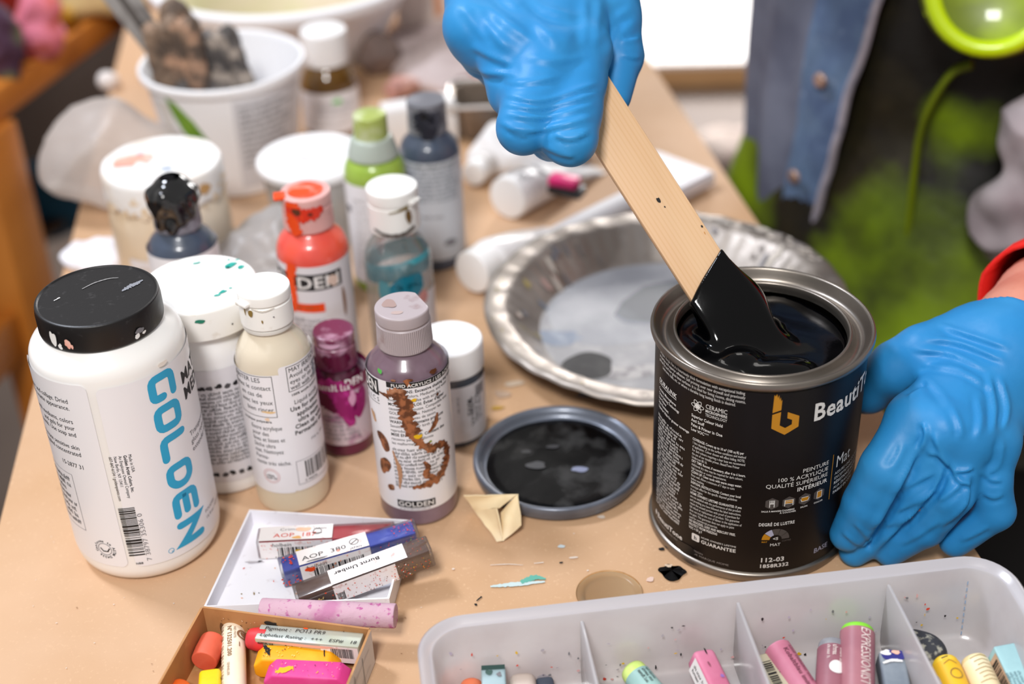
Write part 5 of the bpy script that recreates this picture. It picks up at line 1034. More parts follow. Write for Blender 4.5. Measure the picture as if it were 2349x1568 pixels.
def sstick(label, p_far, p_near, w, mat, extra=None, bev=.0012, name='oil_pastel', yaw=0):
    p0, p1 = Vector(p_near), Vector(p_far); L = (p1 - p0).length; t = thing(name, label, 'pastel', p0); Rm = frame(p1 - p0) @ Matrix.Rotation(yaw, 3, 'X'); t.rotation_euler = Rm.to_euler()
    bm = rbox(L, w, w, bev, 3, False); bmesh.ops.translate(bm, vec=(L / 2, 0, 0), verts=bm.verts); link('stick', bm2me(bm), t, mat)
    if extra: extra(t, L, w)
    return t
def topart(t, L, w, fn, z=None, nm='label'):
    A = Art(); fn(A, L * 1000, w * 1000); A.build(nm, planemap((L, w / 2, z if z is not None else w / 2 + .0001), (0, -1, 0), (1, 0, 0)), t)   # u to the right, v from the far end (negative towards the camera)
def sideart(t, L, w, fn, nm='label'):
    A = Art(); fn(A, L * 1000, w * 1000); A.build(nm, planemap((L, w / 2 + .0001, -w / 2), (0, 0, 1), (1, 0, 0)), t)   # left-hand face
mauve = M('mauve_wrapper', '#9b6470', .45, noise=(50, '#8a5663', .5, .7)); pinkw = M('pink_wrapper', '#c47a90', .5, noise=(50, '#b86d84', .5, .7)); PALE = M('pale_lettering', '#e2d3cf', .5)
rstick('orange pastel stub, leftmost in the pastel tray', tp(1082, 1566, .012), tp(1082, 1640, .010), .0058, M('salmon_pastel', '#f0845c', .6, noise=(60, '#e9734b', .5, .7)), tipr=.003)
def e(t, L, w): topart(t, L, w, lambda A, l, w_: (A.rect(.2, -2.6, w_ - .2, -.2, M('dark_green_pastel', '#2d4a46', .5)), A.blob(w_ * .3, -4, 1.6, 1.4, M('dark_green_smudge', '#44605a', .5), 4, .8), A.blob(w_ * .75, -5, 1.2, 1, GRYI, 5, .8)))
sstick('pale blue square pastel with a dark green end, in the left compartment of the tray', tp(1132, 1540, .0165), tp(1136, 1640, .0120), .0112, M('pale_blue_pastel', '#a5bcc2', .55, noise=(50, '#8fa9b0', .5, .7)), e)
sstick('beige block pastel between pale blue and navy pastels in the left compartment', tp(1198, 1556, .0100), tp(1205, 1640, .0095), .0125, M('beige_pastel', '#cdbdb3', .6, noise=(40, '#bdaaa0', .5, .7)), None, .004)
sstick('dark navy pastel stub beside the beige block in the left compartment', tp(1248, 1563, .0085), tp(1262, 1640, .0085), .0085, M('navy_pastel', '#3c4453', .6, noise=(60, '#596272', .5, .7)), None, .002)
def tx(A, L): 
    for i, w in enumerate((9, 11, 8)): A.greek(-1.6 + i * 2.2, L - 7, w, 1, 2, 1.1, INK, 5 + i, rot=-90)
rstick('pastel with bright yellow-green tip and pale teal paper wrapper in the tray', tp(1447, 1532, .0125), tp(1535, 1640, .0095), .0066, M('lime_pastel', '#d3ea86', .5, noise=(80, '#bddb6c', .5, .7)), None, M('teal_paper_wrapper', '#9cc0ba', .5, noise=(60, '#8aaeaa', .5, .7)), .0055, tx, tipr=.004)
def e(t, L, w):
    sideart(t, L, w, lambda A, l, w_: (A.rect(.6, -l + 1, w_ - .6, -4, LBW, 0), A.greek(6, -6, 16, 2, 3, 1.4, INK, 4, rot=-90)))
    topart(t, L, w, lambda A, l, w_: (A.blob(w_ * .5, -2, .4, 1.8, BLKM, 4, .6), A.blob(w_ * .4, -9, .5, 1.3, M('plum_streak', '#8a4a5c', .6), 6, .6), A.blob(w_ * .7, -16, .9, .9, M('violet_streak', '#8f6bb0', .6), 7, .6)))
sstick('rose pink square pastel with white side label leaning in the second compartment', tp(1605, 1502, .0170), tp(1672, 1640, .0100), .0112, M('rose_pastel', '#c86f8d', .5, noise=(50, '#d17f9b', .5, .7)), e, .0025, yaw=.2)
def tx(A, L): A.text('Kobaltblau imit.', -.6, L - 5, 2.1, M('plum_print', '#6d3547', .5), rot=-90, sx=1.05, bold=True); A.text('azul cobalto imit.', 2.8, L - 4, 2.0, bpy.data.materials['plum_print'], rot=-90, sx=1.05)
rstick('dusty pink wrapped pastel with printed colour names, leaning on the second divider', tp(1780, 1484, .0165), tp(1882, 1640, .0085), .0066, M('pink_pastel_end', '#c98299', .5), None, pinkw, .001, tx, tipr=.001)
def e(t, L, w): topart(t, L, w, lambda A, l, w_: (A.barcode(.8, -l + 1, 5, -5, INK, 4, horiz=False), A.text('2 86079', 6.2, -3, 2.1, INK, rot=-90)))
sstick('cream pastel wrapper with barcode lying left of the dusty pink pastel', tp(1752, 1510, .0125), tp(1822, 1640, .0082), .0095, M('cream_wrapper_barcode', '#c8c2a8', .5, noise=(40, '#b9b39a', .5, .7)), e)
def tx(A, L): A.disc(1.5, L - 16.5, 3.4, WHT, 1, 20); A.greek(-3, L - 5, 8, 1, 2, 1, PALE, 4, rot=-90); A.greek(-.6, L - 5, 7, 1, 2, 1.5, PALE, 6, rot=-90); A.greek(2.6, L - 6, 9, 1, 2, 1, PALE, 8, rot=-90)
rstick('mauve wrapped pastel with chalky grey top, left of the taller green-tipped one', tp(1912, 1478, .0170), tp(1905, 1640, .0095), .0074, M('chalk_grey_pastel', '#9a9b9f', .6, noise=(90, '#83848a', .5, .7)), None, mauve, .0040, tx)
def tx(A, L): A.text('EXPRESSIONIST', 1.0, L - 3.4, 4.6, PALE, rot=-90, sx=.62, shear=.12)
rstick('tall mauve wrapped pastel with bright green tip and large pale lettering', tp(1967, 1440, .0235), tp(1965, 1640, .0110), .0080, M('bright_green_pastel', '#86d63a', .5), None, M('rosy_mauve_wrapper', '#a9707a', .45, noise=(50, '#9c6470', .5, .7)), .0030, tx, tipr=.0022)
def e(t, L, w): topart(t, L, w, lambda A, l, w_: (A.blob(w_ / 2, -3, 5.5, 3, M('cobalt_end', '#2f2f7c', .5), 4, .5), A.blob(w_ * .3, -1.2, 2.4, 1.2, WHM, 5, .8, layer=3), A.blob(w_ * .7, -1.6, 1.8, 1, M('peach_end_rub', '#e9b5a0', .6), 6, .8, layer=3), A.smear([(1, -7), (5, -5.6), (10, -6)], [1, 1.4, 1], WHM, 7, 3)))
sstick('grey-blue square pastel with cobalt and white paint on its end, in third compartment', tp(2040, 1506, .0165), tp(2066, 1640, .0095), .0120, M('grey_blue_pastel', '#77818c', .6, noise=(60, '#8f98a1', .5, .7)), e, .0018)
# dark mottled lump
p = tp(2110, 1492, .012); S = SDF((-.02, -.02, -.02), (.02, .02, .02), .0008); S.ell((0, 0, 0), (.0085, .0125, .0085), 0); S.ell((.003, -.004, .002), (.006, .008, .007), .004); V, Q = S.mesh()
me = np_mesh(V, Q); me.transform(Matrix.Rotation(.5, 4, 'Z')); o = link('oil_pastel', me, None, M('charcoal_mottled_pastel', '#2f3138', .7, noise=(260, '#9a988c', .55, .66), bump=(220, .5, .001)), ang=180, loc=p); o['label'] = 'mottled dark charcoal pastel lump behind the third divider'; o['category'] = 'pastel'
ot = o
def tx(A, L): A.stroke([(-3, L - 6), (0, L - 4.5), (3, L - 6.5)], .35, OCHRE); A.disc(1, L - 12, 2.4, OCHRE, 1, 16, 2.9); A.smear([(-3, L - 3), (0, L - 2.6)], [.6, .4], BLKM, 3, n=8)
rstick('bright yellow wrapped pastel in the right compartment of the tray', tp(2163, 1514, .0135), tp(2215, 1640, .0090), .0068, M('canary_pastel', '#f0c62e', .5, noise=(80, '#f4d256', .5, .7)), None, M('canary_wrapper', '#eebb2a', .5), .004, tx, tipr=.003)
def tx(A, L):
    for k in range(7): A.stroke([(-4 + (k % 3), L - 3 - k * 2.2), (1, L - 2.2 - k * 2.2), (4, L - 3.2 - k * 2.1)], .3, OCHRE)
rstick('cream wrapped pastel with brown lines beside the bright yellow one', tp(2232, 1512, .0135), tp(2292, 1640, .0090), .0066, M('buttermilk_pastel', '#e3cf9c', .5, noise=(80, '#efe0b8', .5, .7)), None, M('buttermilk_wrapper', '#ecdbb2', .5, noise=(50, '#f3e8ca', .5, .7)), .003, tx, tipr=.002)
def e(t, L, w): sideart(t, L, w, lambda A, l, w_: (A.rect(.5, -l + 1, w_ - .5, -3, M('kraft_barcode_label', '#c9a98f', .5), 0), A.barcode(2, -l + 1, w_ - 2, -5, INK, 6, horiz=False))); topart(t, L, w, lambda A, l, w_: A.greek(5, -14, 22, 4, 1.9, 1.1, M('slate_print', '#5f7f88', .5), 4, rot=-90))
sstick('pale aqua box-shaped pastel with barcode, rightmost in the tray', tp(2300, 1492, .0190), tp(2372, 1640, .0100), .0130, M('aqua_wrapper', '#a4ccd1', .5, noise=(40, '#8fb6bd', .5, .7)), e, .0008)
rstick('frosted clear stub standing between third divider and yellow pastel', tp(2155, 1560, .0100), tp(2170, 1640, .0080), .0056, M_film('frosted_stub', '#cfc0b8', .3, .3, .3), tipr=.003)

# ------------------------------------------------------------------ white tub of brushes
def brush_tub():
    x, y = -.2146, 1.0424; t = thing('white_tub', 'tapered white plastic tub holding paint-crusted brushes, grey print and leaf on its side', 'tub', (x, y, 0), face_rz(x, y))
    link('body', lathe(fillet([(0, .001), (.044, .001), (.0475, 0, .002), (.0600, .089), (.0636, .0890, .0008), (.0642, .0940, .001), (.0628, .0958, .001), (.0606, .0950, .001), (.0592, .089), (.0462, .003), (0, .003)]), 96), t, M('tub_white_plastic', '#efeef0', .4, sss=.1))
    A = Art(); cone = lambda u, v, o: (lambda r, a: Vector(((r + .0003 + o) * math.sin(a), -(r + .0003 + o) * math.cos(a), v)))(.0475 + .0125 * v / .089, u / .054)
    A.rect(2, 8, 62, 84, M('tub_label', '#d2d1d5', .45), 0)
    for k in range(11): A.greek(6, 76 - k * 5, 48, 1, 4, 2.2, M('tub_print', '#4d4d55', .5) if k == 0 else bpy.data.materials['tub_print'], k, ragged=.3)
    A.poly([(-47, 86), (-38, 82), (-27, 68), (-19, 52), (-18, 40), (-28, 44), (-38, 58), (-44, 72)], M('leaf_green_print', '#5f8a1c', .45, noise=(40, '#78a02c', .5, .7)), 1)
    A.rect(-60, 10, -46, 80, M('tub_pale_label', '#d9d3cd', .45), 0)
    A.build('label', cone, t, slices=3)
brush_tub()
crust = M('crusted_bristle', '#87715f', .7, noise=(38, '#584a40', .42, .6), noise2=(50, '#b58f75', .56, .68), bump=(120, .8, .002)); ferr = M('dull_ferrule', '#8f8c8a', .4, metal=.6, noise=(60, '#6f6a66', .45, .65)); hand = M('grey_handle', '#9b9896', .5, noise=(50, '#6d6866', .5, .68))
def brush(label, pa, pb, kind, name='paint_brush'):
    """pa: lower end in the tub, pb: upper end"""
    pa, pb = Vector(pa), Vector(pb); L = (pb - pa).length; t = thing(name, label, 'brush' if name == 'paint_brush' else name.replace('_', ' '), pa); t.rotation_euler = frame(pb - pa, (0, -1, .3)).to_euler()
    if kind in ('wide', 'wide2'):
        cm = crust if kind == 'wide' else M('grey_crusted_bristle', '#77716e', .7, noise=(40, '#4c4745', .42, .6), noise2=(55, '#a99c90', .56, .68), bump=(120, .8, .002))
        S = SDF((-.005, -.03, -.015), (L + .02, .03, .015), .0013); S.cone((L * .25, -.012, 0), (L, -.014, 0), .009, .008, .004); S.cone((L * .25, .012, 0), (L * .95, .014, 0), .009, .008, .004); S.cone((L * .35, 0, 0), (L * 1.02, 0, 0), .007, .007, .004); V, Q = S.mesh(); N = vnormals(V, Q)
        V = V + N * np.array([.0014 * noise.noise(Vector(v) * 220) + .0012 * noise.noise(Vector((v[0] * 60, v[1] * 500, 0))) for v in V])[:, None]; link('bristles', np_mesh(V, Q), t, cm, ang=180)
        bm = rbox(L * .36, .030, .012, .002, 2, False); bmesh.ops.translate(bm, vec=(L * .18, 0, 0), verts=bm.verts); link('ferrule', bm2me(bm), t, ferr)
    elif kind == 'knob':
        link('handle', tube([(0, 0, 0), (L * .7, 0, 0)], .0045), t, crust); S = SDF((L * .4, -.02, -.02), (L + .03, .02, .02), .0012); S.ell((L * .9, 0, 0), (.017, .0125, .0125), 0); S.cone((L * .5, 0, 0), (L * .8, 0, 0), .005, .008, .006); V, Q = S.mesh(); V = V + vnormals(V, Q) * np.array([.0012 * noise.noise(Vector(v) * 160) for v in V])[:, None]; link('bristles', np_mesh(V, Q), t, crust, ang=180)
    else:
        bm = rbox(L, .020 if kind == 'flat' else .012, .0035, .001, 2, False)
        for v in bm.verts: v.co.y *= 1 + .25 * math.sin(v.co.x / L * 3)
        bmesh.ops.translate(bm, vec=(L / 2, 0, 0), verts=bm.verts); link('handle', bm2me(bm), t, hand if kind == 'flat' else M('pale_green_handle', '#c9cfb0', .5, noise=(30, '#e9e6da', .45, .6)))
        if kind == 'flat': bm = rbox(L * .5, .006, .0042, .001, 2, False); bmesh.ops.translate(bm, vec=(L * .7, 0, 0), verts=bm.verts); link('handle_groove', bm2me(bm), t, M('dark_handle_groove', '#57524f', .5))
    return t
brush('long flat grey palette knife leaning left out of the white tub', PD(425, 200, 1.085), PD(258, -35, 1.03), 'flat', 'palette_knife')
brush('pale green-white strip handle leaning left beside the grey palette knife', PD(395, 190, 1.10), PD(240, -60, 1.06), 'strip')
brush('round brush with crusted knob-shaped head standing in the white tub', PD(470, 195, 1.125), PD(396, 25, 1.075), 'knob')
brush('wide flat brush with brown-crusted bristles, left one in the white tub', PD(425, 225, 1.080), PD(392, 62, 1.045), 'wide')
brush('wide flat brush with grey-crusted bristles tilting right in the white tub', PD(540, 245, 1.100), PD(482, 92, 1.065), 'wide2')

# ------------------------------------------------------------------ plastic bag
def bag():
    S = SDF((-.09, -.07, -.005), (.10, .08, .14), .003)
    S.ell((-.008, 0, .034), (.050, .036, .036), 0); S.ell((.030, .006, .030), (.034, .030, .032), .02); S.ell((-.012, .014, .052), (.028, .025, .026), .02); V, Q = S.mesh(); N = vnormals(V, Q)
    d = [(.0085 * (1 - abs(noise.noise(Vector(v) * 15)) * 2.2) + .0012 * (1 - abs(noise.noise(Vector(v) * 50 + Vector((3, 1, 7)))) * 2)) - .005 for v in V]; V = V + N * np.array(d)[:, None]; V[:, 2] = np.maximum(V[:, 2], .0008)
    p = at(240, 500); o = link('plastic_bag', np_mesh(V, Q), None, M_film('thin_bag_film', '#ece2dc', .38, .06, .42, .5), ang=180, loc=(p.x + .014, p.y + .02, 0)); tag(o, 'crumpled translucent plastic bag at the table edge left of the crusty white-lidded jar', 'plastic bag')
    S = SDF((-.06, -.06, -.005), (.06, .06, .09), .003); S.ell((0, 0, .025), (.042, .030, .030), 0); S.ell((.012, .02, .035), (.03, .025, .03), .015); V, Q = S.mesh(); N = vnormals(V, Q)
    d = [(.006 * (1 - abs(noise.noise(Vector(v) * 30 + Vector((9, 2, 4)))) * 2.2) + .003 * (1 - abs(noise.noise(Vector(v) * 70)) * 2)) - .004 for v in V]; V = V + N * np.array(d)[:, None]; V[:, 2] = np.maximum(V[:, 2], .0008)
    p = at(590, 720); o = link('plastic_wrap', np_mesh(V, Q), None, M_film('milky_wrap_film', '#d6d2d0', .28, .08, .4, .5), ang=180, loc=(p.x + .008, p.y + .006, 0)); tag(o, 'crumpled milky plastic wrap lying behind the teal-flecked tub and orange bottle', 'plastic wrap')
bag()

def lump(name, label, cat, loc, ells, amp, sc, mat, h=.002, seed=0, ridge=False):
    lo = np.min([np.array(c) - np.array(r) for c, r in ells], 0) - .02; hi = np.max([np.array(c) + np.array(r) for c, r in ells], 0) + .02; S = SDF(lo, hi, h)
    for c, r in ells: S.ell(c, r, .012)
    V, Q = S.mesh(); N = vnormals(V, Q); off = Vector((seed, seed * .7, 3)); 
    V = V + N * np.array([amp * ((1 - 2.2 * abs(noise.noise(Vector(v) * sc + off))) if ridge else noise.noise(Vector(v) * sc + off)) for v in V])[:, None]; V[:, 2] = np.maximum(V[:, 2], .0006) if lo[2] > -.5 and loc[2] >= -.001 else V[:, 2]
    return tag(link(name, np_mesh(V, Q), None, mat, ang=180, loc=loc), label, cat)
# ------------------------------------------------------------------ paint tubes and clutter behind the plate
def paint_tube(label, p0, p1, r, wend, capr, capL, mat, capm, up=(0, 0, 1), pr=None, name='paint_tube'):
    """p0: cap end, p1: crimped end; axis points"""
    p0, p1 = Vector(p0), Vector(p1); L = (p1 - p0).length; t = thing(name, label, 'paint tube', p0); t.rotation_euler = frame(p1 - p0).to_euler(); n = 40; vs = []; K = 22
    for i in range(K + 1):
        s = i / K; a = r * (1 - s) + wend * s; b = r * (1 - s ** 1.4) + .0012 * s; x = capL + (L - capL) * s
        if i == 0: a = b = r * .9
        for k in range(n): q = 2 * PI * k / n; w = .0010 * noise.noise(Vector((x * 70, k * .5, r * 900))) * s; vs.append((x, a * math.cos(q), b * math.sin(q) + w - (r - b) * .75))
    fs = [(i * n + k, i * n + (k + 1) % n, (i + 1) * n + (k + 1) % n, (i + 1) * n + k) for i in range(K) for k in range(n)] + [tuple(range(n))[::-1], tuple(range(K * n, K * n + n))]
    link('body', mesh(vs, fs), t, mat, ang=50); me = lathe(fillet([(0, 0), (capr, 0, .0012), (capr * 1.04, capL, .0008), (0, capL)]), 60, rib=(.002, capL - .001, 0, .0003)); me.transform(Matrix.Rotation(PI / 2, 4, 'Y')); link('cap', me, t, capm)
    if pr:
        A = Art(); pr(A, L * 1000); A.build('print', lambda u, v, o: (lambda s, q: Vector((v, (r * (1 - s) + wend * s + .0004) * math.sin(q), (r * (1 - s ** 1.4) + .0012 * s + .0006) * math.cos(q) - (r - (r * (1 - s ** 1.4) + .0012 * s)) * .75)))(max(0, (v - capL) / (L - capL)), u / r), t)
    return t
tubw = M('white_tube_skin', '#dedcdb', .35, coat=.3, noise=(30, '#cfccca', .5, .7)); capw = M('tube_cap_white', '#eeecea', .35)
paint_tube('fat white paint tube with grey print, cap facing forward, under the blue-gloved fist', at(1163, 455, .0165), at(1345, 350, .010), .0165, .022, .0160, .010, tubw, capw, pr=lambda A, L: (A.greek(-9, 18, 30, 3, 6, 3.2, GRYI, 4, rot=0), A.smear([(-10, 34), (4, 36)], [5, 6], GRYI, 5), A.smear([(-2, 24), (8, 22)], [3, 4], INK, 6)))
paint_tube('crushed white tube lying behind the fat tube and right of navy bottle', at(1085, 400, .012), at(1170, 318, .008), .0115, .016, .0095, .010, M('crushed_tube_skin', '#d9d5d2', .35, noise=(40, '#b9b0a8', .5, .68)), capw)
paint_tube('long white tube pointing left in front of the others, beside foil plate', at(1082, 625, .0165), at(1292, 503, .013), .0165, .017, .0150, .016, M('clean_tube_skin', '#e3e0df', .35, coat=.3), capw)
p = at(1215, 395); lump('crumpled_paper', 'crumpled white paper with grey smudges behind the fat white paint tube', 'paper', (p.x, p.y + .015, 0), [((0, 0, .008), (.045, .024, .012)), ((-.02, .006, .012), (.02, .018, .016)), ((.022, .004, .014), (.02, .018, .014))], .006, 34, M('smudged_white_paper', '#e2dfde', .6, noise=(30, '#8f8d91', .6, .72)), .002, 31, True)
# white rolled sheet behind it
p0, p1 = at(1250, 570, .010), at(1492, 452, .010); me = tube([p0, p0.lerp(p1, .3), p0.lerp(p1, .7), p1], [.011, .0125, .013, .0125], 28); o = link('paper_roll', me, None, M('white_roll', '#e6e3e2', .5), ang=50); base_origin(o); tag(o, 'white rolled paper lying between the long white tube and the stirring stick', 'paper roll')
# pink and black eraser-like block
p = at(1296, 492, .006); t = thing('marker_cap', 'bright pink and black block lying on the white tubes', 'marker', p, -.5); bm = rbox(.022, .012, .007, .0012); link('pink_cover', bm2me(bm), t, M('neon_pink_plastic', '#f0307f', .35)); bm = rbox(.026, .0135, .006, .001); bmesh.ops.translate(bm, vec=(.003, -.002, -.005), verts=bm.verts); link('black_base', bm2me(bm), t, M('black_plastic_base', '#1b191b', .4)); t.location.z = .030
# white corner card
p = [at(1500, 372, .002), at(1642, 425, .002), at(1560, 468, .002), at(1440, 430, .002)]; cc = sum(p, Vector()) / 4; bm = bmesh.new(); f = bm.faces.new([bm.verts.new(q - cc) for q in p]); r = bmesh.ops.extrude_face_region(bm, geom=[f]); bmesh.ops.translate(bm, vec=(0, 0, .012), verts=[v for v in r['geom'] if isinstance(v, bmesh.types.BMVert)]); bmesh.ops.recalc_face_normals(bm, faces=bm.faces[:]); bmesh.ops.bevel(bm, geom=bm.edges[:], offset=.002, segments=2, affect='EDGES')
o = link('white_palette', bm2me(bm), None, M('white_palette_plastic', '#d9d5d8', .45), loc=cc); tag(o, 'flat white palette corner behind the wooden stirring stick', 'palette')
# loaf tin
def tin():
    p = at(1105, 322); t = thing('foil_tray', 'small dull foil tray behind navy bottle with bright rolled rim', 'tray', (p.x + .012, p.y + .02, 0)); fo = M('dull_foil', '#8d8176', .35, metal=.7, noise=(20, '#6d6156', .45, .65)); vs = []
    rings = [(.030, .020, .0008), (.034, .025, .032), (.0375, .0285, .0335), (.0385, .0295, .0315)]
    for a, b, z in rings: vs += [(sx * a, sy * b, z) for sx, sy in ((-1, -1), (1, -1), (1, 1), (-1, 1))]
    bm = bmesh.new(); bv = [bm.verts.new(v) for v in vs]
    for i in range(3):
        for k in range(4): bm.faces.new([bv[i * 4 + k], bv[i * 4 + (k + 1) % 4], bv[i * 4 + 4 + (k + 1) % 4], bv[i * 4 + 4 + k]])
    bm.faces.new(bv[:4]); bmesh.ops.bevel(bm, geom=[e for e in bm.edges if abs(e.verts[0].co.z - e.verts[1].co.z) > .004], offset=.006, segments=3, affect='EDGES'); link('pan', bm2me(bm), t, fo)
    link('rim', tube([(-.030, -.029, .0335), (.030, -.029, .0335), (.038, -.021, .0335), (.038, .021, .0335), (.030, .029, .0335), (-.030, .029, .0335), (-.038, .021, .0335), (-.038, -.021, .0335), (-.030, -.029, .0335)], .0018, 8), t, M('bright_foil_rim', '#dcd6d3', .25, metal=.6))
tin()
# white carton behind navy bottle
p = at(962, 370); t = thing('white_carton', 'plain white carton standing between green and navy bottles', 'carton', (p.x, p.y + .035, 0), .28); bm = rbox(.060, .022, .036, .0012); link('box', bm2me(bm), t, M('white_carton_card', '#e9e7e6', .5)); bm = rbox(.058, .020, .0008, .0002); bmesh.ops.translate(bm, vec=(0, 0, .0362), verts=bm.verts); link('flap', bm2me(bm), t, M('carton_flap_card', '#dfdcdb', .5))
# mixing basin
def basin():
    p = at(615, 46, .08); x, y = p.x, p.y + .131; t = thing('mixing_basin', 'large white plastic mixing basin with yellowish inside at the far end of the table', 'basin', (x, y, 0))
    w = M('basin_plastic', '#efeef0', .4, sss=.05); link('bowl', lathe(fillet([(0, .001), (.070, .001), (.078, 0, .003), (.118, .070), (.128, .0705, .001), (.130, .080, .002), (.122, .0815, .001), (.114, .072, .002), (.075, .006, .004), (0, .005)]), 96), t, w)
    link('residue', lathe([(.1105, .0685), (.0930, .0405), (.0755, .0115), (.06, .0070), (0, .0066)], 64), t, M('yellowish_residue', '#c9c39a', .5, noise=(9, '#d8c7b4', .45, .65)))
basin()
# cream box, brown wad, grey rag, tubes at the back
p = at(935, 108); t = thing('cream_box', 'pale cream box with an orange stripe, at the far end of the table', 'box', (p.x + .022, p.y + .055, 0), .1); bm = rbox(.066, .05, .11, .002); link('box', bm2me(bm), t, M('cream_card', '#efe3d9', .55, noise=(12, '#e6d6ca', .5, .7))); bm = rbox(.008, .0006, .09, .0001); bmesh.ops.translate(bm, vec=(.006, -.0254, .018), verts=bm.verts); link('stripe', bm2me(bm), t, M('orange_stripe_print', '#d99a72', .55))
p = at(872, 186); lump('crumpled_wad', 'dark brown-grey crumpled wad on the far end of the table behind the green bottle', 'wad', (p.x, p.y + .02, 0), [((0, 0, .018), (.020, .018, .020))], .004, 60, M('umber_rag', '#70605a', .8, noise=(30, '#8a7468', .45, .65)), .0015, 3)
p = at(1012, 160); lump('grey_rag', 'flat mauve-grey rag spread at the far end of the table beside the raised fist', 'rag', (p.x, p.y + .05, 0), [((0.02, 0, .004), (.075, .11, .008)), ((.02, -.06, .008), (.06, .05, .010))], .003, 34, M('mauve_grey_rag', '#c0b1af', .85, noise=(12, '#a2928f', .45, .65)), .003, 5, True)
p0, p1 = at(895, 210, .010), at(968, 168, .010); paint_tube('salmon-pink paint tube lying behind the white carton', p0, p1, .010, .013, .008, .010, M('salmon_tube_skin', '#c8968a', .4, noise=(20, '#d8b4a8', .5, .7)), M('salmon_cap', '#b98a80', .4))
p0, p1 = at(1052, 205, .015), at(1150, 195, .012); paint_tube('dark red paint tube lying behind the small foil tray', p0, p1, .014, .018, .011, .012, M('dark_red_tube_skin', '#9c3f40', .4, noise=(20, '#7d3136', .5, .7)), M('dark_red_cap', '#5c3434', .4))
# pale pebble-like blob on paper edge
p = at(215, 592); lump('paper_napkin', 'crumpled white paper napkin at the table edge below the plastic bag', 'napkin', (p.x, p.y, 0), [((0, 0, .003), (.024, .018, .006)), ((.012, -.012, .003), (.014, .016, .006))], .003, 60, M('white_napkin', '#eceaf0', .7), .0015, 9, True)
p = at(252, 204); lump('white_bead', 'small white paper pellet on the far left edge of the kraft paper', 'pellet', (p.x, p.y, 0), [((0, 0, .008), (.010, .010, .009))], .001, 80, M('white_pellet', '#ded5d1', .6), .0012, 7)

# ------------------------------------------------------------------ wooden shelf unit on the left
def shelf():
    z = -.03; a = at(15, 250, z); b = at(292, 42, z); ex = (b - a); ex.z = 0; ex.normalize(); ey = Vector((-ex.y, ex.x, 0)); o = a + ex * -.02
    t = thing('wooden_shelf', 'orange-brown wooden shelf unit on the left, painted things on its top board', 'shelf', (o.x, o.y, FZ)); t.rotation_euler = Matrix((ex, ey, Vector((0, 0, 1)))).transposed().to_euler()
    w = M('orange_pine', '#b96d22', .4, coat=.2, noise=(6, '#d08336', .42, .62), stretch=(.2, 1, 1)); dk = M('dark_shelf_back', '#3a2413', .7); H_ = z - FZ
    def bx(nm, x0, x1, y0, y1, z0, z1, m): bm = rbox(x1 - x0, y1 - y0, z1 - z0, .003); bmesh.ops.translate(bm, vec=((x0 + x1) / 2, (y0 + y1) / 2, z0), verts=bm.verts); link(nm, bm2me(bm), t, m)
    bx('board', -.45, .95, 0, .36, H_, H_ + .022, w); bx('front_rail', -.45, .95, -.006, .012, H_ - .004, H_ + .026, w)
    bx('post', -.046, .012, -.014, .026, 0, H_ - .005, w); bx('post', .90, .948, .0, .04, 0, H_ - .005, w); bx('post', -.44, -.40, .31, .35, 0, H_ - .005, w); bx('post', .90, .948, .31, .35, 0, H_ - .005, w)
    bx('side_rail', -.40, -.047, -.004, .018, H_ - .235, H_ - .185, w); bx('back_panel', -.40, .90, .335, .35, H_ - .36, H_ - .005, dk); bx('ledge', -.40, .90, .255, .333, H_ - .372, H_ - .36, dk)
    return t, ex, ey, o, z
sh, SX, SY, SO, SZ = shelf()
def onshelf(px, py, h=0): return at(px, py, SZ + .0225)
lump('pink_paper_flower', 'crumpled pink and coral paper flower on the wooden shelf board', 'paper flower', onshelf(98, 132), [((0, 0, .022), (.024, .016, .022)), ((.004, .004, .048), (.020, .016, .018))], .004, 44, M('pink_tissue', '#d8798f', .7, noise=(16, '#c2563f', .48, .6), noise2=(24, '#e9a0b4', .58, .68)), .0025, 3, True)
lump('yellow_paper_ball', 'mustard yellow crumpled ball on the shelf board right of pink flower', 'paper ball', onshelf(142, 72), [((0, 0, .014), (.018, .014, .014))], .003, 50, M('mustard_tissue', '#b98a18', .7, noise=(20, '#a67818', .48, .62)), .0025, 6)
lump('purple_cloth', 'violet crumpled cloth behind the pink flower on the shelf', 'cloth', onshelf(128, 38), [((0, 0, .016), (.020, .014, .017))], .003, 50, M('violet_cloth', '#7a5a7c', .8), .0025, 8, True)
lump('dark_violet_cloth', 'dark violet and green stained cloth at the left end of the shelf board', 'cloth', onshelf(24, 178), [((0, 0, .034), (.017, .013, .038))], .004, 44, M('dark_violet_cloth', '#4a3046', .8, noise=(14, '#66704a', .5, .6)), .0025, 10, True)
lump('magenta_cloth', 'magenta crumpled cloth at the far left edge of the shelf', 'cloth', onshelf(-8, 160), [((0, 0, .034), (.014, .013, .036))], .004, 44, M('magenta_cloth', '#a83c62', .8, noise=(20, '#b8708e', .5, .62)), .0025, 14, True)
lump('red_bag', 'deep red crumpled bag behind the cloths on the wooden shelf', 'bag', onshelf(10, 62), [((0, 0, .05), (.05, .03, .05))], .006, 28, M('deep_red_bag', '#8a1708', .6, noise=(10, '#5c0e06', .45, .6)), .004, 12, True)
lump('straw_mat', 'pale straw-coloured folded mat at the far end of the shelf board', 'mat', onshelf(205, 12), [((0, 0, .014), (.10, .06, .016))], .004, 24, M('straw', '#b59a66', .8, noise=(20, '#a8895a', .45, .62)), .003, 16, True)
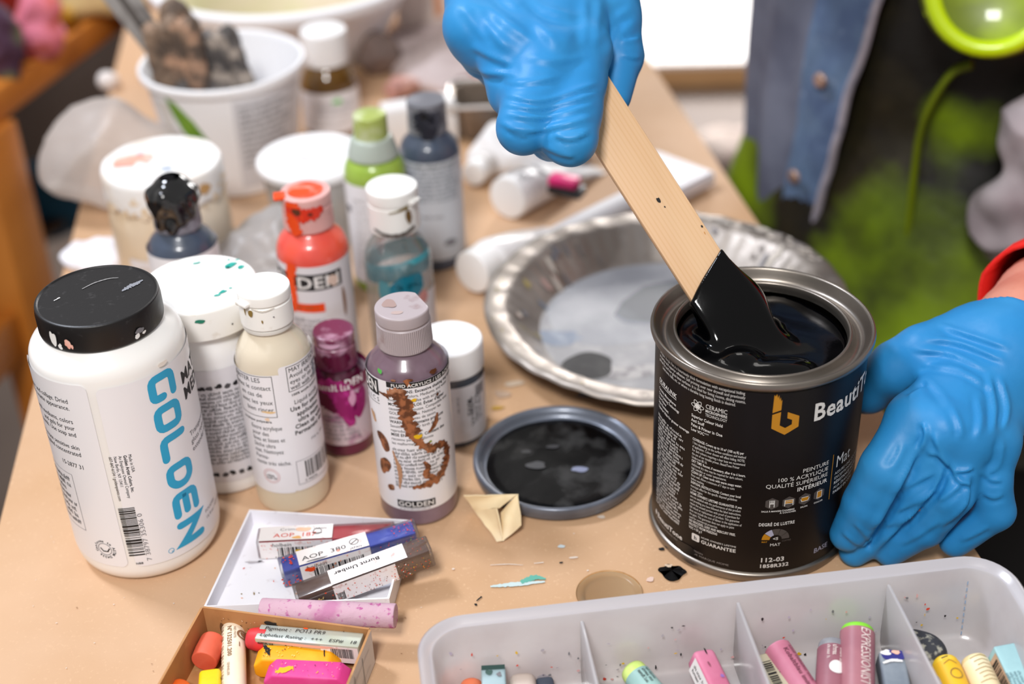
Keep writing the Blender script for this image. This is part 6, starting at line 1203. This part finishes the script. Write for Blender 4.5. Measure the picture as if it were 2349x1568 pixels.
lump('teal_bucket_rag', 'dark blue rag on the ledge under the wooden shelf board', 'rag', SO + SX * .45 + SY * .293 + Vector((0, 0, SZ - .36)), [((0, 0, .045), (.06, .026, .055))], .006, 30, M('teal_blue_rag', '#1b5270', .8), .005, 18, True)
# background floor things
p = at(1600, 140, -.68); t = thing('low_white_platform', 'low wooden platform with a bright white top in the distance at upper right', 'platform', (p.x, p.y + .75, FZ), -.05); bm = rbox(1.9, 1.5, .012, .003); bmesh.ops.translate(bm, vec=(0, 0, .053), verts=bm.verts); link('white_top', bm2me(bm), t, M('white_top_sheet', '#f2efee', .5)); bm = rbox(1.9, 1.5, .053, .003); link('wood_base', bm2me(bm), t, M('tan_wood_base', '#c89c6c', .6, noise=(4, '#b98d60', .45, .65)))
p = at(1665, 318, -.70); lump('pale_cloth', 'crumpled pale pinkish cloth lying on the floor beyond the table', 'cloth', (p.x, p.y, FZ + .001), [((0, 0, .02), (.065, .05, .03)), ((.03, .02, .02), (.045, .04, .03))], .010, 18, M('pale_floor_cloth', '#b9aba3', .85, noise=(10, '#a8938a', .45, .65)), .006, 20, True)
# ------------------------------------------------------------------ the person: one body, clothing as parts
person = thing('person', 'person in open denim jacket, lime-green apron with painted-in shade and blue gloves, stirring the paint can', 'person', (.37, 1.09, FZ))
PL = Vector(person.location)
FACE = Vector((-.75, -.66, 0)).normalized(); RIGHT = Vector((FACE.y, -FACE.x, 0)); TC = Vector((.365, 1.075, 0))
# joints of the two hands: (point, radius); fingers run knuckle -> tip
H1 = dict(
    palm=[((PD(1330, -130, .770), .0150), (PD(1338, 118, .7185), .0130)), ((PD(1275, -135, .765), .0160), (PD(1262, 128, .7085), .0135)), ((PD(1205, -130, .766), .0165), (PD(1175, 108, .7110), .0130)), ((PD(1098, -130, .768), .0205), (PD(1086, 62, .7240), .0142))],
    index=[(PD(1338, 118, .7185), .0130), (PD(1308, 316, .6930), .0134), (PD(1263, 322, .7190), .0100), (PD(1322, 262, .7420), .0085)],
    middle=[(PD(1262, 128, .7085), .0135), (PD(1200, 292, .6950), .0130), (PD(1196, 300, .7230), .0100), (PD(1262, 240, .7450), .0085)],
    ring=[(PD(1175, 108, .7110), .0130), (PD(1176, 215, .7180), .0115), (PD(1182, 236, .7420), .0100), (PD(1236, 190, .7580), .0085)],
    little=[(PD(1088, 66, .7240), .0138), (PD(1108, 132, .7400), .0105), (PD(1140, 165, .7600), .0090), (PD(1190, 140, .7700), .0080)],
    thumb=[(PD(1385, -90, .770), .0180), (PD(1402, 40, .7480), .0155), (PD(1420, 128, .7400), .0122), (PD(1409, 222, .7310), .0085)],
    web=(('index', 'middle', .35), ('index', 'middle', .7), ('middle', 'ring', .4), ('middle', 'ring', .75), ('ring', 'little', .4)),
    wrist=[(PD(1250, -120, .770), .029), (PD(1255, -230, .795), .028), (PD(1275, -330, .822), .030)])
H2 = dict(
    palm=[((PD(2262, 815, .728), .0170), (PD(2098, 962, .7010), .0125)), ((PD(2285, 830, .726), .0175), (PD(2160, 985, .6930), .0125)), ((PD(2305, 850, .728), .0170), (PD(2222, 1000, .6935), .0120)), ((PD(2325, 880, .732), .0160), (PD(2280, 1010, .7000), .0115))],
    index=[(PD(2098, 962, .6990), .0125), (PD(2030, 1072, .6985), .0120), (PD(1984, 1155, .7110), .0110), (PD(1945, 1224, .7240), .0090)],
    middle=[(PD(2160, 985, .6930), .0125), (PD(2105, 1112, .7050), .0112), (PD(2034, 1205, .7230), .0100), (PD(1960, 1265, .7330), .0080)],
    ring=[(PD(2222, 1000, .6935), .0120), (PD(2184, 1130, .6990), .0110), (PD(2120, 1208, .7150), .0100), (PD(2040, 1262, .7290), .0080)],
    little=[(PD(2280, 1010, .7000), .0115), (PD(2272, 1100, .7020), .0102), (PD(2283, 1172, .7080), .0098), (PD(2190, 1240, .7220), .0080)],
    thumb=[(PD(2215, 790, .735), .0190), (PD(2120, 815, .7300), .0155), (PD(2058, 845, .7360), .0140), (PD(1992, 888, .7540), .0132), (PD(1935, 905, .7720), .0095)],
    wrist=[(PD(2310, 820, .730), .031), (PD(2352, 765, .745), .029), (PD(2410, 705, .770), .031)])

def hand_sdf(S, H, grow=0.0, wrist_n=3, kf=.0026, web=True):
    for (a, ra), (b, rb) in H['palm']: S.cone(a, b, ra + grow, rb + grow, .010)
    for i in range(3): S.cone(H['palm'][i][1][0], H['palm'][i + 1][1][0], H['palm'][i][1][1] + grow - .001, H['palm'][i + 1][1][1] + grow - .001, .006)
    w = H['wrist'][:wrist_n]
    for (a, ra), (b, rb) in zip(w, w[1:]): S.cone(a, b, ra + grow, rb + grow, .012)
    S.chain([(p, r + grow) for p, r in H['thumb']], .008, .004)
    for f in ('little', 'ring', 'middle', 'index'): S.chain([(p, r + grow) for p, r in H[f]], .005, kf)
    for f1, f2, t in H.get('web', ()):   # the glove stretched between neighbouring fingers
        (a0, r0), (a1, r1) = H[f1][:2]; (b0, s0), (b1, s1) = H[f2][:2]; S.cone(a0.lerp(a1, t), b0.lerp(b1, t), r0 * .82 + grow, s0 * .82 + grow, .008)

# body
GR = -.0030
S = SDF((-.06, .50, -.62), (.78, 1.46, .60), .006)
U = lambda s, f, z: Vector((TC.x, TC.y, z)) + RIGHT * s + FACE * f
rotT = np.array(Matrix((RIGHT, FACE, Vector((0, 0, 1)))).transposed())
S.ell(U(0, 0, -.12), (.140, .098, .17), .04, rotT); S.ell(U(0, 0, .06), (.128, .092, .18), .05, rotT); S.ell(U(0, .005, .30), (.165, .105, .20), .06, rotT); S.cone(U(-.15, 0, .42), U(.15, 0, .42), .055, .055, .05); S.cone(U(0, 0, .44), U(0, .02, .55), .055, .052, .04)
ELB_R, ELB_L = Vector((.225, .995, .245)), Vector((.470, .845, .055))
for sh_, el, H in ((U(.165, 0, .42), ELB_R, H1), (U(-.165, 0, .42), ELB_L, H2)):
    w = H['wrist']; S.cone(sh_, el, .045, .033, .03); S.cone(el, w[2][0], .033, w[2][1] + GR, .012); hand_sdf(S, H, GR, 3, .003)
for sg in (1, -1): S.cone(U(.085 * sg, 0, -.16), U(.10 * sg, .02, -.56), .085, .060, .03)
V, Q = S.mesh(); V = relax(V, Q, 3)
skin = M('skin', '#d9907c', .45, sss=.25, noise=(30, '#cf7f6d', .45, .65), bump=(220, .2, .0006))
link('body', np_mesh(V - np.array(PL), Q), person, skin, ang=180)

# gloves
nit = M('blue_nitrile', '#2781be', .46, spec=.4, sss=.05, bump=(420, .10, .0006), noise=(24, '#2f89c4', .45, .65))
nit2 = nit
def crease(V, N, lines, front=None):
    """raised folds and grooves along polylines given by photo pixels, pressed only into skin facing that side"""
    P = projn(V); D = np.zeros(len(V)); view = (np.asarray(CAM) - V); view /= np.linalg.norm(view, axis=1, keepdims=True); fc = np.clip((N * view).sum(1) * 2, 0, 1)
    for pts, amp, wd in lines:
        Q_ = np.array([(q[0], q[1]) for q in spline(pts, 14 * (len(pts) - 1) + 1)]); best = np.full(len(V), 1e9); sgn = np.zeros(len(V)); tt = np.zeros(len(V)); n = len(Q_) - 1
        m = (P[:, 0] > Q_[:, 0].min() - 40) & (P[:, 0] < Q_[:, 0].max() + 40) & (P[:, 1] > Q_[:, 1].min() - 40) & (P[:, 1] < Q_[:, 1].max() + 40); ix = np.where(m)[0]; X = P[ix, :2]; bb = best[ix]; ss = sgn[ix]; t2 = tt[ix]
        for i in range(n):
            a, b = Q_[i], Q_[i + 1]; ab = b - a; t = np.clip(((X - a) @ ab) / (ab @ ab), 0, 1); d = X - a - t[:, None] * ab; dd = np.hypot(d[:, 0], d[:, 1]); c = ab[0] * d[:, 1] - ab[1] * d[:, 0]; u = dd < bb; bb[u] = dd[u]; ss[u] = np.sign(c[u]); t2[u] = (i + t[u]) / n
        s = bb * ss / wd; env = np.clip(np.minimum(t2, 1 - t2) * 5, 0, 1)
        D[ix] += amp * env * (np.exp(-(s) ** 2) - .75 * np.exp(-((s - 1.5) ** 2))) * fc[ix]
    return D
def glove(name, H, lo, hi, lines, cuff, h=.0013, seed=0, label=None, folds=None):
    S = SDF(lo, hi, h); hand_sdf(S, H, 0.0, 3, .0022)
    o, nrm = cuff; sl, (X, Y, Z) = S.grid((-9,) * 3, (9,) * 3); S.F = np.maximum(S.F, (X - o[0]) * nrm[0] + (Y - o[1]) * nrm[1] + (Z - o[2]) * nrm[2]).astype(np.float32)
    V, Q = S.mesh(); V = relax(V, Q, 2); N = vnormals(V, Q); nf = np.zeros(len(V)); off = Vector((seed, 2, 5))
    for i, v in enumerate(V):
        p = Vector(v); a = noise.noise(Vector((p.x * 38, p.y * 30, p.z * 18)) + off); b = noise.noise(p * 130 + off); nf[i] = .0005 * (1 - 2.6 * abs(a)) + .00008 * (1 - 2.6 * abs(b))
    D = crease(V, N, lines); V = V + N * (nf * .8 + D)[:, None]; V[:, 2] = np.maximum(V[:, 2], .0004)
    me = np_mesh(V - np.array(PL), Q); g_ = link(name, me, person, nit, ang=180); return g_
L1 = [(p_, a_ * (.6 if min(q[1] for q in p_) < 50 else .9), w_ * (1.5 if min(q[1] for q in p_) < 50 else 1.1)) for p_, a_, w_ in [([(1040, 135), (1110, 165), (1190, 172)], .0016, 8), ([(1135, 180), (1200, 190), (1290, 176)], .0008, 6), ([(1150, 215), (1240, 232), (1330, 205), (1375, 190)], .0011, 6), ([(1148, 238), (1230, 248), (1310, 232), (1372, 212)], .0010, 6), ([(1155, 262), (1250, 270), (1365, 240)], .0010, 6), ([(1140, 280), (1210, 300), (1290, 288), (1366, 268)], .0012, 6), ([(1160, 292), (1190, 308), (1215, 312)], .0009, 5), ([(1270, 308), (1310, 318), (1355, 300)], .0012, 6), ([(1240, 330), (1285, 350), (1320, 356)], .0011, 7),
      ([(1100, 0), (1160, 50), (1225, 95)], .0016, 9), ([(1060, 10), (1095, 60), (1120, 95)], .0012, 8), ([(1085, 0), (1130, 70), (1170, 120)], .0013, 8), ([(1150, -10), (1230, 50), (1285, 110)], .0015, 9), ([(1210, -10), (1260, 25), (1330, 45)], .0011, 8), ([(1250, 20), (1300, 35), (1350, 40)], .0008, 7), ([(1340, -10), (1345, 60), (1340, 110)], .0010, 9), ([(1375, -10), (1372, 50), (1368, 110)], .0010, 8), ([(1470, 40), (1420, 80), (1395, 130)], .0016, 9), ([(1455, 20), (1410, 50), (1385, 100)], .0012, 8), ([(1475, 85), (1440, 95), (1425, 92)], .0012, 6), ([(1425, 125), (1450, 132), (1470, 130)], .0008, 5), ([(1080, 105), (1130, 130), (1180, 150)], .0010, 8), ([(1200, 130), (1280, 140), (1350, 128)], .0007, 9)]]
glove('right_glove', H1, (-.12, .60, .10), (.20, .94, .42), L1, (PD(1262, -300, .812), np.array(PD(1275, -330, .822) - PD(1255, -230, .795)) / float((PD(1275, -330, .822) - PD(1255, -230, .795)).length)), .0013, 1)
_c0, _c1 = PD(2352, 765, .745), PD(2410, 705, .770); _cn = (_c1 - _c0).normalized()
L2 = [([(2122, 1030), (2085, 1095), (2045, 1165), (2000, 1242), (1985, 1262)], -.0030, 9), ([(2180, 1062), (2150, 1130), (2085, 1200), (2010, 1275)], -.0026, 8), ([(2232, 1085), (2225, 1160), (2160, 1218)], -.0018, 7), ([(2150, 745), (2230, 770), (2320, 800)], .0011, 7), ([(2120, 775), (2210, 790), (2310, 830)], .0013, 7), ([(2090, 800), (2180, 812), (2270, 850)], .0010, 7), ([(2110, 835), (2200, 850), (2290, 900)], .0009, 7), ([(2075, 905), (2100, 890), (2128, 878)], -.0016, 6), ([(2290, 860), (2310, 930), (2300, 990)], .0014, 8), ([(2265, 850), (2280, 930), (2278, 1000)], .0011, 8), ([(2240, 900), (2248, 960), (2240, 1010)], .0008, 8), ([(2180, 930), (2200, 970), (2205, 1010)], .0009, 8), ([(2118, 968), (2124, 1000), (2108, 1035)], .0018, 7), ([(2140, 990), (2160, 1040), (2180, 1070)], .0014, 8), ([(2125, 1035), (2160, 1050), (2195, 1085)], .0012, 7), ([(2190, 1080), (2215, 1078), (2232, 1070)], .0016, 6), ([(2180, 1060), (2200, 1100), (2230, 1110)], .0012, 6), ([(2060, 1130), (2090, 1110), (2150, 1080)], .0010, 7), ([(2050, 1175), (2100, 1150), (2150, 1120)], .0011, 7), ([(2010, 1210), (2070, 1190), (2120, 1160)], .0009, 7), ([(1960, 1195), (1985, 1225), (1995, 1240)], .0009, 6), ([(1930, 1215), (1965, 1245), (1985, 1250)], .0008, 6), ([(2075, 1015), (2060, 1050), (2040, 1080)], .0007, 9), ([(2250, 1080), (2275, 1100), (2300, 1100)], .0010, 6), ([(2255, 1130), (2280, 1140), (2300, 1130)], .0009, 6), ([(2200, 1240), (2240, 1222), (2270, 1205)], .0009, 6), ([(2100, 860), (2140, 880), (2190, 940)], .0007, 10), ([(2300, 1000), (2290, 1060), (2260, 1090)], .0012, 8), ([(2150, 1150), (2180, 1130), (2215, 1100)], .0010, 7), ([(2060, 1250), (2110, 1225), (2160, 1190)], .0008, 7)]
glove('left_glove', H2, (.12, .46, -.005), (.34, .74, .17), L2, (PD(2318, 806, .733), np.array(_cn)), .0012, 4)

# ---- clothing as lofted shells round the torso
def ringshell(name, mat, rows, th=.003, closed=False, thick=True, ang=60, fold=None):
    """rows: list of lists of points"""
    n = len(rows[0]); vs = [p for r in rows for p in r]; fs = []
    for i in range(len(rows) - 1):
        for k in range(n if closed else n - 1): a = i * n + k; b = i * n + (k + 1) % n; fs.append((a, b, b + n, a + n))
    me = mesh([Vector(p) - PL for p in vs], fs)
    if thick: bm = bmesh.new(); bm.from_mesh(me); bmesh.ops.recalc_face_normals(bm, faces=bm.faces[:]); bmesh.ops.solidify(bm, geom=bm.faces[:], thickness=th); me = bm2me(bm)
    return link(name, me, person, mat, ang=ang)
def torso(phi, z, grow=0.0):
    """phi 0 = straight ahead, + towards the person's right"""
    a = .138 + .03 * max(0, min(1, (z - .1) / .3)) + grow; b = .110 + grow; return Vector((TC.x, TC.y, z)) + RIGHT * (a * math.sin(phi)) + FACE * (b * math.cos(phi))
def hit_phi(px, py, grow):
    """angle and height where a photo ray meets the torso shell"""
    r = ray(px, py); best = None
    for d in np.arange(.75, 1.7, .004):
        P = CAM + r * d; q = Vector(P) - TC; s, f = q.dot(RIGHT), q.dot(FACE); z = P[2]; a = .138 + .03 * max(0, min(1, (z - .1) / .3)) + grow; b = .110 + grow; v = (s / a) ** 2 + (f / b) ** 2
        if best is None or v < best[0]: best = (v, math.atan2(s / a, f / b), z)
        if v <= 1: return math.atan2(s / a, f / b), z
    return best[1], best[2]
apr = M('lime_apron_painted_shade', '#0f0d08', .5, coat=.15, coatr=.3, noise=(13, '#2a2410', .5, .7), bump=(14, .5, .01))  # lime apron; the near-black base is its shade painted into the colour
def painted_light(m):
    nt = m.node_tree; N, L = nt.nodes, nt.links; b = N['Principled BSDF']; src = b.inputs['Base Color'].links[0].from_socket; a = N.new('ShaderNodeAttribute'); a.attribute_name = 'painted_light'; t = N.new('ShaderNodeTexNoise'); t.inputs['Scale'].default_value = 14; t.inputs['Detail'].default_value = 5; tc = N.new('ShaderNodeTexCoord'); L.new(tc.outputs['Object'], t.inputs['Vector'])
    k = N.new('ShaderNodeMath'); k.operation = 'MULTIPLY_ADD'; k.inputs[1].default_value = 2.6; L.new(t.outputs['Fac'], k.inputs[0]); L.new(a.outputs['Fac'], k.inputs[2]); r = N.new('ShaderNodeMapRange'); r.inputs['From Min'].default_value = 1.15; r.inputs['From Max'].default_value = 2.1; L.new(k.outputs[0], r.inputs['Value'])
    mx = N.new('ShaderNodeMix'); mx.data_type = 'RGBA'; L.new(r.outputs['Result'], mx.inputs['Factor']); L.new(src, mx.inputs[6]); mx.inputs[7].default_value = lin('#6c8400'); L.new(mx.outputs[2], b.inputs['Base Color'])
painted_light(apr)
def apron():
    rows = []
    for j in range(49):
        z = .40 - j * .0125; row = []
        for k in range(61):
            phi = -1.75 + 3.5 * k / 60; fl = max(0, -z + .04) * .28; P = torso(phi, z, .016 + fl)
            w = noise.noise(Vector((phi * 2.2, z * 5, 1))) * .010 + math.sin(phi * 9 + z * 3) * .004 * min(1, max(0, .15 - z) * 5); dirv = (P - Vector((TC.x, TC.y, z))).normalized(); row.append(P + dirv * w)
        rows.append(row)
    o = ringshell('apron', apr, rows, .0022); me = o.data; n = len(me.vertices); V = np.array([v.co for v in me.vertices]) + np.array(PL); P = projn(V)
    lit_spots = [hit_phi(*q, .03) for q in ((2190, 690), (2110, 760), (2010, 760), (1715, 430), (2270, 560), (2200, 300), (2250, 330))]; rad = (.085, .06, .05, .075, .05, .022, .03)
    at_ = me.attributes.new('painted_light', 'FLOAT', 'POINT')  # high where the cloth is coloured as lit, low in the painted shade
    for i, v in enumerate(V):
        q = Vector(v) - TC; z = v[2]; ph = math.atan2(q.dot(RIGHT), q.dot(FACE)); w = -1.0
        for (p_, z_), r_ in zip(lit_spots, rad): w = max(w, 1 - math.hypot((ph - p_) * .14, z - z_) / r_)
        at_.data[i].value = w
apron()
blackc = M('black_trouser_cloth', '#0d0c0e', .8)
for sg in (1, -1):
    rows = []
    for j in range(24):
        z = -.12 - j * .0255; c = U(.085 * sg, .0 + .02 * max(0, -z - .16) * 2, z); row = []
        for k in range(28):
            a = 2 * PI * k / 28; r = .098 - .028 * j / 24; row.append(c + RIGHT * (r * math.sin(a)) + FACE * (r * 1.05 * math.cos(a)) + Vector((math.sin(a), math.cos(a), 0)) * .006 * noise.noise(Vector((a, z * 12, sg))))
        rows.append(row)
    ringshell('trouser_leg', blackc, rows, .002, closed=True)
shirt = M('red_sleeve_cloth', '#e01b12', .75, noise=(30, '#c9140e', .45, .65), bump=(500, .3, .001))
rows = []
for j in range(40):
    z = .46 - j * .0145; rows.append([torso(2 * PI * k / 64, z, .006) for k in range(64)])
ringshell('black_top', M('black_top_cloth', '#141214', .8), rows, .002, closed=True)
# denim jacket: right front panel edge follows the photograph
den = M('denim', '#5d7390', .8, noise=(22, '#47597a', .42, .62), noise2=(60, '#7d8fa9', .6, .76), bump=(700, .4, .0006)); den2 = M('denim_pale_edge', '#9a949d', .8, noise=(60, '#7d7a86', .45, .65)); 
edge = [hit_phi(x, y, .034) for x, y in ((2042, -60), (2012, 20), (1990, 110), (1952, 210), (1934, 300), (1908, 390), (1886, 470), (1866, 545))]
seam = [hit_phi(x, y, .034) for x, y in ((1905, -60), (1885, 20), (1862, 110), (1845, 210), (1832, 300), (1815, 390), (1805, 470), (1800, 545))]
ez = [e_[1] for e_ in edge]; zt, zb = max(ez), min(ez)
def interp(tab, z): 
    T_ = sorted((b, a) for a, b in tab); return float(np.interp(z, [t[0] for t in T_], [t[1] for t in T_]))
def jacket():
    rows = []; rows2 = []; rowe = []
    nz = 60
    for j in range(nz + 1):
        z = .43 + (zb - .43) * j / nz; e0 = interp(edge, z); s0 = interp(seam, z); gr = .034
        def pt(phi, g): 
            P = torso(phi, z, g); d = (P - Vector((TC.x, TC.y, z))).normalized(); return P + d * (.004 * noise.noise(Vector((phi * 3, z * 9, 4))) + .0035 * math.sin(phi * 16 + z * 2) * min(1, max(0, phi - s0) * 3))
        back = 3.0 - 1.0 * max(0, min(1, (.05 - z) / .25)); rows.append([pt(s0 + (back - s0) * k / 44, gr) for k in range(45)])
        pk = [pt(e0 + (s0 - e0) * k / 14, gr + .003) for k in range(15)]
        pk = [p + FACE * (.0022 * noise.noise(Vector((k * .35, z * 45, 2)))) for k, p in enumerate(pk)]
        rows2.append(pk); rowe.append(pk[0])
    ringshell('denim_jacket', M('denim_body', '#6a6f80', .8, noise=(18, '#55596b', .42, .62), noise2=(5, '#4a4a52', .55, .7), bump=(700, .4, .0006)), rows, .003)
    j = ringshell('jacket_placket', den, rows2, .004)
    link('jacket_hem_edge', tube([Vector(p) - PL for p in rowe], .0034, 8), person, den2)
    for px, py in ((1893, 180), (1832, 402)):
        ph, z = hit_phi(px, py, .040); P = torso(ph, z, .043); n = (torso(ph, z, .06) - torso(ph, z, .03)).normalized(); me = lathe(fillet([(0, .0032), (.003, .0032), (.0056, .0022, .001), (.0062, 0), (0, 0)]), 24); me.transform(n.to_track_quat('Z', 'Y').to_matrix().to_4x4()); link('snap_button', me, person, M('copper_snap', '#b89a8c', .3, metal=.7), loc=P - PL)
    # the left front panel hangs further round, mostly outside the frame
    rows = []
    for jx in range(40):
        z = .43 + (-.10 - .43) * jx / 39; rows.append([torso(-1.95 - 1.3 * k / 20, z, .034) for k in range(21)])
    ringshell('denim_jacket_left', den, rows, .003)
jacket()
def sleeve(name, pts, rad, mat, seed, amp=.004):
    P = spline([tuple(p) + (r,) for p, r in zip(pts, rad)], 40); me = tube([q[:3] for q in P], [float(q[3]) for q in P], 40, cap=False); bm = bmesh.new(); bm.from_mesh(me); bm.normal_update()
    for v in bm.verts: v.co += v.normal * amp * (1 - 2 * abs(noise.noise(v.co * 32 + Vector((seed, 0, 0)))))
    bmesh.ops.recalc_face_normals(bm, faces=bm.faces[:]); bmesh.ops.solidify(bm, geom=bm.faces[:], thickness=.0025); bmesh.ops.translate(bm, vec=-PL, verts=bm.verts); return link(name, bm2me(bm), person, mat, ang=180)
w = H1['wrist']; sleeve('denim_sleeve', [U(.165, 0, .42), (U(.165, 0, .42) + ELB_R) / 2, ELB_R + Vector((.0, .0, .004)), ELB_R.lerp(w[2][0], .65)], [.068, .060, .052, .044], den, 3)
w = H2['wrist']; dw = (ELB_L - w[2][0]).normalized(); sl0 = w[2][0] - dw * .008 
sleeve('red_sleeve', [U(-.165, 0, .42), (U(-.165, 0, .42) + ELB_L) / 2, ELB_L, ELB_L.lerp(w[2][0], .5), sl0], [.066, .058, .050, .042, .0370], shirt, 6, .0025)
# apron details: tie strap, pocket fold
st = M('lime_strap', '#6a7a00', .5, noise=(20, '#5c6a04', .45, .7)); brt = M('bright_lime_plastic', '#c2e000', .35, coat=.3)
def on(px, py, g): ph, z = hit_phi(px, py, g); return torso(ph, z, g)
P = [on(x, y, .032) for x, y in ((2230, 145), (2185, 165), (2140, 230), (2112, 300), (2098, 400), (2088, 500), (2075, 620))]
link('apron_strap', tube([Vector(p[:3]) - PL for p in spline([tuple(p) for p in P], 40)], .0062, 12, flat=.5), person, st)
c = on(2285, -40, .055); n = (Vector(CAM) - c).normalized(); rm = frame(RIGHT - n * RIGHT.dot(n), n)
ringp = [c - PL + rm @ Vector((.040 * math.cos(a), .043 * math.sin(a), 0)) for a in np.linspace(0, 2 * PI, 41)]; link('apron_ring', tube(ringp, .0058, 12, cap=False), person, brt)
me = lathe([(0, -.012), (.020, -.010), (.034, -.006), (.041, -.002), (.047, -.012), (.050, -.024)], 48); me.transform(rm.to_4x4()); link('apron_fold', me, person, M('olive_lime_fold', '#93a80a', .4, coat=.3, noise=(18, '#6d7d08', .45, .65)), loc=c - PL)
p0, p1 = on(2134, -40, .045), on(2135, 28, .045); link('apron_tab', tube([p0 - PL, p1 - PL], .0078, 14, flat=.5), person, brt)
# grey-white rag tucked at the right
p = PD(2345, 430, 1.0); 
S = SDF((-.05, -.04, -.09), (.06, .05, .09), .002); S.ell((.005, 0, .035), (.026, .016, .040), 0); S.ell((0, 0, -.02), (.030, .02, .034), .012); S.ell((.02, 0, .0), (.026, .018, .06), .012); V, Q = S.mesh(); N = vnormals(V, Q); V = V + N * np.array([.006 * (1 - 2.4 * abs(noise.noise(Vector(v) * 34 + Vector((2, 7, 1))))) for v in V])[:, None]
o = link('grey_cloth', np_mesh(V, Q), None, M('grey_white_rag', '#b5adb2', .8, noise=(14, '#968d92', .45, .65)), ang=180, loc=p); tag(o, 'crumpled grey-white cloth hanging above the red sleeve at the right edge', 'cloth')
# ------------------------------------------------------------------ light
wd = bpy.data.worlds.new('world'); SC.world = wd; wd.use_nodes = True; bg = wd.node_tree.nodes['Background']; bg.inputs['Color'].default_value = (1.0, .975, .95, 1); bg.inputs['Strength'].default_value = .40
def lamp(name, loc, target, size, power, col, sy=None, spread=180):
    l = bpy.data.lights.new(name, 'AREA'); l.shape = 'RECTANGLE'; l.size = size; l.size_y = sy or size; l.energy = power; l.color = col; l.spread = math.radians(spread); o = bpy.data.objects.new(name, l); COL.objects.link(o); o.location = loc; o.rotation_euler = (Vector(target) - Vector(loc)).to_track_quat('-Z', 'Y').to_euler(); return o
lamp('ceiling_lamp_key', (-.92, 1.10, 1.58), (.0, .68, 0), .26, 19.5, (.92, .98, 1.10))
lamp('ceiling_lamp_front', (-.26, -.55, 1.55), (.02, .68, 0), .34, 29, (1, .985, .97))
lamp('ceiling_lamp_back', (.15, 2.3, 1.95), (0, 1.0, 0), .45, 3, (1, .96, .91))
lamp('daylight_window', (.9, 4.4, 1.2), (.3, 2.6, -.7), 1.1, 34, (1, .97, .95), spread=70)
SC.view_settings.view_transform = 'Standard'; SC.view_settings.look = 'None'; SC.view_settings.exposure = .0; SC.view_settings.gamma = 1.0; SC.view_settings.use_curve_mapping = False
SC.cycles.use_denoising = True; SC.cycles.max_bounces = 10; SC.cycles.transparent_max_bounces = 24; SC.cycles.caustics_reflective = False; SC.cycles.caustics_refractive = False; SC.cycles.sample_clamp_indirect = 6

# ------------------------------------------------------------------ group names of repeated things
GROUPS = (('in white lid', 'wrapped pastels in the white box lid'), ('cardboard box', 'stubs and pastels in the cardboard box'), ('tray', 'loose pastels in the organiser'), ('compartment', 'loose pastels in the organiser'), ('', 'loose pastels in the organiser'))
for o in list(SC.objects):
    if o.parent is None and o.get('category'):
        st_ = o.name.split('.')[0]
        if st_ in ('oil_pastel', 'crayon'): o['group'] = next(g for k, g in GROUPS if k in o['label'])
        elif o['category'] == 'bottle' and 'acrylic' in st_ and 'medium' not in st_: o['group'] = 'acrylic paint bottles on the table'
        elif st_ in ('paint_brush',): o['group'] = 'brushes in the white tub'
        elif st_ == 'paint_tube': o['group'] = 'paint tubes lying on the table'
